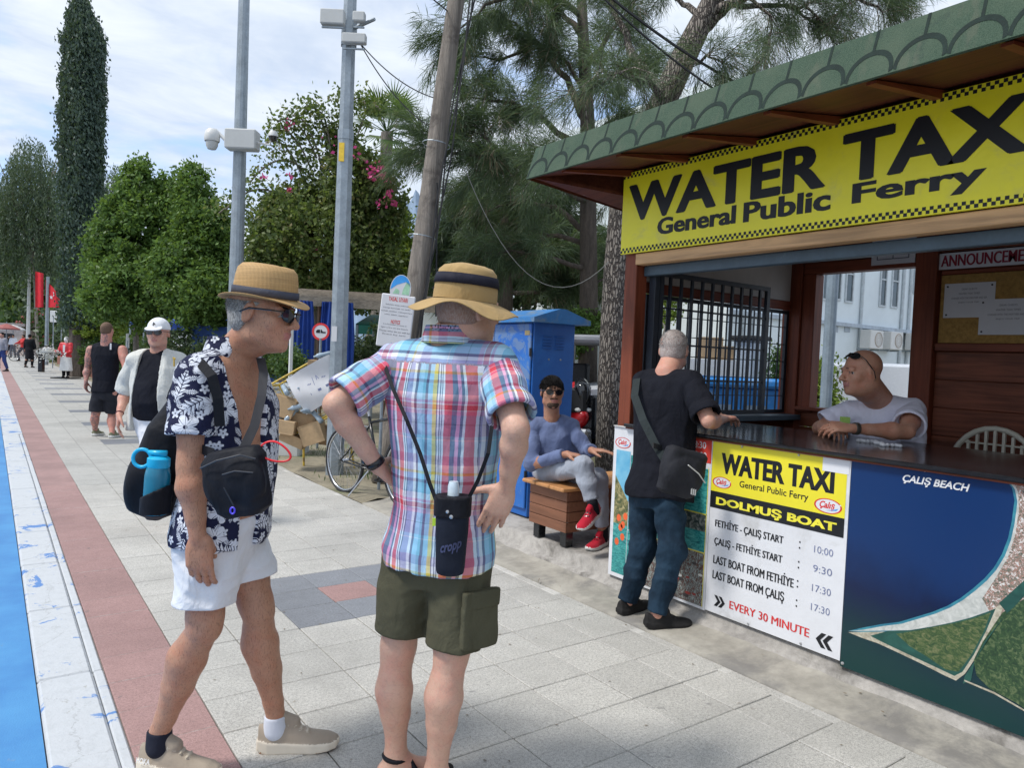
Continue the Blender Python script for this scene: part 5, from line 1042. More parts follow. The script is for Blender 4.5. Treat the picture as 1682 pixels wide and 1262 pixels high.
p = J(114, 519, 34); t = thing('round_blue_sign', [p[0], p[1], 0], 'round blue shop sign with a white bar on an arm', 'sign'); q = MB(); q.lathe([(0, .02), (.19, .02), (.19, -.02), (0, -.02)], 20, p, 0, fr_); q.obj('disc', M('disc_blue', (.02, .10, .5), .5), t)
flat([(-.13, -.025), (.13, -.025), (.13, .025), (-.13, .025)], PAPER, t, lambda u, v, w: p+Rt*u+zz*v-Fw*w, .023); q = MB(); q.tube([p+Rt*.19, p+Rt*.6, [*(p+Rt*.6)[:2], 0]], .03, 6); q.obj('arm', GALV, t)
for px, py, w, h, d, lb in ((129, 509, .14, .30, 32, 'tall white notice board above the yellow green shrub'), (88, 520, .18, .30, 38, 'white notice board right of the flag mast'), (210, 560, .05, .2, 20, 'small pale meter box on a post behind the tattooed man')):
    p = J(px, py, d); t = thing('notice_board', [p[0], p[1], 0], lb, 'board'); q = MB(); obox(q, p, w, .02, h, ch=.01); q.obj('panel', WHITEP, t); q = MB(); q.tube([[p[0], p[1], 0], p], .03, 6); q.obj('post', GALV, t)
p = J(68, 600, 33); p[2] = 0; t = thing('menu_stand', p, 'dark menu lectern with a sloping glass top at the kerb of the shrubs', 'menu stand'); q = MB(); obox(q, p+zz*.5, .10, .10, .5, ch=.01); q.obj('column', BLACKP, t); q = MB(); obox(q, p+zz*1.08, .30, .2, .02, unit(Rt+zz*.35), None, unit(zz-Rt*.35)); q.obj('top', GLASSB, t)
q = MB(); a = J(12, 585, 62); a[2] = 0; fk = thing('far_kiosk', a, 'small far shop with a pink front at the end of the way', 'kiosk'); obox(q, a+zz*1.2, 2.0, 1., 1.2); q.obj('walls', M('far_wall', (.5, .42, .38), .8), fk); q = MB(); obox(q, a+zz*2.55, 2.3, 1.3, .12); q.obj('roof', M('far_roof', (.35, .3, .28), .8), fk)
q = MB(); obox(q, a+zz*1.1-Fw*1.02, 1.2, .03, .7); q.obj('opening', M('far_dark', (.03, .03, .035), .8), fk)
for px, d, c_, lb in ((21, 58, (.6, .6, .6), 'white parasol at the far shop'), (10, 54, (.32, .10, .09), 'red parasol at the far left shop')):
    p = J(px, 575, d); p[2] = 0; t = thing('parasol', p, lb, 'parasol', 'parasols at the far shop'); q = MB(); q.lathe([(0, 2.5), (.45, 2.35), (.85, 2.15), (.85, 2.05)], 10, p); q.obj('cover', M('parasol%d' % px, c_, .7), t); q = MB(); q.tube([p, p+zz*2.65], .03, 6); q.obj('pole', GALV, t)
# ---- mountain
V = []; F = []; rg = np.random.default_rng(5); n = 60
for i in range(n+1):
    px = 560+320*i/n; h = 330+60*abs((px-705)/150)**1.2+18*math.sin(px*.09)+8*math.sin(px*.31); V += [J(px, h+60, 2600), J(px, h, 2900)-0, np.array([*J(px, 600, 2300)[:2], -1.])]
F = [(3*i+1, 3*i, 3*i+3, 3*i+4) for i in range(n)]+[(3*i, 3*i+2, 3*i+5, 3*i+3) for i in range(n)]
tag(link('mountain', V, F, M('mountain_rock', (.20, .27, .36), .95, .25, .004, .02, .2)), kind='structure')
# ---- white buildings behind
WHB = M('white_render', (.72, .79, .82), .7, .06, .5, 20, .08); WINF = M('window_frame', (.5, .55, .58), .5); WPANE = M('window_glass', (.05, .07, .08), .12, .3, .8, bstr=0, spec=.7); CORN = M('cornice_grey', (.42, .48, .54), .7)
bd = thing('hotel_building', (20, 12, 0), 'pale blue white building with narrow windows seen through the kiosk', 'building'); YB = 11.2
q = MB(); q.box((onY(1195, 500, YB)[0], YB, -.05), (34, YB+9, 8.5)); q.obj('wall', WHB, bd)
q = MB(); zc_ = onY(1430, 538, YB)[2]; q.box((onY(1195, 500, YB)[0], YB-.12, zc_-.06), (34, YB-.002, zc_+.04)); q.obj('cornice', CORN, bd)
for px in (1413, 1480, 1492, 1220, 1235): p = onY(px, 500, YB); q = MB(); q.tube([(p[0], YB-.05, .1), (p[0], YB-.05, 8.3)], .045, 8); q.obj('drainpipe', WINF, bd)
def win(x0, x1, z0, z1, mull=1):
    q = MB(); q.box((x0, YB-.012, z0), (x1, YB-.002, z1)); w = q.obj('window', WPANE, bd); q = MB(); s = .05
    q.box((x0-s, YB-.04, z0-s), (x0, YB-.001, z1+s)); q.box((x1, YB-.04, z0-s), (x1+s, YB-.001, z1+s)); q.box((x0, YB-.04, z0-s), (x1, YB-.001, z0)); q.box((x0, YB-.04, z1), (x1, YB-.001, z1+s)); q.box((x0, YB-.035, (z0+z1)/2-.02), (x1, YB-.013, (z0+z1)/2+.02)); q.obj('frame', WINF, w)
for px0, px1, py0, py1 in ((1350, 1356, 440, 490), (1369, 1377, 440, 490), (1388, 1397, 445, 494), (1444, 1453, 430, 501), (1463, 1473, 430, 503), (1500, 1506, 440, 480)):
    a, b_ = onY(px0, py1, YB), onY(px1, py0, YB); win(a[0], b_[0]+.12, a[2], max(b_[2], a[2]+1.5))
def acu(px, py, i):
    p = onY(px, py, YB); t = thing('air_conditioner', (p[0], YB, p[2]-.3), ['left hand outdoor air conditioner with a tan fan grille on the pale wall', 'middle outdoor air conditioner on the pale wall', 'right hand outdoor air conditioner by the window jamb'][i], 'air conditioner', 'air conditioners on the pale wall')
    q = MB(); q.box((p[0]-.34, YB-.42, p[2]-.26), (p[0]+.34, YB-.10, p[2]+.26), ch=.015); q.obj('case', WHITEP, t)
    q = MB(); q.lathe([(.19, .008), (.21, .004), (.21, 0)], 20, (p[0]+.08, YB-.422, p[2]), 0, (np.array([1., 0, 0]), zz, np.array([0, -1., 0]))); 
    for r in (.05, .1, .15): q.lathe([(r, .004), (r+.008, .004)], 20, (p[0]+.08, YB-.422, p[2]), 0, (np.array([1., 0, 0]), zz, np.array([0, -1., 0])))
    q.obj('fan_grille', M('fan_tan', (.35, .27, .2), .6), t); q = MB(); q.box((p[0]-.3, YB-.35, p[2]-.31), (p[0]-.25, YB-.003, p[2]-.262)); q.box((p[0]+.25, YB-.35, p[2]-.31), (p[0]+.3, YB-.003, p[2]-.262)); q.obj('bracket', GALV, t)
for i, (px, py) in enumerate(((1417, 558), (1450, 560), (1490, 562))): acu(px, py, i)
q = MB(); 
for a in (1371, 1391): p = onY(a, 541, YB); q.box((p[0]-.14, YB-.02, p[2]-.08), (p[0]+.14, YB-.003, p[2]+.08))
q.obj('wall_vents', CORN, bd)['kind'] = 'stuff'
# grey side block seen through the grille
b3 = thing('side_block', (10, 14, 0), 'plain grey white block behind the grille, left of the pale building', 'building'); q = MB(); q.box((onY(1050, 500, 15.5)[0], 15.5, 0), (onY(1200, 500, 15.5)[0], 22, 7.5)); q.obj('wall', M('grey_render', (.66, .67, .68), .8, .06, .5), b3); q = MB(); q.box((onY(1050, 500, 15.5)[0]-.1, 15.38, 3.3), (onY(1200, 500, 15.5)[0], 15.49, 3.42)); q.obj('ledge', CORN, b3)
for (px, py, d, w, h, lb, rc) in ((735, 490, 24, 1.0, 1.2, 'small white house with a red roof edge right of the leaning pole', 1), (870, 480, 27, 2.2, 1.2, 'white house glimpsed left of the blue cabinet', 0), (960, 470, 26, 1.3, 1.4, 'white house with dark windows between the tree trunks', 0)):
    p = J(px, py, d); t = thing('white_house', [p[0], p[1], 0], lb, 'house', 'white houses behind the trees'); q = MB(); top = p[2]+h*.5; obox(q, np.array([p[0], p[1], top/2]), w, 1.5, top/2); q.obj('wall', WHB, t)
    q = MB(); obox(q, np.array([p[0], p[1], top+.07]), w+.25, 1.8, .06); q.obj('roof', M('red_roof', (.22, .05, .04), .8) if rc else CORN, t)
    for u in (-.5, .45): q = MB(); obox(q, np.array([p[0], p[1], top-.7])+Rt*w*u-Fw*2.2*0-Fw*1.51, .22, .01, .22); q.obj('window', WPANE, t)
# ---- vehicles behind
def carwheel(par, c, r, w, ax): q = MB(); q.lathe([(r*.6, -w), (r*.95, -w), (r, -w*.6), (r, w*.6), (r*.95, w), (r*.6, w)], 24, c, 0, frame(ax), close=True); t = q.obj('wheel', DARKG, par, smooth=True); q = MB(); q.lathe([(0, w*.7), (r*.3, w*.75), (r*.6, w*.4)], 16, c, 0, frame(ax)); q.lathe([(0, -w*.7), (r*.3, -w*.75), (r*.6, -w*.4)], 16, c, 0, frame(ax)); q.obj('rim', CHROME, t)
def vehicle(name, label, cat, org, hd_, prof, gl, wid, mat, wx_, r=.32, glm=None):
    """side profile (x,z) extruded across; gl = window outlines on both sides"""
    hd_ = unit(hd_); sd_ = np.cross(zz, hd_); t = thing(name, org, label, cat); P = []; n = len(prof); F = []
    rows = [(-1, .0), (-.96, .03), (.96, .03), (1, 0)]
    for s, e in ((-1., .9), (-.93, 1.), (.93, 1.), (1., .9)):
        for x, z in prof: zc = .6; P.append(np.array(org)+hd_*(x*(.985 if e < 1 else 1))+zz*(zc+(z-zc)*(.96 if e < 1 else 1.))+sd_*s*wid*(1-.10*max(0, (z-1.0))))
    for k in range(3):
        for i in range(n): j = (i+1) % n; F.append((k*n+i, k*n+j, (k+1)*n+j, (k+1)*n+i))
    F.append(tuple(range(n))[::-1]); F.append(tuple(range(3*n, 4*n))); o = link('body', P, F, mat, t); autosmooth(o, 35)
    for g in gl:
        for s in (-1, 1):
            link('side_window', [np.array(org)+hd_*x+zz*z+sd_*s*(wid*(1-.10*max(0, z-1.))+.006) for x, z in (g if s > 0 else g[::-1])], [tuple(range(len(g)))], GLASSB, t)
    for x in wx_:
        for s in (-1, 1): carwheel(t, np.array(org)+hd_*x+zz*r+sd_*s*(wid-.06), r, .11, sd_)
    return t, hd_, sd_
VANW = M('van_white', (.66, .68, .70), .25, .03, bstr=0); CARS = M('car_white', (.62, .64, .66), .25, .03, bstr=0)
vp = [(-2.4, .35), (2.3, .35), (2.4, .70), (2.2, .92), (1.6, 1.02), (.95, 1.50), (.3, 1.60), (-2.2, 1.60), (-2.4, 1.4)]
o = J(1430, 640, 10.2); o[2] = .06; vehicle('white_van', 'white van with a dark front side window parked behind the kiosk', 'van', o-Rt*.2, -Rt*1.0+Fw*.25, vp, [[(.55, 1.02), (1.40, 1.02), (.95, 1.36), (.62, 1.40)]], .9, VANW, (-1.5, 1.45))
cp_ = [(-2.1, .35), (2.1, .35), (2.15, .7), (1.9, .85), (1.1, .95), (.5, 1.38), (-.6, 1.45), (-1.4, 1.15), (-2.1, 1.05)]
for px, dd, lb in ((1150, 10.6, 'white car roof behind the blue tank, nearer the post'), (1215, 11.2, 'white car parked behind the blue tank, right one')):
    o = J(px, 640, dd); o[2] = .06; vehicle('parked_car', lb, 'car', o, Rt, cp_, [[(.95, .95), (.45, 1.3), (-.0, 1.36), (-.0, .97)], [(-.08, .97), (-.08, 1.36), (-.6, 1.36), (-1.15, 1.05)]], .82, CARS, (-1.35, 1.35), .3)
# blue container seen through the grille
c0 = J(1208, 645, 8.6); c0[2] = .06; bx_ = thing('blue_container', c0, 'bright blue metal container with a sloping lid seen through the window grille', 'container'); BLC = M('container_blue', (.02, .19, .52), .45, .1, 2, 60, .1, dirt=(.25, .35, .45), ds=3)
q = MB(); obox(q, c0+zz*.62, .45, .42, .62, ch=.02); q.obj('body', BLC, bx_); q = MB(); obox(q, c0+zz*1.30, .50, .5, .055, ch=.03); q.obj('lid', BLC, bx_); q = MB(); 
for u in (-.3, .1): obox(q, c0+Rt*u-Fw*.425+zz*.95, .13, .01, .10)
q.obj('panels', M('container_grey', (.15, .22, .3), .5), bx_)['kind'] = 'stuff'
q = MB(); obox(q, c0+Rt*.40-Fw*.425+zz*.45, .05, .01, .10); q.obj('label', PAPER, bx_)
ps = J(1165, 605, 9.3); 
for i, (px, py, w, h, lb) in enumerate(((1166, 572, .14, .14, 'tan carton at the left of the stack behind the grille'), (1187, 580, .12, .09, 'brown carton in the middle behind the grille'), (1212, 581, .14, .08, 'brown carton at the right behind the grille'))):
    p = J(px, py, 9.6); q = MB(); obox(q, p, w, .12, h, ch=.005); tag(q.obj('carton', CARD), lb, 'carton', 'cartons behind the grille')
q = MB(); p = J(1190, 592, 9.6); obox(q, np.array([p[0], p[1], p[2]/2]), .55, .2, p[2]/2); tag(q.obj('white_shelf', WHITEP), 'white counter under the cartons behind the grille', 'counter')
p = J(1232, 560, 9.4); t = thing('stone_lantern', [p[0], p[1], 0], 'grey pillar with a dark capped top behind the grille', 'lantern pillar'); q = MB(); q.box((p[0]-.13, p[1]-.13, .0), (p[0]+.13, p[1]+.13, p[2]), ch=.01); q.obj('pillar', CORN, t); q = MB(); q.box((p[0]-.2, p[1]-.2, p[2]+.001), (p[0]+.2, p[1]+.2, p[2]+.06), ch=.02); q.obj('cap', DARKG, t)
q = MB(); p = J(1362, 560, 7.2); q.tube([(p[0], p[1], .06), (p[0], p[1], 3.2)], .055, 12); tag(q.obj('window_post', M('post_bluegrey', (.22, .28, .33), .5)), 'blue grey steel post standing outside the rear window of the kiosk', 'post')
# open black jeep
o = J(975, 640, 11.4); o[2] = .06; hdj = unit(Rt*.5+Fw*.85); sdj = np.cross(zz, hdj); jp = thing('black_jeep', o, 'black off road car with a grey roof seen between the cabinet and the tree', 'car')
def jb(nm, c, hx, hy, hz, mat, ch=.03): q = MB(); obox(q, o+hdj*c[0]+sdj*c[1]+zz*c[2], hx, hy, hz, hdj, None, None, ch=ch); return q.obj(nm, mat, jp)
jb('body', (0, 0, .72), 1.7, .78, .30, BLACKP); jb('bonnet', (1.35, 0, 1.02), .65, .62, .08, BLACKP); jb('roof', (-.3, 0, 1.78), 1.05, .74, .05, M('jeep_roof', (.25, .26, .28), .6)); jb('rear_box', (-1.72, 0, .95), .10, .7, .16, DARKG); jb('bumper', (-1.85, 0, .5), .08, .8, .09, CHROME)
for x in (-1.25, -.2, .65): 
    for s in (-.7, .7): jb('roof_pillar', (x, s, 1.38), .035, .035, .37, BLACKP, .01)
jb('seat', (0, .35, 1.15), .08, .25, .28, DARKG); jb('seat', (0, -.35, 1.15), .08, .25, .28, DARKG)
q = MB(); q.lathe([(.2, -.1), (.35, -.1), (.37, 0), (.35, .1), (.2, .1)], 22, o-hdj*1.93+zz*.98-sdj*.1, 0, frame(hdj), close=True); q.obj('spare_wheel', DARKG, jp, smooth=True)
for x in (-1.15, 1.15):
    for s in (-.75, .75): carwheel(jp, o+hdj*x+sdj*s+zz*.36, .36, .12, sdj)
# red motorcycle
o = J(931, 690, 10.2); o[2] = .03; hm = unit(-Fw+Rt*.25); sm = np.cross(zz, hm); mc = thing('red_motorcycle', o, 'red sports motorcycle facing out from behind the blue cabinet', 'motorcycle')
def mpn(u, s, z): return o+hm*u+sm*s+zz*z
for u in (.65, -.65): carwheel(mc, mpn(u, 0, .30), .30, .06, sm)
q = MB(); q.tube([mpn(.62, 0, .95), mpn(.45, 0, 1.02), mpn(.2, 0, .92), mpn(-.2, 0, .85)], [.06, .17, .19, .13], 12, sq=1.3); q.tube([mpn(.72, 0, .80), mpn(.5, 0, .72), mpn(.1, 0, .55)], [.05, .16, .16], 12); q.obj('fairing', REDP, mc, smooth=True)
q = MB(); q.tube([mpn(-.15, 0, .86), mpn(-.5, 0, .92), mpn(-.85, 0, 1.0)], [.12, .11, .04], 10, sq=.7); q.obj('seat', DARKG, mc, smooth=True)
q = MB(); q.tube([mpn(.66, 0, .92), mpn(.60, 0, 1.12), mpn(.5, 0, 1.22)], [.05, .12, .08], 10); q.obj('windscreen', GLASSB, mc, smooth=True)
q = MB(); q.tube([mpn(.40, -.33, 1.02), mpn(.48, -.1, 1.06), mpn(.48, .1, 1.06), mpn(.40, .33, 1.02)], .015, 6); q.tube([mpn(.66, -.08, .3), mpn(.48, -.08, 1.0)], .022, 6); q.tube([mpn(.66, .08, .3), mpn(.48, .08, 1.0)], .022, 6); q.tube([mpn(-.1, 0, .45), mpn(-.65, .08, .3)], .03, 6); q.obj('forks_and_bars', CHROME, mc)
q = MB(); q.tube([mpn(.25, 0, .42), mpn(-.25, 0, .45)], [.16, .17], 10); q.obj('engine', DARKG, mc, smooth=True)
for s in (-.07, .07): q = MB(); q.tube([mpn(.66, s, .86), mpn(.70, s, .85)], [.05, .02], 8, sq=.6); q.obj('headlight', WHITEP, mc)
q = MB(); a = J(970, 700, 9.3); obox(q, a*[1, 1, 0]+zz*.18, .55, .10, .18, ch=.01); tag(q.obj('garden_wall', M('mossy_wall', (.36, .36, .22), .9, .25, 5)), 'low mossy pale wall left of the casuarina trunk', 'wall')
# ---- plastic chair behind the vendor
cw = np.array([4.86, 1.93, .275]); ch_ = thing('plastic_chair', cw, 'cream plastic chair with a slatted round back behind the counter', 'chair'); CREAM = M('cream_plastic', (.58, .55, .45), .45, .04, bstr=0)
def cpn(u, v, w): return cw+np.array([u, v, w])
bkp = [(.26*math.cos(a), .52+.42*math.sin(a)**.7) for a in np.linspace(.02, math.pi-.02, 15)]
q = MB(); q.tube([cpn(.22+(.06*(z-.45)), y, z) for y, z in bkp], .018, 7); q.obj('back_rim', CREAM, ch_, smooth=True)
for k in range(9):
    y = -.2+.05*k; zt = .52+.42*(max(0, 1-(y/.26)**2))**.5*.97
    q = MB(); q.box((.215+.06*(.4), y-.008, 0), (.235+.06*.4, y+.008, 1)); P = [cpn(v[0], v[1], .5+(zt-.5)*v[2]) for v in q.v]; link('back_slat', P, q.f, CREAM, ch_)
for z in (.6, .68, .76, .84): q = MB(); hw_ = .24*(1-((z-.52)/.45)**2)**.5; q.tube([cpn(.24, -hw_, z), cpn(.25, 0, z), cpn(.24, hw_, z)], .006, 5); q.obj('back_slat', CREAM, ch_)
q = MB(); q.box(cpn(-.24, -.24, .42), cpn(.22, .24, .445), ch=.01); q.obj('seat', CREAM, ch_)
for u in (-.2, .2):
    for v in (-.2, .2): q = MB(); q.tube([cpn(u, v, .42), cpn(u*1.15, v*1.15, -.10)], .018, 7); q.obj('leg', CREAM, ch_)
# beads/cards on the counter
q = MB(); 
for i in range(22): a = i/21*math.pi; q.lathe([(0, .012), (.011, .008), (.012, 0), (.008, -.006)], 8, (4.02+.05*math.sin(a*2)+.02*math.cos(i), 2.22-.012*i, 1.141))
tag(q.obj('white_bead_string', PAPER), 'string of small white beads lying on the counter by his forearm', 'beads', kind=None)
# ------------------------------------------------------------------ soft solids for figures
class Field:
    def __init__(s, lo, hi, h):
        s.lo = np.array(lo, float); s.h = h; s.n = np.maximum(4, np.ceil((np.array(hi)-s.lo)/h).astype(int)+1)
        s.D = np.full(s.n, .3, np.float32); s.T = np.zeros(s.n, np.uint8)
    def sub(s, lo, hi, pad):
        a = np.clip(np.floor((np.array(lo)-pad-s.lo)/s.h).astype(int), 0, s.n-1); b = np.clip(np.ceil((np.array(hi)+pad-s.lo)/s.h).astype(int)+1, 1, s.n)
        if np.any(b-a < 2): return None
        sl = tuple(slice(i, j) for i, j in zip(a, b))
        ax = [s.lo[i]+s.h*np.arange(a[i], b[i], dtype=np.float32) for i in range(3)]
        return sl, ax[0][:, None, None].astype(np.float32), ax[1][None, :, None].astype(np.float32), ax[2][None, None, :].astype(np.float32)
    def put(s, fn, lo, hi, k=.01, tag=0, cut=False):
        r = s.sub(lo, hi, k+3*s.h)
        if r is None: return
        sl, X, Y, Z = r; d = fn(X, Y, Z).astype(np.float32); A = s.D[sl]
        if cut:
            d = -d; h = np.maximum(k-np.abs(A-d), 0)/max(k, 1e-6); s.D[sl] = np.maximum(A, d)+h*h*k*.25
        else:
            if tag is not None: s.T[sl] = np.where(d < A, tag, s.T[sl])
            h = np.maximum(k-np.abs(A-d), 0)/max(k, 1e-6); s.D[sl] = np.minimum(A, d)-h*h*k*.25
    def cone(s, a, b, ra, rb, k=.01, tag=0, cut=False):
        a, b = np.asarray(a, float), np.asarray(b, float); ab = b-a; L2 = max(float(ab @ ab), 1e-9)
        def fn(X, Y, Z):
            x, y, z = X-a[0], Y-a[1], Z-a[2]; t = np.clip((x*ab[0]+y*ab[1]+z*ab[2])/L2, 0, 1)
            return np.sqrt((x-t*ab[0])**2+(y-t*ab[1])**2+(z-t*ab[2])**2)-(ra+(rb-ra)*t)
        m = max(ra, rb); s.put(fn, np.minimum(a, b)-m, np.maximum(a, b)+m, k, tag, cut)
    def chain(s, pts, rs, k=.01, tag=0):
        for i in range(len(pts)-1): s.cone(pts[i], pts[i+1], rs[i], rs[i+1], k, tag)
    def ell(s, c, r, fr=None, k=.01, tag=0, cut=False):
        c = np.asarray(c, float); A = np.array(fr) if fr is not None else np.eye(3); r = np.asarray(r, float)
        def fn(X, Y, Z):
            x, y, z = X-c[0], Y-c[1], Z-c[2]; q0 = 0.; q1 = 0.
            for i in range(3):
                u = x*A[i, 0]+y*A[i, 1]+z*A[i, 2]; q0 = q0+(u/r[i])**2; q1 = q1+(u/r[i]**2)**2
            q0 = np.sqrt(q0); return q0*(q0-1)/np.maximum(np.sqrt(q1), 1e-6)
        m = r.max(); s.put(fn, c-m, c+m, k, tag, cut)
    def loft(s, o, fr, zs, a, b, xo=None, yo=None, k=.02, tag=0, cut=False, p=2., z0=None, z1=None, slant=None):
        """elliptical sections along fr[2]; slant=(sx,sy) tilts the lower end cut"""
        o = np.asarray(o, float); fr = np.array(fr); zs = np.array(zs, float); a = np.array(a, float); b = np.array(b, float)
        z0 = zs[0] if z0 is None else z0; z1 = zs[-1] if z1 is None else z1
        xo = np.zeros(len(zs)) if xo is None else np.array(xo, float); yo = np.zeros(len(zs)) if yo is None else np.array(yo, float)
        def fn(X, Y, Z):
            x, y, z = X-o[0], Y-o[1], Z-o[2]; u = x*fr[0, 0]+y*fr[0, 1]+z*fr[0, 2]; v = x*fr[1, 0]+y*fr[1, 1]+z*fr[1, 2]; w = x*fr[2, 0]+y*fr[2, 1]+z*fr[2, 2]
            A = np.interp(w, zs, a); B = np.interp(w, zs, b); U = u-np.interp(w, zs, xo); Vv = v-np.interp(w, zs, yo)
            rho = (np.abs(U/A)**p+np.abs(Vv/B)**p)**(1/p); d = (rho-1)*np.minimum(A, B)
            lo = z0 if slant is None else z0+slant[0]*u+slant[1]*v
            return np.maximum(d, np.maximum(lo-w, w-z1))
        m = max(a.max(), b.max())+max(np.abs(xo).max(), np.abs(yo).max()); e0, e1 = o+fr[2]*min(z0, zs[0]), o+fr[2]*max(z1, zs[-1]); s.put(fn, np.minimum(e0, e1)-m, np.maximum(e0, e1)+m, k, tag, cut)
    def cutplane(s, p, n, lo=None, hi=None):
        """removes what lies on the side n points to"""
        p = np.asarray(p, float); n = unit(n)
        def fn(X, Y, Z): return -((X-p[0])*n[0]+(Y-p[1])*n[1]+(Z-p[2])*n[2])
        s.put(fn, s.lo if lo is None else lo, s.lo+s.n*s.h if hi is None else hi, .002, None, True)
    def legcut(s, p, n, ax, R):
        def fn(X, Y, Z):
            x, y, z = X-p[0], Y-p[1], Z-p[2]; t = x*ax[0]+y*ax[1]+z*ax[2]; q = np.sqrt(np.maximum(x*x+y*y+z*z-t*t, 0)); return np.maximum(q-R, -(x*n[0]+y*n[1]+z*n[2]))
        s.put(fn, p-R*2.2, p+R*2.2, .002, None, True)
    def fold(s, amp, f=18., seed=0, st=(1, 1, 1), lo=None, hi=None, ridge=False):
        r = s.sub(s.lo if lo is None else lo, s.lo+s.n*s.h if hi is None else hi, 0); sl, X, Y, Z = r; rg = np.random.default_rng(seed); X = X*st[0]; Y = Y*st[1]; Z = Z*st[2]; n = 0
        for i in range(4):
            d = rg.normal(size=3); d /= np.linalg.norm(d); e = rg.normal(size=3); e /= np.linalg.norm(e); ff = f*(1.45**i)
            w = np.sin(ff*(d[0]*X+d[1]*Y+d[2]*Z)+1.8*np.sin(ff*.45*(e[0]*X+e[1]*Y+e[2]*Z)+i)+rg.uniform(0, 6)); n = n+((np.abs(w)**.8*2-1) if ridge else w)/(1.5**i)
        s.D[sl] = s.D[sl]+(amp*.5*n).astype(np.float32)
    def mesh(s):
        D = s.D; ins = D < 0; n = D.shape
        c = np.zeros(tuple(k-1 for k in n), np.uint8)
        for dx in (0, 1):
            for dy in (0, 1):
                for dz in (0, 1): c += ins[dx:n[0]-1+dx, dy:n[1]-1+dy, dz:n[2]-1+dz]
        act = (c > 0) & (c < 8); I = np.argwhere(act)
        if len(I) == 0: return np.zeros((0, 3)), np.zeros((0, 4), int), np.zeros(0, int)
        vid = np.full(act.shape, -1, np.int32); vid[act] = np.arange(len(I)); acc = np.zeros((len(I), 3)); cnt = np.zeros(len(I))
        cor = {}
        for dx in (0, 1):
            for dy in (0, 1):
                for dz in (0, 1): cor[(dx, dy, dz)] = D[I[:, 0]+dx, I[:, 1]+dy, I[:, 2]+dz]
        for a in range(3):
            o1, o2 = (a+1) % 3, (a+2) % 3
            for p in (0, 1):
                for q in (0, 1):
                    k0 = [0, 0, 0]; k0[o1] = p; k0[o2] = q; k1 = list(k0); k1[a] = 1; d0, d1 = cor[tuple(k0)], cor[tuple(k1)]; m = (d0 < 0) != (d1 < 0)
                    t = d0[m]/(d0[m]-d1[m]); P = np.tile(np.array(k0, float), (m.sum(), 1)); P[:, a] = t; acc[m] += P; cnt[m] += 1
        V = s.lo+(I+acc/cnt[:, None])*s.h; F = []
        for a in range(3):
            o1, o2 = (a+1) % 3, (a+2) % 3; sa = [slice(None)]*3; sb = [slice(None)]*3; sa[a] = slice(0, n[a]-1); sb[a] = slice(1, n[a]); A = ins[tuple(sa)]; B = ins[tuple(sb)]; E = np.argwhere(A != B)
            E = E[(E[:, o1] > 0) & (E[:, o2] > 0) & (E[:, o1] < n[o1]-1) & (E[:, o2] < n[o2]-1)]; fl = A[E[:, 0], E[:, 1], E[:, 2]]
            q = []
            for p1, p2 in ((0, 0), (-1, 0), (-1, -1), (0, -1)):
                G = E.copy(); G[:, o1] += p1; G[:, o2] += p2; q.append(vid[G[:, 0], G[:, 1], G[:, 2]])
            Q = np.stack(q, 1); Q[~fl] = Q[~fl][:, ::-1]; F.append(Q)
        F = np.concatenate(F); F = F[(F >= 0).all(1)]
        # two rounds of relaxation along the surface
        for _ in range(2):
            S = np.zeros_like(V); cn = np.zeros(len(V))
            for i in range(4):
                a, b = F[:, i], F[:, (i+1) % 4]; np.add.at(S, a, V[b]); np.add.at(cn, a, 1)
            V = V*.55+.45*S/np.maximum(cn, 1)[:, None]
        ti = np.clip(np.round((V-s.lo)/s.h).astype(int), 0, np.array(n)-1); tg = s.T[ti[:, 0], ti[:, 1], ti[:, 2]]
        return V, F, tg[F[:, 0]]
    def obj(s, name, mats, parent=None, uv=None, **kw):
        V, F, tg = s.mesh(); at = {'cuv': uv(V)} if uv else None
        tg = np.minimum(tg, (len(mats)-1) if isinstance(mats, (list, tuple)) else 0)
        return link(name, V, F, mats, parent, tg, True, attrs=at, **kw)
def lf(o, fr, p): return np.asarray(o)+fr[0]*p[0]+fr[1]*p[1]+fr[2]*p[2]
def mkfr(fwd, up):
    up = unit(up); f = np.asarray(fwd, float); f = unit(f-up*np.dot(f, up)); return np.array([np.cross(f, up), f, up])
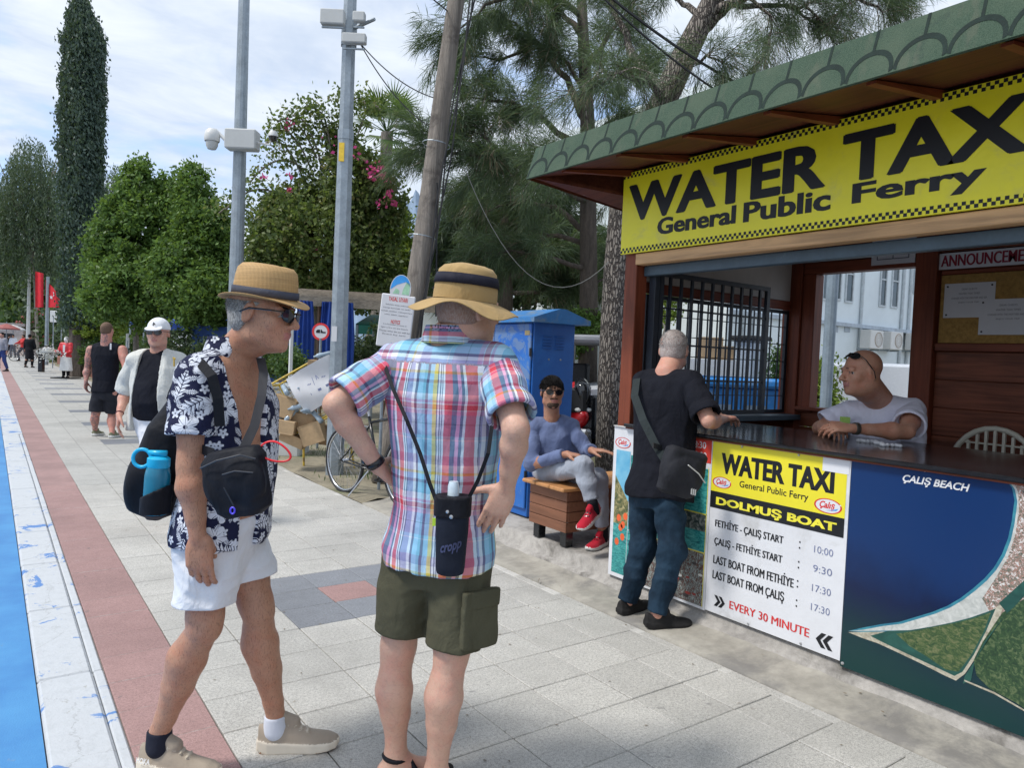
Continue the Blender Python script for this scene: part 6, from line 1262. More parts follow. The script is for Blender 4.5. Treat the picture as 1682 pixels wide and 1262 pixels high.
def head(F, c, fr, s=1., ears=True, neck=None, mouth=0., chin=0., nose=1., jaw=1.):
    """fr = (right, forward, up); tags 0 skin 1 lips 2 dark 3 white"""
    L = lambda x, y, z: lf(c, fr, (x*s, y*s, z*s)); E = lambda p, r, k=.012, tag=0, cut=False, f=None: F.ell(L(*p), np.array(r)*s, fr if f is None else f, k*s, tag, cut)
    E((0, -.015, .034), (.075, .094, .084)); E((0, .022, -.02), (.064, .070, .085), .02); E((0, .03, -.055), (.054*jaw, .060, .058), .02); E((0, .052, -.082), (.036*jaw, .036, .026), .02); E((0, .078+chin, -.092), (.018, .015, .015), .014)
    for q in (-1, 1):
        E((q*.044, .056, -.018), (.022, .022, .022), .018); E((q*.050*jaw, .012, -.066), (.018, .030, .022), .018)
        F.cone(L(q*.012, .088, .026), L(q*.046, .074, .026), .0095*s, .009*s, .010*s)
        E((q*.031, .095, .008), (.017, .012, .011), .010, None, True); E((q*.031, .0755, .007), (.0115, .0105, .009), .002, 3); E((q*.031, .0845, .007), (.006, .0045, .006), .001, 2); E((q*.031, .0765, .0165), (.0145, .0125, .0075), .004); E((q*.031, .0755, -.004), (.0145, .0115, .006), .004)
        F.cone(L(q*.016, .0955, .029), L(q*.045, .083, .031), .004*s, .003*s, .004*s, 2)
    F.cone(L(0, .088, .018), L(0, .108*(.5+.5*nose), -.020), .0085*s, .0115*s, .008*s); E((0, .109*(.5+.5*nose), -.024), (.0125, .012, .010), .008)
    for q in (-1, 1): E((q*.012, .100, -.028), (.008, .010, .007), .006)
    E((0, .091, -.050), (.023, .010, .006), .005, 1); E((0, .089, -.060), (.020, .010, .007), .005, 1); F.ell(L(0, .100, -.0548), np.array((.022, .006, .0016))*s, fr, .002, 2, True)
    for q in (-1, 1):
        if not ears: break
        ef = np.array([fr[0], unit(fr[1]*1-fr[0]*q*.0+fr[2]*-.15), unit(fr[2]+fr[1]*-.2)])
        E((q*.078, -.006, .0), (.0085, .019, .032), .006, 0, False, ef); E((q*.086, -.002, .004), (.0075, .011, .020), .004, None, True, ef); E((q*.080, .006, -.004), (.006, .006, .010), .004)
    if neck is not None:
        nb, r0, r1 = neck; F.cone(nb, L(0, -.018, -.055), r0, r1, .025); F.cone(np.asarray(nb)*.3+L(0, .02, -.08)*.7-fr[2]*.0, L(0, .012, -.07), r1*.7, r1*.75, .02)
def hand(F, w, d, pn, side, s=1., curl=(.5, .5, .5, .5), thumb=.3, spread=.06, tag=0, tcurl=.3, tout=.8):
    """w wrist, d direction of the palm, pn palm normal, side towards the thumb"""
    d = unit(d); pn = unit(np.asarray(pn)-d*np.dot(pn, d)); side0 = np.cross(d, pn); sg = 1 if np.dot(side0, side) > 0 else -1; sd = side0*sg; w = np.asarray(w, float)
    F.ell(w+d*.045*s-pn*.002, (.040*s, .052*s, .0145*s), np.array([sd, d, pn]), .012, tag)
    for i, (o, ln, bl) in enumerate(((.030, .092, .044), (.010, .096, .049), (-.010, .091, .045), (-.028, .082, .035))):
        kn = w+(d*ln*.95+sd*o-pn*.004)*s; F.cone(w+(d*.02+sd*o*.6)*s, kn, .0135*s, .0115*s, .010, tag)
        ang = 0; p = kn; dd = unit(d+sd*spread*(1.2-i*.8)); c = curl[i]; r = (.0098, .0088, .0080, .0072)
        for j, seg in enumerate((bl, bl*.62, bl*.48)):
            ang += c*(.9, 1.1, .7)[j]; v = dd*math.cos(ang)+pn*math.sin(ang); q = p+v*seg*s; F.cone(p, q, r[j]*s*(1 if i < 3 else .88), r[j+1]*s*(1 if i < 3 else .88), .004, tag); p = q
    a = w+(d*.018+sd*.026+pn*.006)*s; v = unit(d*.75+sd*tout+pn*thumb); b = a+v*.040*s; F.cone(a-v*.012*s, b, .0165*s, .0125*s, .010, tag); v2 = unit(v+d*tcurl+pn*.2-sd*tcurl*.6); c_ = b+v2*.032*s; F.cone(b, c_, .0115*s, .0105*s, .005, tag); F.cone(c_, c_+unit(v2+d*.2)*.024*s, .0105*s, .0080*s, .004, tag)
def shoe(F, heel, d, up=(0, 0, 1), L=.295, s=1., sole=.034, hgt=.088, cream=1, patch=2):
    """heel = ground point under the heel; tags 0 upper 1 midsole 2 outsole 3 laces"""
    fr = mkfr(d, up); o = np.asarray(heel, float); zs = np.array([0, .04, .12, .20, .26, .29, .30])*L/.30
    def sole_(X, Y, Z):
        x, y, z = X-o[0], Y-o[1], Z-o[2]; u = x*fr[0, 0]+y*fr[0, 1]+z*fr[0, 2]; v = x*fr[1, 0]+y*fr[1, 1]+z*fr[1, 2]; w = x*fr[2, 0]+y*fr[2, 1]+z*fr[2, 2]
        hw = np.interp(v, zs, np.array([.026, .040, .040, .050, .046, .028, .006])*s); top = np.interp(v, zs, [sole*1.35, sole*1.15, sole, sole*.95, sole*.9, sole*.95, sole]); bot = np.interp(v, zs, [.012, .001, .0, .0, .006, .014, .020])
        return np.maximum(np.maximum(np.abs(u)-hw, -v), np.maximum(np.maximum(v-zs[-1], w-top), bot-w))
    F.put(sole_, o-.34, o+.34, .003, cream)
    def pat(X, Y, Z):
        x, y, z = X-o[0], Y-o[1], Z-o[2]; u = x*fr[0, 0]+y*fr[0, 1]+z*fr[0, 2]; v = x*fr[1, 0]+y*fr[1, 1]+z*fr[1, 2]; w = x*fr[2, 0]+y*fr[2, 1]+z*fr[2, 2]
        hw = np.interp(v, zs, np.array([.024, .038, .038, .048, .044, .026, .004])*s); return np.maximum(np.maximum(np.abs(u)-hw, np.abs(v-.15*L/.3)-.14*L/.3), np.abs(w-.004-.008*np.clip((v-.22)/.05, 0, 1))-.005)
    F.put(pat, o-.34, o+.34, .001, patch)
    def up_(X, Y, Z):
        x, y, z = X-o[0], Y-o[1], Z-o[2]; u = x*fr[0, 0]+y*fr[0, 1]+z*fr[0, 2]; v = x*fr[1, 0]+y*fr[1, 1]+z*fr[1, 2]; w = x*fr[2, 0]+y*fr[2, 1]+z*fr[2, 2]-sole*.7
        hw = np.interp(v, zs, np.array([.022, .035, .037, .045, .041, .024, .004])*s); ht = np.interp(v, zs, [hgt*.8, hgt*.82, hgt*.85, hgt*.45, hgt*.34, hgt*.22, .004]); wv = np.maximum(w, 0)
        rho = np.sqrt((u/np.maximum(hw, .003))**2+(wv/np.maximum(ht, .004))**2); return np.maximum(np.maximum((rho-1)*np.minimum(hw, ht), -w), np.maximum(-v+.004, v-zs[-1]*.985))
    F.put(up_, o-.34, o+.34, .004, 0)
    lfp = lambda u, v, w: o+fr[0]*u+fr[1]*v+fr[2]*w
    F.ell(lfp(0, .062*L/.3, sole+hgt*.86), (.030*s, .040, .030), fr, .004, None, True)
    F.cone(lfp(0, .13*L/.3, sole+hgt*.70), lfp(0, .085*L/.3, sole+hgt*.98), .024*s, .020*s, .008, 0)
    for i in range(4):
        v = (.105+.024*i)*L/.3; h = sole*.7+np.interp(v, zs, [hgt*.8, hgt*.82, hgt*.85, hgt*.45, hgt*.34, hgt*.22, .004]); F.cone(lfp(-.020*s, v, h-.003), lfp(.020*s, v+.008, h-.003), .0045, .0045, .002, 3)
    return lfp
def limb_leg(F, hip, kn, an, fwd, s=1., g=1., k=.02, tag=0, calf=1.):
    hip, kn, an = map(lambda v: np.asarray(v, float), (hip, kn, an)); bk = -unit(fwd); t1 = hip*.5+kn*.5; c1 = kn*.70+an*.30+bk*.014*s; c2 = kn*.45+an*.55+bk*.006*s
    F.chain([hip, t1, kn*.88+hip*.12, kn], np.array([.092*g, .078*g, .060, .056])*s, k, tag); F.chain([kn, kn*.86+an*.14+bk*.008, c1, c2, kn*.15+an*.85, an], np.array([.054, .053, .060*calf, .050*calf, .036, .036])*s, k*.7, tag)
    F.ell(kn+unit(fwd)*.020*s, np.array((.036, .030, .042))*s, mkfr(fwd, hip-kn), .02, tag)
    F.ell(c1+bk*.012*s*calf, np.array((.046*calf, .036*calf, .085))*s, mkfr(fwd, kn-an), .035, tag)
def limb_arm(F, sh, el, wr, s=1., g=1., k=.015, tag=0):
    sh, el, wr = map(lambda v: np.asarray(v, float), (sh, el, wr))
    F.chain([sh, sh*.55+el*.45, el*.9+sh*.1, el], np.array([.056*g, .050*g, .040, .039])*s, k, tag); F.chain([el, el*.72+wr*.28, el*.3+wr*.7, wr], np.array([.040, .044*g, .031, .0265])*s, k, tag)
def skinmat(name, c, c2=None, hair=0., rough=.5, tat=False):
    m, N, b = newmat(name); P = Ex(N, N.n('ShaderNodeTexCoord').outputs['Object']); n1 = N.noise(P, 14, 4, .6); n2 = N.noise(P, 70, 4, .7); n3 = N.noise(P, 4, 3, .5)
    c2 = c2 or (c[0]*.95, c[1]*.68, c[2]*.60); k = N.mix(N.sstep(n1, .4, .7)*.55, c, c2); k = N.mix(N.sstep(n3, .45, .7)*.35, k, tuple(x*.72 for x in c)); k = N.mix(N.sstep(n2, .5, .8)*.3, k, tuple(x*.62 for x in c)); k = N.mix(N.sstep(N.noise(P, 160, 3, .7), .52, .7)*.35, k, tuple(x*.6 for x in c)); vn = (N.noise(P, 9, 3, .5, 1.5)-.5).f('ABSOLUTE'); k = N.mix((1-N.sstep(vn, .0, .03))*.18, k, (c[0]*.62, c[1]*.62, c[2]*.7))
    if hair:
        h = N.noise(N.vmath('MULTIPLY', P, (260, 260, 60)), 1., 3, .7, .6); k = N.mix(N.sstep(h, .52, .66)*hair, k, (.10, .055, .035))
    if tat:
        v = N.noise(P, 22, 5, .7, 1.5); x, y, z = N.sep(P); k = N.mix(N.sstep(v, .46, .54)*.65*x.lt(0.02), k, (.09, .10, .11))
    N.put(b.inputs['Base Color'], k); N.put(b.inputs['Roughness'], n2*.3+(rough-.15)); b.inputs['Subsurface Weight'].default_value = .12; b.inputs['Subsurface Radius'].default_value = (.012, .004, .002); b.inputs['Subsurface Scale'].default_value = .5; b.inputs['Specular IOR Level'].default_value = .4
    bump(N, b, n2*.5+n1*.9+N.noise(P, 240, 2, .7)*.15, .5, .006); return m
def cloth(name, c=None, var=.12, rough=.85, weave=420, bs=.25, wrinkle=.35, c2=None):
    if name in MATS: return MATS[name]
    m, N, b = newmat(name); P = Ex(N, N.n('ShaderNodeTexCoord').outputs['Object']); n = N.noise(P, 5, 4, .6); w = N.noise(P, weave, 2, .6); wr = N.noise(N.vmath('MULTIPLY', P, (1, 1, .6)), 10, 4, .5, .45)
    k = N.mix(N.sstep(n, .3, .7), tuple(x*(1-var) for x in c), tuple(min(1, x*(1+var)) for x in (c2 or c))); k = N.mix(w*.2, k, tuple(x*.6 for x in c))
    N.put(b.inputs['Base Color'], k); b.inputs['Roughness'].default_value = rough; b.inputs['Specular IOR Level'].default_value = .15; b.inputs['Sheen Weight'].default_value = .1 if max(c) > .2 else 0.
    bump(N, b, w*bs*.06+wr*wrinkle*1.6, .8, .03); MATS[name] = m; return m
def hairmat(name, c, c2):
    m, N, b = newmat(name); P = Ex(N, N.n('ShaderNodeTexCoord').outputs['Object']); h = N.noise(N.vmath('MULTIPLY', P, (300, 300, 90)), 1., 3, .7, .5); N.put(b.inputs['Base Color'], N.mix(N.sstep(h, .35, .65), c, c2)); b.inputs['Roughness'].default_value = .75; b.inputs['Specular IOR Level'].default_value = .2; bump(N, b, h, .8, .006); return m
UP = np.array([0, 0, 1.])
def glasses(c, fr, s, par, lens=None, high=0., name='sunglasses'):
    L = lambda x, y, z: lf(c, fr, (x*s, y*s, (z+high)*s)); q = MB()
    for g in (-1, 1):
        pts = [(g*(.031+.027*math.cos(a)*(1 if math.cos(a)*1 > 0 else .95)), .108-.012*abs(math.cos(a)) if math.cos(a) > 0 else .110, .008+.020*math.sin(a)*(1. if math.sin(a) > 0 else 1.15)) for a in np.linspace(0, 2*math.pi, 15)[:-1]]
        n = len(pts); P = [L(*p) for p in pts]+[L(p[0], p[1]-.004, p[2]) for p in pts]; q.add(P, [tuple(range(n)), tuple(range(n, 2*n))[::-1]]+[(i, n+i, n+(i+1) % n, (i+1) % n) for i in range(n)])
        q.tube([L(g*.057, .098, .016), L(g*.078, .07, .016), L(g*.084, .0, .014), L(g*.082, -.03, .0)], .0026*s, 5)
    q.tube([L(-.010, .112, .016), L(.010, .112, .016)], .0035*s, 5); return q.obj(name, lens or GLASSB, par, smooth=False)
def hull(*pts, pad=.25): P = np.array(pts); return P.min(0)-pad, P.max(0)+pad
# ------------------------------------------------------------------ people
TC = -Fw
class Fig:
    def __init__(s, label, pel, nk, fwd, shR, elR, wrR, shL, elL, wrL, hipR, knR, anR, hipL, knL, anL, hc, hf, hup=None, sc=1., hs=1.05, g=1., belly=0., h=.006, base=None, group=None, name='person', cat='person'):
        for k, v in dict(pel=pel, nk=nk, shR=shR, elR=elR, wrR=wrR, shL=shL, elL=elL, wrL=wrL, hipR=hipR, knR=knR, anR=anR, hipL=hipL, knL=knL, anL=anL, hc=hc).items(): setattr(s, k, np.asarray(v, float))
        s.sc, s.hs, s.g, s.belly, s.h = sc, hs, g, belly, h
        s.up = unit(s.nk-s.pel); s.fr = mkfr(fwd, s.up); s.hfr = mkfr(hf, UP if hup is None else hup); s.H = np.linalg.norm(s.nk-s.pel)
        b = base if base is not None else [s.pel[0], s.pel[1], 0]; s.root = thing(name, b, label, cat, group)
        P = np.array([s.pel, s.nk, s.shR, s.elR, s.wrR, s.shL, s.elL, s.wrL, s.hipR, s.knR, s.anR, s.hipL, s.knL, s.anL, s.hc]); s.lo, s.hi = P.min(0)-.28, P.max(0)+.28
    def field(s, pts=None, pad=.22, h=None):
        if pts is None: return Field(s.lo, s.hi, h or s.h)
        P = np.array(pts); return Field(P.min(0)-pad, P.max(0)+pad, h or s.h)
    def torso(s, F, e=0., z0=-.13, z1=1.0, k=.03, tag=0, wide=1., hem=0., slant=None, p=2.2, bell=1.):
        H = s.H; g = s.g; zs = np.array([-.16, -.02, .20, .48, .74, .90, 1.0])*H
        a = (np.array([.150*g+hem, .168*g+hem*.6, .158*g, .168*(g*.6+.4), .180, .135, .068])*wide)*s.sc+e
        b = (np.array([.100+hem, .118+hem*.6, .115*g+s.belly*.4, .122+s.belly*.2, .115, .088, .060])*bell)*s.sc+e
        yo = np.array([-.01, 0, .012+s.belly*.6, .012+s.belly*.4, -.004, -.012, -.006])*s.sc
        F.loft(s.pel, s.fr, zs, a, b, None, yo, k, tag, False, p, z0*H, z1*H, slant)
        for q, sh in ((1, s.shR), (-1, s.shL)): F.cone(s.nk-s.up*.045*s.sc+s.fr[0]*q*.045*s.sc, sh+(s.nk-sh)*.06, (.048*s.sc+e), .052*s.sc+e, k, tag); F.cone(sh, sh*.55+(s.pel+s.up*H*.55)*.45, .050*s.sc+e*.6, .06*s.sc+e*.5, k, tag)
    def sleeve(s, F, side, t, r0, r1, e=.0, tag=0, hollow=.03, k=.02, fold=None):
        sh, el, wr = (s.shR, s.elR, s.wrR) if side == 'R' else (s.shL, s.elL, s.wrL)
        if t <= 1: pts = [sh, sh+(el-sh)*t*.5, sh+(el-sh)*t]; rs = [r0, (r0+r1)/2, r1]; dv = unit(el-sh)
        else: pts = [sh, (sh+el)/2, el, el+(wr-el)*(t-1)]; rs = [r0, r0*.92, (r0*.9+r1)/2, r1]; dv = unit(wr-el)
        F.chain(pts, rs, k, tag); e_ = pts[-1]; m = max(r0, r1)+.03
        if fold: F.fold(*fold, ridge=True)
        F.cone(e_-dv*.024, e_+dv*.02, r1+.0035, r1+.0035, .001, None); F.cutplane(e_, dv, e_-m*1.2, e_+m*1.2)
        if hollow: F.cone(e_+dv*.02, e_-dv*hollow, r1-.008, r1-.016, .004, None, True)
    def pants(s, F, tR, tL, r0=.105, r1=.10, ra=.06, e=.022, tag=0, waist=.12, hollow=True, k=.03, fold=None):
        H = s.H; zs = np.array([-.2, -.05, waist, waist+.01])*H; sc = s.sc
        F.loft(s.pel, s.fr, zs, np.array([.13, .158*s.g, .156*s.g, .156*s.g])*sc+e, np.array([.09, .112, .110+s.belly*.3, .11])*sc+e, None, None, .03, tag, False, 2.3, -.2*H, waist*H)
        ends = []
        for hip, kn, an, t in ((s.hipR, s.knR, s.anR, tR), (s.hipL, s.knL, s.anL, tL)):
            if t <= 1: e_ = hip+(kn-hip)*t; x_ = e_+unit(kn-hip)*.04; pts = [hip, (hip+e_)/2, x_]; rs = [r0*sc, (r0+r1)/2*sc, r1*sc]; dv = unit(unit(kn-hip)*.5-UP*.5)
            else: e_ = kn+(an-kn)*(t-1); pts = [hip, (hip+kn)/2, kn, kn*.5+e_*.5, e_]; rs = np.array([r0, r0*.92, ra*1.28, ra*1.1, ra])*sc; dv = unit(an-kn)
            F.chain(pts, list(rs), k, tag); ends.append((e_, dv, rs[-1], unit(pts[-1]-pts[-2])))
        if fold: F.fold(*fold, ridge=True)
        for e_, dv, r, ax_ in ends:
            F.legcut(e_, dv, ax_, r*1.17+.012)
            if hollow: F.cone(e_+dv*.02, e_-dv*.02, r-.020, r-.028, .004, None, True)
    def body(s, skin, lips, hands=True, arms=True, legs=True, legg=1., armg=1., neckr=(.062, .056), handR=None, handL=None, ears=True, calf=1., nose=1., jaw=1., extra=None, te=-.012, eyes=None, feet=None):
        F = s.field(); s.torso(F, te)
        head(F, s.hc, s.hfr, s.hs, ears, (s.nk, neckr[0]*s.sc, neckr[1]*s.hs), nose=nose, jaw=jaw)
        if arms:
            limb_arm(F, s.shR, s.elR, s.wrR, s.sc, armg); limb_arm(F, s.shL, s.elL, s.wrL, s.sc, armg)
        if legs:
            limb_leg(F, s.hipR, s.knR, s.anR, s.fr[1], s.sc, legg, calf=calf); limb_leg(F, s.hipL, s.knL, s.anL, s.fr[1], s.sc, legg, calf=calf)
        if handR: hand(F, s.wrR, **handR)
        if handL: hand(F, s.wrL, **handL)
        if extra: extra(F)
        return F.obj('body', [skin, lips, BLACKI, eyes or EYEW], s.root)
def dress(P_, name, mat, tk, tR, tL, r0, r1, fold, h=None, pts=None, nr=(.08, .06), uv=False, gap=None, nlow=0., hollow=.03):
    F = P_.field(pts or [P_.pel-UP*.08, P_.nk, P_.shR, P_.shL], .27, h); P_.torso(F, **tk); F.fold(*fold, ridge=True)
    if gap: F.put(gap, F.lo, F.lo+F.n*F.h, .004, None, True)
    F.cone(P_.nk+UP*.08, P_.nk+UP*nlow, nr[0], nr[1], .004, None, True); o = F.obj(name, [mat], P_.root)
    for sd, t in (('R', tR), ('L', tL)):
        a, b_, w = (P_.shR, P_.elR, P_.wrR) if sd == 'R' else (P_.shL, P_.elL, P_.wrL); F = P_.field([a, b_]+([w] if t > 1 else []), .16, h); P_.sleeve(F, sd, t, r0, r1, hollow=hollow, fold=fold); F.obj('sleeve', [mat], o)
    return o
EYEW = M('eye_white', (.38, .34, .31), .3, .03, bstr=0); LIP = M('lips', (.42, .17, .14), .5, .1, 60, 90, .1)
SK1 = skinmat('tanned_skin', (.56, .29, .19), hair=.0); SK2 = skinmat('ruddy_skin', (.60, .37, .275), (.60, .28, .21)); SK3 = skinmat('brown_skin', (.40, .205, .13)); SK4 = skinmat('pink_skin', (.58, .32, .235), (.58, .22, .16)); SK5 = skinmat('sunburnt_tattooed_skin', (.55, .26, .20), (.60, .20, .15), tat=True)
# printed shirt cloths -------------------------------------------------
def plaid():
    m, N, b = newmat('madras_check'); at = N.n('ShaderNodeAttribute', attribute_name='cuv'); u, v, w = N.sep(Ex(N, at.outputs['Vector']))
    navy, red, wh, pk, lb, ye, la, tq = (.035, .04, .13), (.58, .045, .07), (.70, .72, .76), (.66, .25, .42), (.30, .55, .72), (.62, .52, .10), (.30, .30, .50), (.16, .42, .55)
    seq = [(navy, .010), (lb, .018), (ye, .014), (navy, .004), (wh, .006), (navy, .003), (wh, .004), (navy, .003), (wh, .006), (red, .020), (navy, .013), (pk, .008), (navy, .006), (wh, .005), (red, .017), (wh, .004), (navy, .004), (wh, .004), (navy, .004), (la, .020), (wh, .012), (navy, .010), (lb, .020), (tq, .012)]
    seq = [(a_, b_*1.22) for a_, b_ in seq]
    def rampseq(seq, c, tot):
        st = []; p = 0
        for col, wd in seq: st.append((p/tot, col)); p += wd
        return N.ramp(c, st, 'CONSTANT')
    T = sum(x for _, x in seq); n = N.noise(N.comb(u, v), 14, 3, .5)
    warpc = rampseq(seq, ((u+(n-.5)*.008)/T).f('FRACT'), T)
    s2 = [(lb, .050), (wh, .003), (lb, .012), (la, .036), (navy, .003), (la, .030), (pk, .013), (wh, .003), (red, .017), (wh, .003), (pk, .010), (wh, .020), (tq, .034), (navy, .010), (lb, .020), (ye, .009), (wh, .024), (la, .030)]; T2 = sum(x for _, x in s2)
    weft = rampseq(s2, ((v+(n-.5)*.006)/T2).f('FRACT'), T2)
    k = N.mix(.33, warpc, weft); k2 = N.mix(.30, k, N.mix(1., warpc, weft, 'MULTIPLY')); hs = N.n('ShaderNodeHueSaturation', {'Saturation': 1.08, 'Value': 1.15, 'Color': k2}); k = Ex(N, hs.outputs[0])
    wv = N.noise(N.comb(u, v), 420, 2, .6); k = N.mix(wv*.2, k, (.6, .62, .66)); N.put(b.inputs['Base Color'], k); b.inputs['Roughness'].default_value = .8; b.inputs['Specular IOR Level'].default_value = .25
    P = Ex(N, N.n('ShaderNodeTexCoord').outputs['Object']); wr = N.noise(N.vmath('MULTIPLY', P, (1, 1, .6)), 10, 4, .5, .5); pk_ = (v*160.).f('SINE'); bump(N, b, wr*.9+pk_*.012, .8, .03); return m
def floral():
    m, N, b = newmat('leaf_print_cotton'); at = N.n('ShaderNodeAttribute', attribute_name='cuv'); uv = Ex(N, at.outputs['Vector'])
    def layer(scale, off, rmax, seed):
        p = N.vmath('ADD', uv, (off, off*1.7, 0)); nz = N.noise(p, 9, 2, .5); vo = N.n('ShaderNodeTexVoronoi', feature='F1', voronoi_dimensions='2D'); N.put(vo.inputs['Vector'], p); vo.inputs['Scale'].default_value = scale; vo.inputs['Randomness'].default_value = .75
        d = N.vmath('SUBTRACT', p, Ex(N, vo.outputs['Position'])); x, y, z = N.sep(d); r_, g_, b_ = N.sep(Ex(N, vo.outputs['Color'])); a = r_*6.283; ca, sa = a.f('COSINE'), a.f('SINE'); X = x*ca+y*sa; Y = y*ca-x*sa
        R = N.math('SQRT', X*X+Y*Y); th = N.math('ARCTAN2', Y, X)
        petal = rmax*(.45+.55*(th*2.5).f('COSINE').f('ABSOLUTE')); flower = R.lt(petal)*(R.gt(rmax*.16))*((th*5.).f('COSINE').f('ABSOLUTE').gt(.16))
        # long leaf with slits
        xx = X/(rmax*1.35); half = rmax*.62*(1-xx*xx)*(.75+.25*(X*(16./rmax)+Y.f('ABSOLUTE')*(9./rmax)).f('SINE')); leaf = Y.f('ABSOLUTE').lt(half)*(Y.f('ABSOLUTE').gt(rmax*.035))*((X*(20./rmax)+Y.f('ABSOLUTE')*(14./rmax)).f('SINE').gt(-.62))
        return N.math('MAXIMUM', flower*g_.lt(.42), leaf*g_.gt(.42), clamp=True)
    f = N.math('MAXIMUM', layer(11.5, 0., .043, 1), layer(24, 3.3, .0165, 2)); n = N.noise(uv, 120, 2, .6)
    k = N.mix(f, (.010, .013, .045), N.mix(n, (.50, .54, .64), (.80, .82, .86))); N.put(b.inputs['Base Color'], k); b.inputs['Roughness'].default_value = .8; b.inputs['Specular IOR Level'].default_value = .25
    P = Ex(N, N.n('ShaderNodeTexCoord').outputs['Object']); wr = N.noise(P, 10, 4, .5, .5); bump(N, b, wr, .7, .03); return m
def body_uv(s, yoke=9.):
    def f(V):
        q = V-s.pel; x = q @ s.fr[0]; y = q @ s.fr[1]; z = q @ s.fr[2]; th = np.arctan2(x, -y); u = th*.175; u = np.where(np.abs(th) < 1.2, .175*np.sin(th)*1.08+.0*x, u); yk = z > yoke
        return np.column_stack([np.where(yk, z*1.2, u), np.where(yk, x*.9, z), np.zeros(len(V))])
    return f
def arm_uv(a, b, up):
    ax = unit(np.asarray(b)-a); x, y, _ = frame(ax, up)
    def f(V): q = V-np.asarray(a); th = np.arctan2(q @ x, q @ y); return np.column_stack([th*.075+.04, q @ ax+.1, np.zeros(len(V))])
    return f
def straw(name, c, ring=True):
    m, N, b = newmat(name); P = Ex(N, N.n('ShaderNodeTexCoord').outputs['Object']); x, y, z = N.sep(P); r = N.math('SQRT', x*x+y*y); n = N.noise(P, 30, 3, .6)
    rings = (N.noise(N.vmath('MULTIPLY', P, (5, 5, 190)), 1., 3, .6, .4)-.5)*3.5; th = (N.math('ARCTAN2', y, x)*150.+n*5).f('SINE')*.5; k = N.mix(rings*.25+th*.15+.5, tuple(q*.55 for q in c), tuple(min(1, q*1.15) for q in c)); k = N.mix(N.sstep(n, .45, .7)*.3, k, tuple(q*.7 for q in c))
    N.put(b.inputs['Base Color'], k); b.inputs['Roughness'].default_value = .7; bump(N, b, rings*.5+th*.5, .35, .002); return m
def hat(par, c, fr, crown, brim, cm, bm_, band, cs=(1, 1.18), wave=0., curl=.0, pinch=.0, drop=.01, seed=0, droop=0., dents=0.):
    """crown: list of (r,z) ; brim: outer radius; fr = right, forward, up"""
    rg = np.random.default_rng(seed); h = thing('tmp', c, 'x', 'x') if False else None
    def mod(i, r, z, a):
        fx, fy = math.cos(a), math.sin(a); dz = 0
        if r > 0 and i < len(crown): 
            f = i/len(crown); 
            if f > .5: dz = -pinch*math.exp(-(fx/.42)**2)*(.5+.5*fy)*((f-.5)*2) - dents*math.sin(a*3+1)*(f-.4)
        return r, z+dz, cs[0], cs[1]
    q = MB(); prof = [(r-.004, z) for r, z in crown][::-1]; 
    pr = crown; q.lathe(pr, 40, c, 0, (fr[0], fr[1], fr[2]), mod); q.lathe([(max(r-.006, 0), z-.004) for r, z in crown][::-1], 40, c, 0, (fr[0], fr[1], fr[2]), lambda i, r, z, a: mod(len(crown)-1-i, r, z, a)); o = q.obj('hat_crown', cm, par, smooth=True)
    r0 = crown[0][0]-.003
    def bz(r, a):
        t = (r-r0)/(brim-r0); fx, fy = math.cos(a), math.sin(a); return -drop*t+curl*t*t*(abs(fx)**1.5)-curl*.3*t*t*(abs(fy)**2)+wave*t**1.3*(math.sin(a*3+seed)+.6*math.sin(a*5+1.3*seed))-droop*t*t
    q = MB(); P = []; n = 64; R_ = [r0, r0+.25*(brim-r0), r0+.5*(brim-r0), r0+.75*(brim-r0), brim-.001]
    rows = [(r, .0) for r in R_]+[(brim+.0015, -.0015)]+[(r, -.004) for r in R_[::-1]]
    for r, dz in rows:
        for j in range(n): a = 2*math.pi*j/n; P.append(lf(c, fr, (math.cos(a)*r*(1+(cs[0]-1)*.7), math.sin(a)*r*(1+(cs[1]-1)*.7), bz(r, a)+dz)))
    F = [(i*n+j, i*n+(j+1) % n, (i+1)*n+(j+1) % n, (i+1)*n+j) for i in range(len(rows)-1) for j in range(n)]; q.add(P, [f[::-1] for f in F]); q.obj('hat_brim', bm_, par, smooth=True)
    b0, b1 = band[0], band[1]; zs = [z for r, z in crown]; rs = [r for r, z in crown]
    q = MB(); f = lambda z: float(np.interp(z, zs, rs)); q.lathe([(f(b0)+.0005, b0), (f(b0)+.004, b0), (f((b0+b1)/2)+.0045, (b0+b1)/2), (f(b1)+.004, b1), (f(b1)+.0005, b1)], 40, c, 0, (fr[0], fr[1], fr[2]), lambda i, r, z, a: (r, z, cs[0], cs[1])); q.obj('hat_band', band[2], par, smooth=True)
def strap(name, pts, w, mat, par=None, nrm=None, th=.003):
    """flat webbing along a path"""
    pts = [np.asarray(p, float) for p in pts]; P = []; F = []; n = len(pts)
    for i in range(n):
        t = unit(pts[min(i+1, n-1)]-pts[max(i-1, 0)]); nn = unit(np.asarray(nrm[i] if isinstance(nrm, list) else nrm, float)); s_ = unit(np.cross(t, nn)); 
        for a, b_ in ((-1, 1), (1, 1), (1, -1), (-1, -1)): P.append(pts[i]+s_*a*w/2+nn*b_*th/2)
    for i in range(n-1):
        for k in range(4): F.append((i*4+k, i*4+(k+1) % 4, (i+1)*4+(k+1) % 4, (i+1)*4+k))
    F += [(0, 1, 2, 3), tuple((n-1)*4+k for k in (3, 2, 1, 0))]; F = [f[::-1] for f in F]; return link(name, P, F, mat, par)
BLK = cloth('black_nylon', (.012, .013, .018), .3, .6, 500, .2, .5); WEB = cloth('black_webbing', (.015, .016, .02), .2, .7)

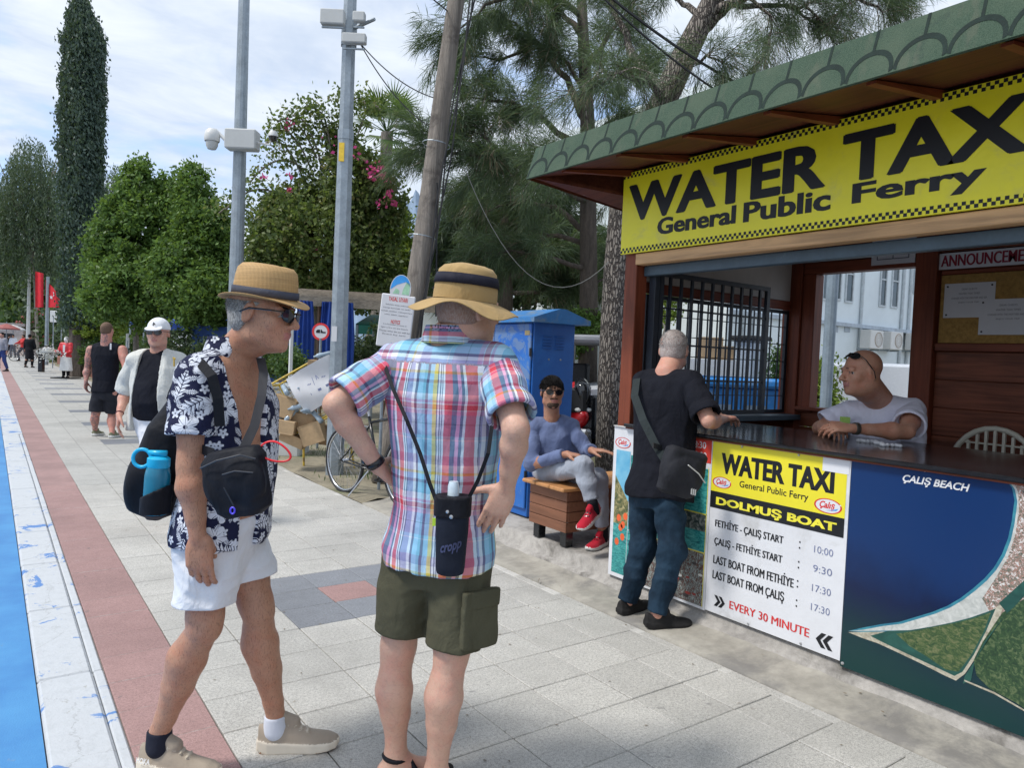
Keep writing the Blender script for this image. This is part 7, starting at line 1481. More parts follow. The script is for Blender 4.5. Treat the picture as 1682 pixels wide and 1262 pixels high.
def strands(P_, n, l, mat, sweep=(0, 0, 0), zlo=-.06, zhi=.2, yhi=.08, seed=1, w=.0011, e=.004, name='hair_strands'):
    rg = np.random.default_rng(seed); u = rg.normal(size=(n*3, 3)); u /= np.linalg.norm(u, axis=1)[:, None]; s = P_.hs; q = u*np.array((.075+e, .094+e, .084+e))*s+np.array((0, -.015, .034))*s
    k = (q[:, 2] > zlo*s) & (q[:, 2] < zhi*s) & (q[:, 1]-q[:, 2]*.62 < yhi*s); q = q[k][:n]; u = u[k][:n]; d = u*.6+np.array(sweep)+rg.normal(size=u.shape)*.22; d /= np.linalg.norm(d, axis=1)[:, None]; sd = np.cross(d, rg.normal(size=d.shape)); sd /= np.linalg.norm(sd, axis=1)[:, None]
    ll = l*rg.uniform(.5, 1.2, len(q))[:, None]; T = lambda a: P_.hc+a @ P_.hfr; V = np.stack([T(q-sd*w), T(q+sd*w), T(q+d*ll*.6+sd*w*.7-[0, 0, .1*l]), T(q+d*ll-np.array([0, 0, .25*l]))], 1).reshape(-1, 3)
    o = link(name, V, np.arange(len(V)).reshape(-1, 4), mat, P_.root); o['kind'] = 'stuff'; return o
# ================= A: man in the straw trilby
A_ = Fig('man in straw trilby, open leaf print shirt and white shorts', J(362, 868, 2.58), J(385, 580, 2.56), Rt*.94+TC*.34,
  J(323, 618, 2.42), J(312, 768, 2.38), J(325, 884, 2.38), J(402, 606, 2.72), J(405, 745, 2.86), J(392, 830, 2.84),
  J(343, 893, 2.54), J(336, 1030, 2.52), J(262, 1203, 2.60), J(392, 893, 2.70), J(424, 1004, 2.68), J(453, 1178, 2.78),
  J(431, 517, 2.50), Rt*.97+TC*.16-UP*.16, UP+Rt*.10, sc=1.0, hs=1.10, g=.98, belly=.01, h=.0052)
SKH = skinmat('tanned_hairy_skin', (.47, .25, .16), hair=.45)
A_.body(SKH, LIP, te=0., legg=.92, armg=1.14, calf=1.08, neckr=(.062, .056), handR=dict(d=-UP+Rt*.10, pn=Fw*1.-Rt*.2, side=Rt, s=1.08, curl=(.42, .46, .5, .55), thumb=.7, tout=.15, spread=.02), handL=dict(d=-UP+Rt*.2, pn=TC, side=Rt, curl=(.4,)*4), nose=1.1)
# shirt: body and two sleeves, open down the front
FS = A_.field([A_.pel-UP*.05, A_.nk, A_.shR, A_.shL], .26, .0058); A_.torso(FS, .020, z0=-.08, z1=.97, hem=.012, wide=1.0); FS.fold(.0065, 15, 3, (1, 1, .5), ridge=True)
fs = A_.fr
def gap(X, Y, Z):
    x, y, z = X-A_.pel[0], Y-A_.pel[1], Z-A_.pel[2]; u = x*fs[0, 0]+y*fs[0, 1]+z*fs[0, 2]; v = x*fs[1, 0]+y*fs[1, 1]+z*fs[1, 2]; w = x*fs[2, 0]+y*fs[2, 1]+z*fs[2, 2]
    return np.maximum(np.abs(u-.018-.02*np.sin(w*5))-np.interp(w, [-.1, .15, .35, .5, .62], [.046, .036, .046, .072, .092]), -v+.02)
FS.put(gap, FS.lo, FS.hi if hasattr(FS, 'hi') else FS.lo+FS.n*FS.h, .004, None, True)
FS.cone(A_.nk+UP*.05+Rt*.02, A_.nk-UP*.02, .075, .06, .004, None, True)
FLO = floral(); shA = FS.obj('shirt', [FLO], A_.root, uv=body_uv(A_))
for sd, a, b_ in (('R', A_.shR, A_.elR), ('L', A_.shL, A_.elL)):
    F = A_.field([a, b_], .16, .0058); A_.sleeve(F, sd, .66, .073, .080, fold=(.005, 18, 5)); F.obj('sleeve', [FLO], shA, uv=arm_uv(a, b_, fs[1]))
# collar
F = A_.field([A_.nk], .16, .0055); zc = A_.nk+UP*.028-Rt*.012; F.cone(zc-UP*.025, zc+UP*.018, .092, .080, .004); F.cone(zc-UP*.06, zc+UP*.06, .084, .070, .004, None, True); F.cutplane(zc+UP*.03, UP); F.cutplane(A_.nk+fs[1]*.045, fs[1]*.8-UP*.2); F.obj('collar', [FLO], shA, uv=arm_uv(A_.nk, A_.nk+UP, fs[1]))
WSH = cloth('white_cotton', (.74, .75, .78), .04, .85, 300, .3, .6)
F = A_.field([A_.pel+UP*.06, A_.hipR, A_.hipL, A_.knR, A_.knL], .2, .0058); A_.pants(F, .72, .50, .104, .108, e=.018, waist=.10, fold=(.010, 14, 9, (1, 1, 1.1))); F.obj('shorts', [WSH], A_.root)
# hair at the back and sides under the hat
GH = hairmat('grey_hair', (.16, .155, .15), (.50, .49, .47))
def hair(P_, mat, low=-.03, front=.03, e=.006, top=True, hat=False, h=None, name='hair', side=-.0):
    F = Field(P_.hc-.16, P_.hc+.17, h or .004*max(1, P_.h/.006)); c, fr, s = P_.hc, P_.hfr, P_.hs; L = lambda x, y, z: lf(c, fr, (x*s, y*s, z*s)); F.ell(L(0, -.015, .034), np.array((.075+e, .094+e, .084+e))*s, fr); F.ell(L(0, -.03, -.015), np.array((.072, .075, .06))*s, fr, .02)
    if hat: F.cutplane(L(0, 0, .035), fr[2])
    F.cutplane(L(0, front, low), unit(fr[1]*.93-fr[2]*.62)); F.cutplane(L(0, 0, -.062+side), -fr[2])
    if not top: F.cutplane(L(0, 0, .07), fr[2]*1.+fr[1]*.4)
    F.fold(.002, 60, 2)
    return F.obj(name, [mat], P_.root)
hair(A_, GH, -.02, -.012, e=.002, hat=True); strands(A_, 2600, .010, GH, (0, -.6, -.9), -.06, .036, -.02)
STR = straw('woven_straw', (.52, .32, .13)); BND = cloth('grey_ribbon', (.07, .075, .10), .1, .7)
hfA = mkfr(A_.hfr[1]*1.+UP*-.06, UP+Rt*.10+TC*.05); hcA = lf(A_.hc, hfA, (0, -.006, .062))+Rt*.008
hat(A_.root, hcA, hfA, [(.096, -.004), (.0955, .03), (.093, .060), (.088, .088), (.075, .104), (.050, .109), (.025, .106), (0, .104)], .138, STR, STR, (.000, .026, BND), (1., 1.14), curl=.022, pinch=.022, drop=.018, seed=2)
glasses(A_.hc, A_.hfr, A_.hs, A_.root)
# shoes
TAUPE = cloth('taupe_mesh', (.36, .30, .235), .12, .8, 500, .5, .3); CREAMS = M('cream_foam', (.72, .64, .52), .6, .05, 4, 60, .1); GUM = M('gum_rubber', (.34, .15, .06), .6); LACE = cloth('beige_lace', (.50, .44, .35), .1)
hR, tR = onZ(206, 1283, 0), onZ(352, 1300, 0); hL, tL = onZ(424, 1232, 0), onZ(552, 1226, 0)
for nm, hp, tp, an in (('R', hR, tR, A_.anR), ('L', hL, tL, A_.anL)):
    dv = unit(tp-hp); F = Field(hp-np.array([.36, .36, .03]), hp+np.array([.36, .36, .20]), .0045); hp = np.array([an[0], an[1], 0])-dv*.065 if nm == 'L' else np.array([an[0], an[1], 0])-dv*.07; F = Field(np.minimum(hp, hp+dv*.3)-np.array([.08, .08, .03]), np.maximum(hp, hp+dv*.3)+np.array([.08, .08, .20]), .0042)
    lfp = shoe(F, hp, dv, L=.305, s=1.06, sole=.040, hgt=.092); F.obj('shoe', [TAUPE, CREAMS, GUM, LACE], A_.root)
    F = Field(an-.10, an+.10, .005); F.chain([an+UP*.006, an-UP*.05], [.042, .045], .01); F.cutplane(an+UP*.008, UP); F.obj('sock', [cloth('navy_sock', (.02, .022, .035)) if nm == 'R' else cloth('white_sock', (.65, .68, .75))], A_.root)
    if nm == 'R':
        sh_r = [o for o in A_.root.children if o.name.startswith('shoe')][0]
        text('HOKA', (.012, .066, .052, .074), M('shoe_lettering', (.8, .78, .74), .5), sh_r, lambda u, v, w, l=lfp: l(.0405+.012*math.sin(min(u, .08)/.08*1.5)*.5+w, u, v), .03, slant=.2, thick=.003)
# backpack, bottle, sling bag, cord
bc_ = J(272, 748, 2.60); bpk = thing('backpack', bc_-UP*.2, 'black backpack slung on the back of the man in the straw trilby', 'backpack'); fb = mkfr(-Rt*.9+TC*.1, UP+Rt*.16)
F = Field(bc_-.34, bc_+.34, .0065); F.loft(bc_, fb, [-.23, -.20, -.05, .10, .20, .27, .30], [.02, .09, .125, .115, .085, .05, .02], [.02, .07, .095, .085, .06, .035, .02], None, [0, .0, .0, -.01, -.03, -.06, -.075], .02, p=2.4); F.ell(bc_-fb[2]*.10+fb[1]*.06, (.11, .05, .11), fb, .03); F.fold(.009, 13, 4, (1, 1, .7)); F.obj('bag', [BLK], bpk)
pts = [J(276, 650, 2.52), J(292, 612, 2.45), J(310, 596, 2.41), J(330, 597, 2.37), J(348, 618, 2.345), J(358, 655, 2.35), J(361, 700, 2.37)]; strap('shoulder_strap', pts, .032, WEB, bpk, [unit(p-(A_.nk-UP*.16)) for p in pts], .006)
cb = J(258, 796, 2.45); ax = unit(UP+Rt*.05); TEAL = M('teal_bottle', (.005, .16, .26), .22, .1, 3, 50, .02, spec=.6); CYB = M('cyan_plastic', (.01, .42, .70), .35, .05, bstr=0)
bo = thing('water_bottle', cb-UP*.1, 'teal water bottle with bright cyan loop lid in the backpack side pocket', 'bottle'); q = MB(); fx = frame(ax); q.lathe([(0, -.10), (.036, -.10), (.040, -.09), (.0405, .03), (.036, .055), (.030, .065), (0, .066)], 28, cb, 0, fx); autosmooth(q.obj('flask', TEAL, bo), 50)
q = MB(); q.lathe([(.034, .058), (.036, .062), (.036, .088), (.028, .094), (0, .096)], 28, cb, 0, fx); o = q.obj('lid', CYB, bo); autosmooth(o, 40); q = MB(); lc = cb+ax*.088-Rt*.052-TC*-.01; q.tube([lc+Rt*(.030*math.cos(a))*1.+ax*(.030*math.sin(a)) for a in np.linspace(0, 2*math.pi, 21)], .0062, 8); q.tube([lc+Rt*.028, cb+ax*.085+Rt*.02], [.010, .014], 8); q.tube([lc+Rt*.02+ax*.02, cb+ax*.104+Rt*.025], [.008, .012], 8); q.obj('loop', CYB, o, smooth=True)
F = Field(cb-.1, cb+.1, .005); F.cone(cb-ax*.10, cb-ax*.015, .048, .050, .01); F.cutplane(cb-ax*.02-Rt*.0, ax*1.+Rt*-.55); F.cone(cb-ax*.085, cb+ax*.04, .0405, .0425, .003, None, True); F.obj('side_pocket', [BLK], bpk)
sc0 = J(392, 790, 2.28); sb = thing('sling_bag', sc0-UP*.1, 'black crossbody sling bag hanging at the waist of the man in the trilby', 'bag'); fsb = np.array([unit(Rt*.93+UP*.22+TC*.25), unit(TC*.95-Rt*.2), unit(UP*.97-Rt*.22)])
F = Field(sc0-.2, sc0+.2, .005); F.loft(sc0, fsb, [-.11, -.09, 0, .07, .10, .105], [.055, .085, .098, .105, .085, .06], [.025, .038, .045, .04, .03, .02], k=.01, p=3.2); F.ell(sc0+fsb[0]*.05+fsb[1]*.035-fsb[2]*-.005, (.06, .022, .07), fsb, .02); F.ell(sc0-fsb[0]*.055+fsb[1]*.025-fsb[2]*.01, (.05, .025, .06), fsb, .02); F.fold(.004, 24, 8); F.obj('bag', [BLK], sb)
def SBP(u, v, w): return sc0+fsb[0]*u+fsb[2]*v+fsb[1]*w
q = MB(); q.tube([SBP(-.09, .06, .052), SBP(-.02, .075, .062), SBP(.06, .08, .055), SBP(.10, .06, .04)], .003, 6); q.tube([SBP(-.01, .03, .062), SBP(.04, .035, .068), SBP(.09, .02, .05)], .0025, 6); q.tube([SBP(-.01, -.01, .066), SBP(.0, -.07, .05)], .0025, 6); q.obj('zips', M('zip_dark', (.04, .04, .045), .35), sb)['kind'] = 'stuff'
q = MB(); P0 = SBP(-.01, -.085, .046); q.tube([P0+Rt*.007*math.cos(a)+UP*.010*math.sin(a) for a in np.linspace(0, 2*math.pi, 11)], .003, 5); q.obj('zip_pull', M('blue_pull', (.08, .06, .7), .4), sb)
pts = [J(398, 742, 2.30), J(418, 700, 2.37), J(430, 650, 2.44), J(433, 612, 2.50), J(428, 588, 2.56)]; strap('strap', pts, .030, M('dark_webbing', (.045, .045, .05), .8), sb, [TC+Rt*.5]*5)
pts = [J(352, 745, 2.30), J(335, 740, 2.36), J(322, 730, 2.44)]; strap('strap', pts, .03, WEB, sb, [TC]*3)
q = MB(); q.tube([J(452+25*math.cos(a)+3*math.sin(2*a), 742+16*math.sin(a)+5*math.cos(a), 2.265) for a in np.linspace(3.4, 8.9, 26)], .0035, 6); o = q.obj('cord_loop', M('red_cord', (.75, .02, .03), .4), smooth=True); tag(o, 'thin bright red cord looping out of the black sling bag', 'cord')

# ================= B: man in the checked shirt
B_ = Fig('man in floppy tan hat and bright checked shirt, hands on hips', J(722, 895, 2.50), J(734, 562, 2.46), Fw*.93+Rt*.36,
  J(818, 603, 2.40), J(848, 706, 2.24), J(833, 800, 2.34), J(642, 603, 2.52), J(551, 665, 2.40), J(621, 768, 2.48),
  J(764, 915, 2.48), J(740, 1085, 2.46), J(716, 1268, 2.52), J(674, 912, 2.54), J(652, 1082, 2.56), J(650, 1240, 2.62),
  J(769, 512, 2.46), Rt*.78+Fw*.62-UP*.10, UP, sc=1.0, hs=1.06, g=.98, belly=.015, h=.0052)
def feetB(F):
    for an, dv in ((B_.anL, unit(Rt*.95+Fw*.3)), (B_.anR, unit(Rt*.9+Fw*.42))):
        h0 = np.array([an[0], an[1], .035])-dv*.03; F.ell(h0+UP*.002, (.034, .036, .034), mkfr(dv, UP), .02); F.cone(h0+dv*.03+UP*.012, h0+dv*.15-UP*.0, .038, .030, .02); F.cone(an, h0+dv*.06+UP*.018, .036, .036, .03)
        sd = np.cross(dv, UP)
        for i, l in enumerate((.205, .208, .198, .186, .170)):
            o = (-.028+.0145*i)*(1 if True else 1); F.cone(h0+dv*.13-sd*o*.9-UP*.008, h0+dv*l-sd*o-UP*.016, .015, .0115-.0006*i, .008)
B_.body(SK2, LIP, legg=.88, armg=.98, calf=1.04, neckr=(.070, .064), handR=dict(d=-UP*.85-Rt*.32+Fw*.12, pn=Fw, side=-Rt, s=1.06, curl=(.22, .26, .3, .35), thumb=.1, tout=1.3, tcurl=.1), handL=dict(d=Rt*.6-UP*.55+Fw*.6, pn=Rt*.6+UP*.3, side=UP, curl=(.3,)*4), extra=feetB)
PLD = plaid(); F = B_.field([B_.pel-UP*.06, B_.nk, B_.shR, B_.shL], .27, .0058); B_.torso(F, .025, z0=-.10, z1=.98, hem=.017, wide=1.03, slant=(.02, .03)); F.fold(.008, 13, 13, (1, 1, .4), ridge=True); F.fold(.003, 34, 4, (1, 1, .8)); F.cone(B_.nk+UP*.07, B_.nk-UP*.0, .085, .055, .004, None, True); shB = F.obj('shirt', [PLD], B_.root, uv=body_uv(B_, .625))
for sd, a, b_ in (('R', B_.shR, B_.elR), ('L', B_.shL, B_.elL)):
    F = B_.field([a, b_], .16, .0055); B_.sleeve(F, sd, .80 if sd == 'R' else .86, .074, .078, fold=(.007, 18, 5)); F.obj('sleeve', [PLD], shB, uv=arm_uv(a, b_, B_.fr[1]))
F = B_.field([B_.nk], .18, .005); zc = B_.nk+UP*.028+Rt*.010; F.cone(zc-UP*.030, zc+UP*.022, .098, .084, .004); F.cone(zc-UP*.07, zc+UP*.06, .092, .074, .004, None, True); F.cutplane(zc+UP*.028, UP); F.cutplane(zc-UP*.035, -UP); F.obj('collar', [PLD], shB, uv=lambda V: np.column_stack([(V[:, 2]-zc[2])*1.6+.10, (V-zc) @ Rt, np.zeros(len(V))]))
OLV = cloth('olive_twill', (.085, .082, .052), .12, .85, 300, .4, .6)
F = B_.field([B_.pel+UP*.06, B_.hipR, B_.hipL, B_.knR, B_.knL], .2, .0058); B_.pants(F, .86, .72, .102, .100, e=.016, waist=.06, fold=(.010, 12, 19, (1, 1, .7)))
shO = F.obj('shorts', [OLV], B_.root)
pk = B_.hipR*.45+B_.knR*.55+Rt*.078+TC*.062; fp2 = np.array([unit(Rt*.75-TC*.62), unit(Rt*.6+TC*.8), UP]); F = Field(pk-.15, pk+.15, .005); F.loft(pk, fp2, [-.085, -.08, .055, .06], [.062, .066, .068, .066], [.018]*4, k=.006, p=5); F.fold(.003, 25, 3); F.obj('cargo_pocket', [OLV], shO)
F = Field(pk-.15, pk+.18, .005); F.loft(pk+UP*.075+fp2[1]*.006, fp2, [-.03, -.025, .025, .03], [.068, .070, .072, .070], [.016]*4, k=.006, p=5); F.obj('pocket_flap', [OLV], shO)
hair(B_, hairmat('thin_grey_hair', (.36, .22, .17), (.46, .36, .31)), -.03, .0, e=.002, side=.02, hat=True)
KH = cloth('khaki_canvas', (.42, .285, .125), .10, .85, 380, .4, .5); NVB = cloth('navy_band', (.022, .022, .035), .1, .7)
hfB = mkfr(B_.hfr[1]+UP*.0, UP+Rt*.07+TC*.02); hcB = lf(B_.hc, hfB, (0, -.017, .034))
hat(B_.root, hcB, hfB, [(.098, .0), (.097, .03), (.095, .062), (.091, .078), (.088, .096), (.074, .112), (.048, .120), (.02, .122), (0, .122)], .172, KH, KH, (.050, .084, NVB), (1., 1.15), wave=.015, drop=.022, seed=4, droop=.014, dents=.006)
q = MB(); 
for k in range(2): q.lathe([(.004, .002), (.006, 0), (.004, -.002)], 10, lf(hcB, hfB, (.066+.0*k, -.075, .066)), 0, frame(TC+Rt*.3))
q.obj('hat_eyelet', CHROME, B_.root)
q = MB(); q.tube([lf(hcB, hfB, (-.05+.02*i, -.098, .030+.003*i)) for i in range(5)], .005, 5); q.obj('hat_toggle', BLK, B_.root)
wt = thing('wrist_watch', B_.wrL, 'black wrist watch on the left wrist of the man in the checked shirt', 'watch'); q = MB(); x, y, z = frame(B_.elL-B_.wrL); q.lathe([(.030, -.012), (.034, -.010), (.034, .010), (.030, .012)], 22, B_.wrL+z*.02, 0, (x, y, z), close=True); q.obj('band', BLACKP, wt, smooth=True); q = MB(); cwf = B_.wrL+z*.02-Rt*.034+UP*.01; q.lathe([(0, .006), (.018, .005), (.02, -.004)], 16, cwf, 0, frame(-Rt+UP*.3)); q.obj('face', GLASSB, wt)
for an, dv in ((B_.anL, unit(Rt*.95+Fw*.3)), (B_.anR, unit(Rt*.9+Fw*.42))):
    h0 = np.array([an[0], an[1], .0])-dv*.075; F = Field(np.minimum(h0, h0+dv*.29)-.08, np.maximum(h0, h0+dv*.29)+np.array([.08, .08, .13]), .0048); f3 = mkfr(dv, UP)
    F.loft(h0+dv*.145+UP*.013, np.array([f3[0], f3[1], f3[2]]), [-.012, .012], [.046, .046], [.145, .145], k=.004, p=2.6); o = F.obj('sandal', [cloth('black_sandal', (.02, .018, .016), .2, .7)], B_.root)
    q = MB()
    for c, u, r1, r2 in ((h0+dv*.075+UP*.085, unit(UP+dv*.15), .043, .046), (h0+dv*.145+UP*.045, unit(dv+UP*.7), .044, .040), (h0+dv*.215+UP*.03, unit(dv+UP*.3), .046, .030)):
        x, y, z = frame(u); q.lathe([(r1, -.009), (r1+.005, 0), (r1, .009), (r1-.003, 0)], 22, c, 0, (x, y*r2/r1, z), close=True)
    q.obj('strap', BLK, o, smooth=True)
# bottle pouch on its cord
pc = J(742, 878, 2.27); bh = thing('bottle_pouch', pc-UP*.12, 'black insulated bottle pouch hanging on a cord at the back of the checked shirt', 'bottle holder'); NAV = cloth('navy_neoprene', (.014, .018, .030), .2, .7, 300, .2, .3); x, y = Rt, TC
fpch = np.array([Rt, np.cross(UP, Rt), UP])
F = Field(pc-.16, pc+.16, .0045); F.loft(pc, fpch, [-.125, -.12, -.10, 0, .11, .118], [.030, .042, .046, .050, .056, .056], [.028, .036, .042, .046, .046, .046], k=.006, p=2.6); F.fold(.002, 25, 2); F.obj('pouch', [NAV], bh)
F = Field(pc-.16, pc+.19, .0045); F.loft(pc+UP*.088, fpch, [-.03, .034], [.0575, .0585], [.049, .049], k=.004, p=2.6); o = F.obj('cuff', [BLK], bh)
q = MB(); q.lathe([(0, .165), (.014, .165), (.018, .15), (.018, .12), (0, .12)], 18, pc); autosmooth(q.obj('bottle_cap', M('clear_cap', (.55, .65, .72), .2, spec=.8), bh))
text('cropp', (-.030, .034, -.050, -.018), M('dark_blue_print', (.04, .05, .12), .6), bh, lambda u, v, w: pc+Rt*u+UP*(v+u*.3)+TC*(.0475*math.sqrt(max(.1, 1-(u/.05)**2))+w), .03, slant=.2, thick=.003)
q = MB(); q.lathe([(0, .003), (.006, .002), (.007, 0)], 10, pc+UP*.065+TC*.049, 0, frame(TC)); q.lathe([(0, .003), (.005, .002), (.006, 0)], 10, pc+UP*.08+TC*.049-Rt*.012, 0, frame(TC)); q.obj('press_studs', CHROME, bh)['kind'] = 'stuff'
pts = [J(632, 600, 2.44), J(646, 640, 2.36), J(668, 690, 2.31), J(690, 745, 2.30), J(706, 795, 2.28), J(717, 824, 2.27)]; strap('cord', pts, .012, WEB, bh, [TC]*6, .004)
pts = [J(768, 822, 2.27), J(785, 790, 2.26), J(802, 745, 2.22), J(808, 700, 2.25)]; strap('cord', pts, .012, WEB, bh, [TC]*4, .004)
q = MB(); obox(q, J(713, 858, 2.27), .005, .003, .012, Rt); q.obj('neon_tag', M('neon_tag', (.55, .8, .05), .5), bh)

# ================= C: man seated on the bench
C_ = Fig('seated man in blue sweatshirt, grey joggers and red trainers on the bench', J(916, 772, 5.72), J(906, 688, 5.62), TC+Rt*.12,
  J(878, 703, 5.60), J(872, 764, 5.50), J(932, 746, 5.32), J(938, 704, 5.62), J(966, 742, 5.50), J(972, 740, 5.26),
  J(895, 776, 5.66), J(958, 766, 5.24), J(974, 832, 5.18), J(932, 778, 5.72), J(982, 788, 5.38), J(990, 876, 5.46),
  J(907, 645, 5.58), TC+Rt*.1-UP*.02, UP, sc=.98, hs=1.08, g=1.02, h=.0085, base=[3.6, 4.3, .155])
C_.body(SK3, LIP, calf=.6, legg=.85, handR=dict(d=Rt*.9-UP*.12+TC*.3, pn=-UP, side=TC, s=1.02, curl=(.5, .55, .6, .6), thumb=.2), handL=dict(d=Rt*.9+TC*.4, pn=-UP, side=TC, s=1.02, curl=(.15,)*4, thumb=.2), nose=1.05)
BSW = cloth('blue_sweat', (.13, .165, .29), .08, .9, 200, .3, .7); dress(C_, 'sweatshirt', BSW, dict(e=.028, z0=-.06, z1=.98, hem=.02), 1.9, 1.9, .068, .046, (.012, 15, 5), hollow=0, nr=(.075, .06))
GJ = cloth('grey_jersey', (.33, .36, .42), .08, .9, 200, .3, .7); F = C_.field([C_.pel, C_.hipR, C_.hipL, C_.knR, C_.knL, C_.anR, C_.anL], .17, .0085); C_.pants(F, 1.86, 1.86, .098, .08, .062, e=.02, waist=.05, hollow=False, fold=(.010, 14, 6)); F.obj('joggers', [GJ], C_.root)
q = MB(); q.tube([J(900, 768, 5.50)+p for p in (np.array([0, 0, 0]), Rt*.06+UP*.02, Rt*.10-UP*.01, Rt*.04-UP*.02, Rt*.11-UP*.03)], .005, 5); q.obj('printed_logo', BLACKI, C_.root)
BH = hairmat('black_hair', (.006, .005, .005), (.018, .015, .013)); hair(C_, BH, .034, .066, e=.007, h=.006)
F = Field(C_.hc-.15, C_.hc+.15, .006); L = lambda x, y, z: lf(C_.hc, C_.hfr, (x*C_.hs, y*C_.hs, z*C_.hs)); F.ell(L(0, .052, -.080), np.array((.044, .046, .034))*C_.hs, C_.hfr); F.ell(L(0, .03, -.055), np.array((.060, .056, .045))*C_.hs, C_.hfr); F.ell(L(0, .09, -.054), np.array((.017, .03, .010))*C_.hs, C_.hfr, .003, None, True); F.cutplane(L(0, 0, -.038), C_.hfr[2]); F.cone(L(-.026, .094, -.040), L(.026, .094, -.040), .006, .006, .004); F.obj('beard', [hairmat('stubble', (.03, .022, .018), (.12, .075, .05))], C_.root)
strands(C_, 2600, .026, BH, (.45, 1., -.5), .030, .2, .090, e=.005, w=.0016); strands(C_, 1200, .014, BH, (0, .1, -1.), -.03, .06, .0, e=.003, w=.0014)
glasses(C_.hc, C_.hfr, C_.hs, C_.root)
RSH = cloth('red_knit', (.42, .012, .03), .2, .8, 200, .5, .3)
for an, dv, hz in ((C_.anR, unit(TC*.75-Rt*.55-UP*.35), None), (C_.anL, unit(TC*.75-Rt*.5), .155)):
    upv = unit(UP-dv*np.dot(UP, dv)); hp = an-upv*.085-dv*.07
    if hz is not None: hp = np.array([an[0], an[1], hz])-dv*.06
    F = Field(np.minimum(hp, hp+dv*.3)-.1, np.maximum(hp, hp+dv*.3)+.12, .006); shoe(F, hp, dv, upv, L=.29, sole=.03, hgt=.085); F.obj('shoe', [RSH, WHITEP, WHITEP, BLACKP], C_.root)
    F = Field(an-.09, an+.09, .007); F.chain([an+upv*.03, an-upv*.05], [.040, .042], .01); F.obj('sock', [cloth('black_sock', (.015, .015, .02))], C_.root)

# ================= D: man in black at the counter
D_ = Fig('grey haired man in black T-shirt and jeans leaning on the counter', J(1082, 800, 4.36), J(1096, 612, 4.42), Fw*.75+Rt*.66,
  J(1138, 632, 4.26), J(1164, 692, 4.10), J(1190, 688, 4.38), J(1056, 630, 4.52), J(1118, 664, 4.78), J(1146, 670, 4.95),
  J(1098, 806, 4.28), J(1104, 905, 4.24), J(1078, 1010, 4.22), J(1058, 806, 4.44), J(1056, 900, 4.42), J(1030, 990, 4.44),
  J(1107, 576, 4.50), Fw*.92+Rt*.42-UP*.12, UP, sc=1.0, hs=1.08, g=1.06, belly=.02, h=.0075)
D_.body(SK4, LIP, armg=1.08, calf=.6, legg=.85, handR=dict(d=Fw*.6+Rt*.6, pn=-UP, side=-Rt, curl=(.4,)*4), handL=dict(d=Rt, pn=-UP, side=TC, curl=(.4,)*4), neckr=(.072, .066))
BT = cloth('black_jersey', (.011, .012, .018), .2, .9, 220, .3, .7); dress(D_, 't_shirt', BT, dict(e=.026, z0=-.10, z1=.97, hem=.02), .86, .80, .075, .084, (.010, 13, 7, (1, 1, .6)), nlow=.01)
JN = cloth('dark_denim', (.012, .026, .046), .3, .85, 260, .5, .6, (.017, .038, .064)); F = D_.field([D_.pel, D_.hipR, D_.hipL, D_.knR, D_.knL, D_.anR, D_.anL], .17, .0075); D_.pants(F, 1.97, 1.97, .094, .082, .064, e=.016, waist=.03, hollow=False, fold=(.009, 16, 8, (1, 1, 1.5))); F.obj('jeans', [JN], D_.root)
hair(D_, hairmat('short_grey_hair', (.34, .25, .22), (.60, .55, .52)), -.02, .035, e=.001, h=.005)
strands(D_, 3800, .009, GH, (0, .1, -.2), -.06, .2, .03, e=.0, w=.0012)
BSH = cloth('black_shoe', (.022, .021, .021), .3, .6, 200, .3, .3)
for an, dv in ((D_.anR, unit(Rt*.97+Fw*.2)), (D_.anL, unit(Rt*.8+Fw*.6))):
    hp = np.array([an[0], an[1], .008])-dv*.07; F = Field(np.minimum(hp, hp+dv*.3)-.1, np.maximum(hp, hp+dv*.3)+np.array([.1, .1, .14]), .006); shoe(F, hp, dv, L=.295, s=1.05, sole=.03, hgt=.085); F.obj('shoe', [BSH, BSH, BLACKP, BLACKP], D_.root)
mc0 = J(1120, 775, 4.02); mb_ = thing('messenger_bag', mc0-UP*.13, 'dark grey messenger bag with white piping hanging at the hip of the man in black', 'bag'); DG = cloth('dark_grey_nylon', (.028, .029, .035), .25, .7, 300, .3, .5); fm = np.array([unit(Rt*.92-UP*.25+Fw*.25), unit(TC*.95+Rt*.25), unit(UP*.96+Rt*.25)]); fm[1] = np.cross(fm[2], fm[0]); fm[1] = fm[1] if np.dot(fm[1], TC) > 0 else -fm[1]
F = Field(mc0-.24, mc0+.24, .006); F.loft(mc0, fm, [-.14, -.12, 0, .11, .13], [.085, .115, .130, .125, .10], [.03, .045, .055, .045, .03], k=.01, p=3.4); F.ell(mc0+fm[1]*.045-fm[2]*.02, (.11, .025, .10), fm, .02); F.fold(.005, 20, 3); F.obj('bag', [DG], mb_)
MP = lambda u, v, w: mc0+fm[0]*u+fm[2]*v+fm[1]*w
q = MB(); q.tube([MP(-.02, .05, .078), MP(.06, .02, .074), MP(.125, -.02, .055)], .0035, 6); q.obj('white_piping', WHITEP, mb_)
for k in range(3): flat([(.052+.012*k, -.10), (.060+.012*k, -.10), (.052+.012*k, -.065), (.044+.012*k, -.07)], WHITEP, mb_, MP, .070, 'printed_emblem')
cen = D_.nk-UP*.2; pts = [J(1046, 622, 4.44), J(1042, 650, 4.30), J(1056, 690, 4.16), J(1076, 730, 4.08), J(1092, 756, 4.03)]; strap('strap', pts, .045, cloth('dark_green_webbing', (.03, .038, .04), .1), mb_, [TC-Rt*.4, TC-Rt*.3, TC-Rt*.2, TC, TC], .005)
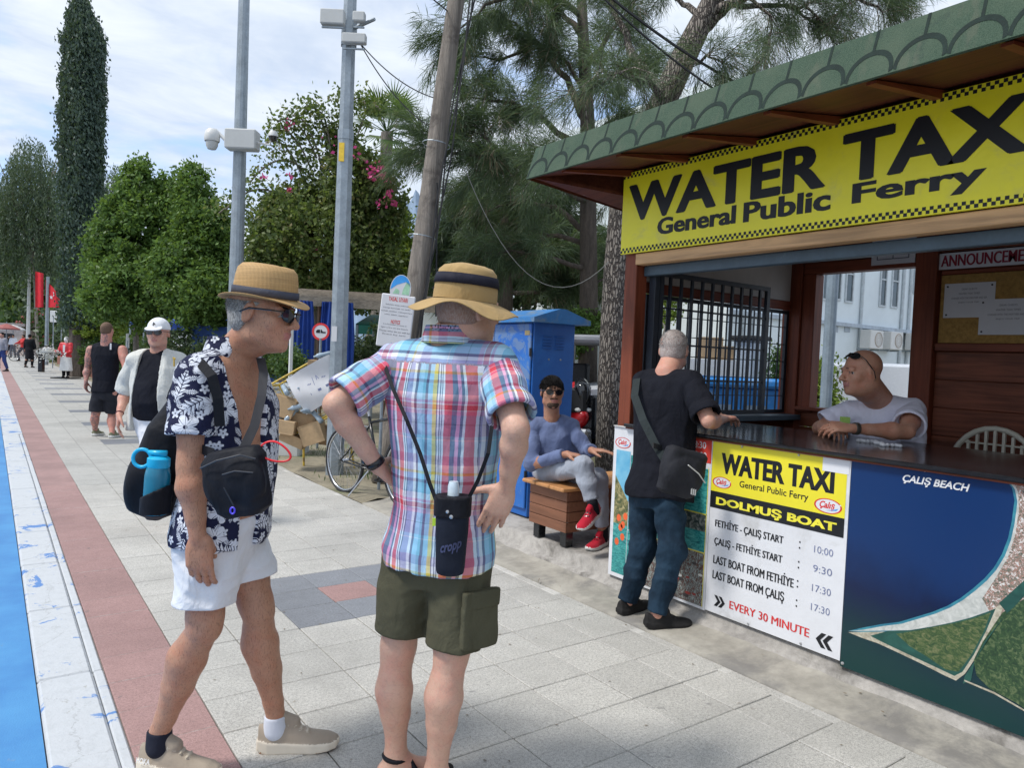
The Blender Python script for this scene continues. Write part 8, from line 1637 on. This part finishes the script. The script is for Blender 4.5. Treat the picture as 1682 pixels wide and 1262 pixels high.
q = MB(); obox(q, J(1080, 734, 4.05), .028, .006, .015, fm[0], None, None); q.obj('buckle', BLACKP, mb_)

# ================= E: vendor behind the counter
E_v = Fig('bald ticket seller in white T-shirt leaning forearms on the counter and looking left', J(1472, 800, 4.62), J(1444, 658, 4.52), TC*.85-Rt*.5,
  J(1392, 688, 4.56), J(1346, 704, 4.62), J(1378, 702, 4.36), J(1500, 692, 4.42), J(1490, 710, 4.20), J(1398, 704, 4.14),
  J(1450, 806, 4.66), J(1420, 830, 4.3), J(1420, 960, 4.35), J(1490, 806, 4.55), J(1460, 830, 4.2), J(1460, 960, 4.25),
  J(1415, 613, 4.36), -Rt*.96+TC*.16-UP*.08, UP-Rt*.10, sc=1.04, hs=1.17, g=1.16, belly=.03, h=.0075)
E_v.shL = J(1500, 676, 4.46); E_v.shR = J(1392, 680, 4.60)
E_v.body(SK1, LIP, armg=1.12, neckr=(.078, .072), handR=dict(d=-Rt*.3+TC*.9-UP*.05, pn=-UP, side=-Rt, s=1.05, curl=(.45,)*4, thumb=.1), handL=dict(d=-Rt*.95+Fw*.05, pn=-UP*.8+Fw*.5, side=UP, s=1.06, curl=(.5, .55, .6, .6), thumb=.1), nose=1.1)
WT = cloth('white_jersey', (.80, .79, .90), .05, .9, 220, .3, .7); E_v.elL0, E_v.elR0 = E_v.elL, E_v.elR
dress(E_v, 't_shirt', WT, dict(e=.026, z0=-.10, z1=.97, hem=.015, wide=1.05), .78, .72, .082, .090, (.010, 14, 9, (1, 1, .6)), nr=(.082, .066), nlow=.012)
glasses(E_v.hc+E_v.hfr[2]*.0, mkfr(E_v.hfr[1]*.55+UP*.8, UP*.6-E_v.hfr[1]*.8), E_v.hs*1.02, E_v.root)
wv_ = thing('bracelet_watch', E_v.wrL, 'dark bracelet watch on the left wrist of the ticket seller', 'watch'); q = MB(); x, y, z = frame(E_v.elL-E_v.wrL); q.lathe([(.030, -.013), (.036, -.011), (.036, .011), (.030, .013)], 18, E_v.wrL+z*.03, 0, (x, y, z), close=True); q.obj('band', M('watch_metal', (.12, .11, .09), .35, metal=.7), wv_)
q = MB(); obox(q, J(1388, 690, 4.36), .022, .02, .018, Rt); tag(q.obj('green_box', M('lime_green', (.35, .55, .12), .5)), 'small lime green packet standing behind his wrist on the counter', 'packet')

# ================= F: man in the white cap
dF = 6.1
def K(px, py, dd=0, d0=dF): return J(px, py, d0+dd)
F_ = Fig('man in white cap and open cream shirt walking towards us', K(256, 684), K(260, 577), TC*.97-Rt*.15,
  K(222, 594, -.02), K(206, 645, .05), K(196, 682, -.10), K(294, 594, .05), K(302, 650, .1), K(300, 690, -.05),
  K(242, 694), K(266, 772, -.10), K(302, 846, -.05), K(274, 694), K(292, 772, .05), K(320, 838, .12), K(260, 548, -.02), TC*.95+Rt*.12, UP, sc=1.0, hs=1.06, g=1.06, belly=.03, h=.0085)
F_.body(SK4, LIP, armg=1.05, handR=dict(d=-UP+TC*.1, pn=Fw*.4+Rt*.8, side=TC, s=1.05, curl=(.3,)*4), handL=dict(d=-UP, pn=-Rt, side=TC, curl=(.3,)*4))
F = F_.field([F_.pel-UP*.04, F_.nk, F_.shR, F_.shL], .25, .0085); F_.torso(F, .016, z0=-.06, z1=.95, hem=.006); F.fold(.004, 14, 2); F.cone(F_.nk+UP*.08, F_.nk-UP*.0, .08, .058, .004, None, True); F.obj('t_shirt', [BT], F_.root)
CRM = cloth('cream_linen', (.60, .60, .56), .08, .9, 220, .4, .9); f5 = F_.fr
def gap2(X, Y, Z):
    x, y, z = X-F_.pel[0], Y-F_.pel[1], Z-F_.pel[2]; u = x*f5[0, 0]+y*f5[0, 1]+z*f5[0, 2]; v = x*f5[1, 0]+y*f5[1, 1]+z*f5[1, 2]; w = x*f5[2, 0]+y*f5[2, 1]+z*f5[2, 2]
    return np.maximum(np.abs(u)-np.interp(w, [-.25, 0, .3, .5, .6], [.135, .125, .105, .085, .07]), -v+.01)
dress(F_, 'open_shirt', CRM, dict(e=.034, z0=-.22, z1=.97, hem=.045, wide=1.04), .98, .98, .076, .082, (.014, 15, 12, (1, 1, .4)), pts=[F_.pel-UP*.2, F_.nk, F_.shR, F_.shL], gap=gap2)
F = F_.field([F_.pel, F_.hipR, F_.hipL, F_.knR, F_.knL], .2, .0085); F_.pants(F, .9, .9, .105, .10, waist=.04, fold=(.009, 14, 3)); F.obj('shorts', [WSH], F_.root)
for an in (F_.anR, F_.anL): hp = np.array([an[0], an[1], .0])-TC*.06; F = Field(np.minimum(hp, hp+TC*.3)-.1, np.maximum(hp, hp+TC*.3)+np.array([.1, .1, .14]), .008); shoe(F, hp, TC, L=.29); F.obj('shoe', [WHITEP, WHITEP, WHITEP, WHITEP], F_.root)
CAP = cloth('white_cap', (.72, .73, .75), .04, .8); F = Field(F_.hc-.18, F_.hc+.2, .006); L = lambda x, y, z: lf(F_.hc, F_.hfr, (x*1.06, y*1.06, z*1.06)); F.ell(L(0, -.012, .038), (.088, .105, .094), F_.hfr); F.cutplane(L(0, 0, .030), -F_.hfr[2]); F.loft(L(0, .105, .036), np.array([F_.hfr[0], unit(F_.hfr[1]-UP*.3), unit(F_.hfr[2]+F_.hfr[1]*.3)]), [-.006, .006], [.066, .066], [.062, .062], k=.006, p=2.4); F.obj('cap', [CAP], F_.root)
text('4', (-.012, .012, .055, .085), BLACKI, F_.root, lambda u, v, w: L(u, .1-(v-.05)*.4+w, v+.0), .03, thick=.004, name='cap_emblem')
glasses(F_.hc, F_.hfr, F_.hs*1.03, F_.root)
glasses(F_.nk+F_.fr[1]*.01-UP*.13, F_.hfr @ np.eye(3), .6, F_.root, name='hanging_glasses')
q = MB(); q.tube([K(284, 588, -.22), K(288, 590, -.22)], .008, 5); q.tube([K(286, 590, -.22), K(286, 602, -.22)], .007, 5); q.obj('yellow_print', M('gold_print', (.5, .33, .05), .6), F_.root)
q = MB(); x, y, z = frame(F_.elR-F_.wrR); q.lathe([(.028, -.006), (.033, 0), (.028, .006)], 14, F_.wrR+z*.02, 0, (x, y, z)); q.obj('bracelet', M('dark_red_beads', (.12, .02, .02), .5), F_.root)

# ================= G: man in the vest
dG = 11.6
def K2(px, py, dd=0): return J(px, py, dG+dd)
G_ = Fig('tattooed man in black vest and shorts walking away on the paving', K2(172, 642), K2(175, 563), Fw,
  K2(201, 575), K2(206, 605, -.1), K2(204, 632, .1), K2(150, 575), K2(143, 606), K2(141, 628, -.1), K2(184, 647), K2(184, 682, .1), K2(184, 712, -.05), K2(162, 647), K2(157, 682), K2(156, 706, .1), K2(176, 543), Fw, UP, sc=1.06, hs=1.08, g=1.0, h=.011)
G_.body(SK5, LIP, armg=1.25, handR=dict(d=-UP, pn=-Rt, side=Fw, curl=(.5,)*4), handL=dict(d=-UP, pn=Rt, side=Fw, curl=(.5,)*4, s=1.1), neckr=(.08, .07))
F = G_.field([G_.pel-UP*.04, G_.nk], .3, .011); G_.torso(F, .018, z0=-.04, z1=.93, hem=.01); 
for sh, q in ((G_.shR, 1), (G_.shL, -1)): F.ell(sh+Rt*q*.02, (.07, .14, .13), np.array([Rt, Fw, UP]), .01, None, True)
F.fold(.006, 12, 3, (1, 1, .6)); F.obj('vest', [BT], G_.root)
F = G_.field([G_.pel, G_.hipR, G_.hipL, G_.knR, G_.knL], .22, .011); G_.pants(F, .90, .84, .098, .104, e=.01, waist=.04, fold=(.008, 12, 4)); F.obj('shorts', [cloth('black_shorts', (.026, .027, .034))], G_.root)
hair(G_, hairmat('brown_crop', (.10, .06, .04), (.2, .13, .09)), -.0, .05, e=.004, h=.008)
for an in (G_.anR, G_.anL): hp = np.array([an[0], an[1], .0])-Fw*.06; F = Field(np.minimum(hp, hp+Fw*.3)-.1, np.maximum(hp, hp+Fw*.3)+np.array([.1, .1, .14]), .009); shoe(F, hp, Fw, L=.30, s=1.1); F.obj('shoe', [cloth('olive_trainer', (.20, .20, .13)), WHITEP, WHITEP, BLACKP], G_.root)
q = MB(); obox(q, K2(182, 563, -.16)-UP*.06, .012, .004, .05, Rt); q.obj('white_neck_tab', PAPER, G_.root)

# ================= far figures
def far_person(label, px, py, d, fwd, skin, top, bot, hairm, coat=False, stride=.12, h=.02, name='person', cat='person', arms=None, hgt=1.74, group=None, extra=None):
    g = J(px, py, d); g[2] = 0; f = unit(fwd); r = np.cross(f, UP); s = hgt/1.78; B = lambda x, y, z: g+(r*x+f*y)*s+UP*z*s
    am = arms or ((.26, .03, 1.15), (.24, .12, .92), (-.26, .0, 1.15), (-.24, -.02, .90))
    P_ = Fig(label, B(0, 0, .94), B(0, 0, 1.47), f, B(.19, 0, 1.42), B(*am[0]), B(*am[1]), B(-.19, 0, 1.42), B(*am[2]), B(*am[3]), B(.09, 0, .92), B(.09, stride, .5), B(.09, stride*.6, .09), B(-.09, 0, .92), B(-.09, -stride*.3, .5), B(-.09, -stride*1.6, .11), B(0, .02, 1.63), f, UP, sc=s, hs=s, h=h, name=name, cat=cat, group=group)
    P_.body(skin, LIP, handR=dict(d=-UP, pn=-r, side=f), handL=dict(d=-UP, pn=r, side=f))
    F = P_.field(None, h=h); P_.torso(F, .03, z0=-.1 if not coat else -.16, hem=.02); P_.sleeve(F, 'R', 1.8, .07, .05, hollow=0); P_.sleeve(F, 'L', 1.8, .07, .05, hollow=0)
    if coat: F.loft(P_.pel, P_.fr, [-.5, 0, .1], [.20, .19, .18], [.17, .15, .14], k=.02)
    F.obj('coat' if coat else 'top', [top], P_.root)
    F = P_.field(None, h=h); P_.pants(F, 1.95, 1.95, .10, .09, .06, hollow=False); F.obj('trousers', [bot], P_.root); hair(P_, hairm, .0, .04, e=.008, h=h)
    for an in (P_.anR, P_.anL): hp = np.array([an[0], an[1], max(0, an[2]-.1)])-f*.06; F = Field(np.minimum(hp, hp+f*.3)-.1, np.maximum(hp, hp+f*.3)+np.array([.1, .1, .14]), .015); shoe(F, hp, f); F.obj('shoe', [BLACKP]*4, P_.root)
    return P_, B
far_person('pedestrian in a long black coat walking away beside the menu lectern', 48, 604, 37.4, Fw, SK3, cloth('black_coat', (.012, .013, .016)), cloth('black_coat'), BH, True)
far_person('pedestrian in grey top and blue shorts at the very left edge', 3, 612, 32, -Rt*.3+TC, SK4, cloth('grey_top', (.28, .27, .30)), cloth('blue_bottoms', (.05, .07, .2)), BH)
far_person('tiny pedestrian in white by the far shop', 21, 592, 54, TC, SK3, WSH, cloth('grey_trousers', (.12, .12, .14)), BH, h=.03)
far_person('tiny pedestrian in dark clothes beside the far shop', 14, 590, 56, Fw, SK3, cloth('black_coat'), cloth('black_coat'), BH, h=.03)
cy, B = far_person('person in red top on a bicycle behind the black coat', 38, 597, 47, -Rt*.6+TC, SK3, cloth('red_top', (.5, .04, .04)), cloth('grey_trousers'), BH, h=.025, stride=.3, arms=((.25, .2, 1.2), (.22, .45, 1.1), (-.25, .2, 1.2), (-.22, .45, 1.1)))
fbk = thing('bicycle', B(0, 0, 0), 'far bicycle ridden by the person in the red top', 'bicycle')
for u in (-.5, .55): wheel(B(0, u, .34), cy.fr[0], .33, fbk)
q = MB(); q.tube([B(0, -.5, .34), B(0, 0, .3), B(0, -.1, .9)], .02, 5); q.tube([B(0, 0, .3), B(0, .4, .9), B(0, .55, .34)], .02, 5); q.tube([B(0, -.1, .85), B(0, .4, .88)], .02, 5); q.tube([B(-.25, .42, 1.05), B(0, .4, .92), B(.25, .42, 1.05)], .015, 5); q.obj('frame', BLACKP, fbk)
# waiter figure: life size painted statue with a menu board
RJ = M('red_paint_jacket', (.55, .02, .03), .45); WP_ = M('white_paint', (.72, .72, .70), .5)
wt_, B = far_person('life size painted waiter statue in red jacket and white apron by the low brick wall', 108, 623, 28.4, TC, WP_, RJ, cloth('black_coat'), GH, stride=.0, h=.018, name='waiter_statue', cat='statue', hgt=1.66, arms=((.24, .12, 1.12), (.28, .38, 1.10), (-.24, .1, 1.12), (-.12, .28, 1.05)))
F = wt_.field([wt_.pel, wt_.knR, wt_.knL], .25, .018); F.loft(wt_.pel-UP*.16, wt_.fr, [-.42, .18], [.24, .17], [.15, .13], k=.01, p=2.8); F.obj('apron', [WP_], wt_.root)
q = MB(); obox(q, B(0, 0, .02), .42, .3, .02, Rt); q.obj('base', BLACKP, wt_.root); q = MB(); q.add([B(-.05, .16, 1.40), B(.05, .16, 1.40), B(.04, .17, 1.08), B(-.04, .17, 1.08)], [(0, 1, 2, 3), (3, 2, 1, 0)]); q.obj('shirt_front', PAPER, wt_.root)
tr_ = thing('serving_tray', B(.40, .42, 1.12), 'white tray of flowers and cups held out by the waiter statue', 'tray'); q = MB(); q.lathe([(0, 0), (.26, 0), (.27, .03)], 16, B(.45, .42, 1.08)); q.obj('plate', WP_, tr_); rg = np.random.default_rng(3); V, Fq = leaves(B(.45, .42, 1.02)+rg.normal(size=(260, 3))*np.array([.16, .16, .12]), .09, rg, .8); link('flowers', V, Fq, leafmat('white_petals', [(0, (.5, .5, .5)), (1, (.8, .8, .8))]), tr_)
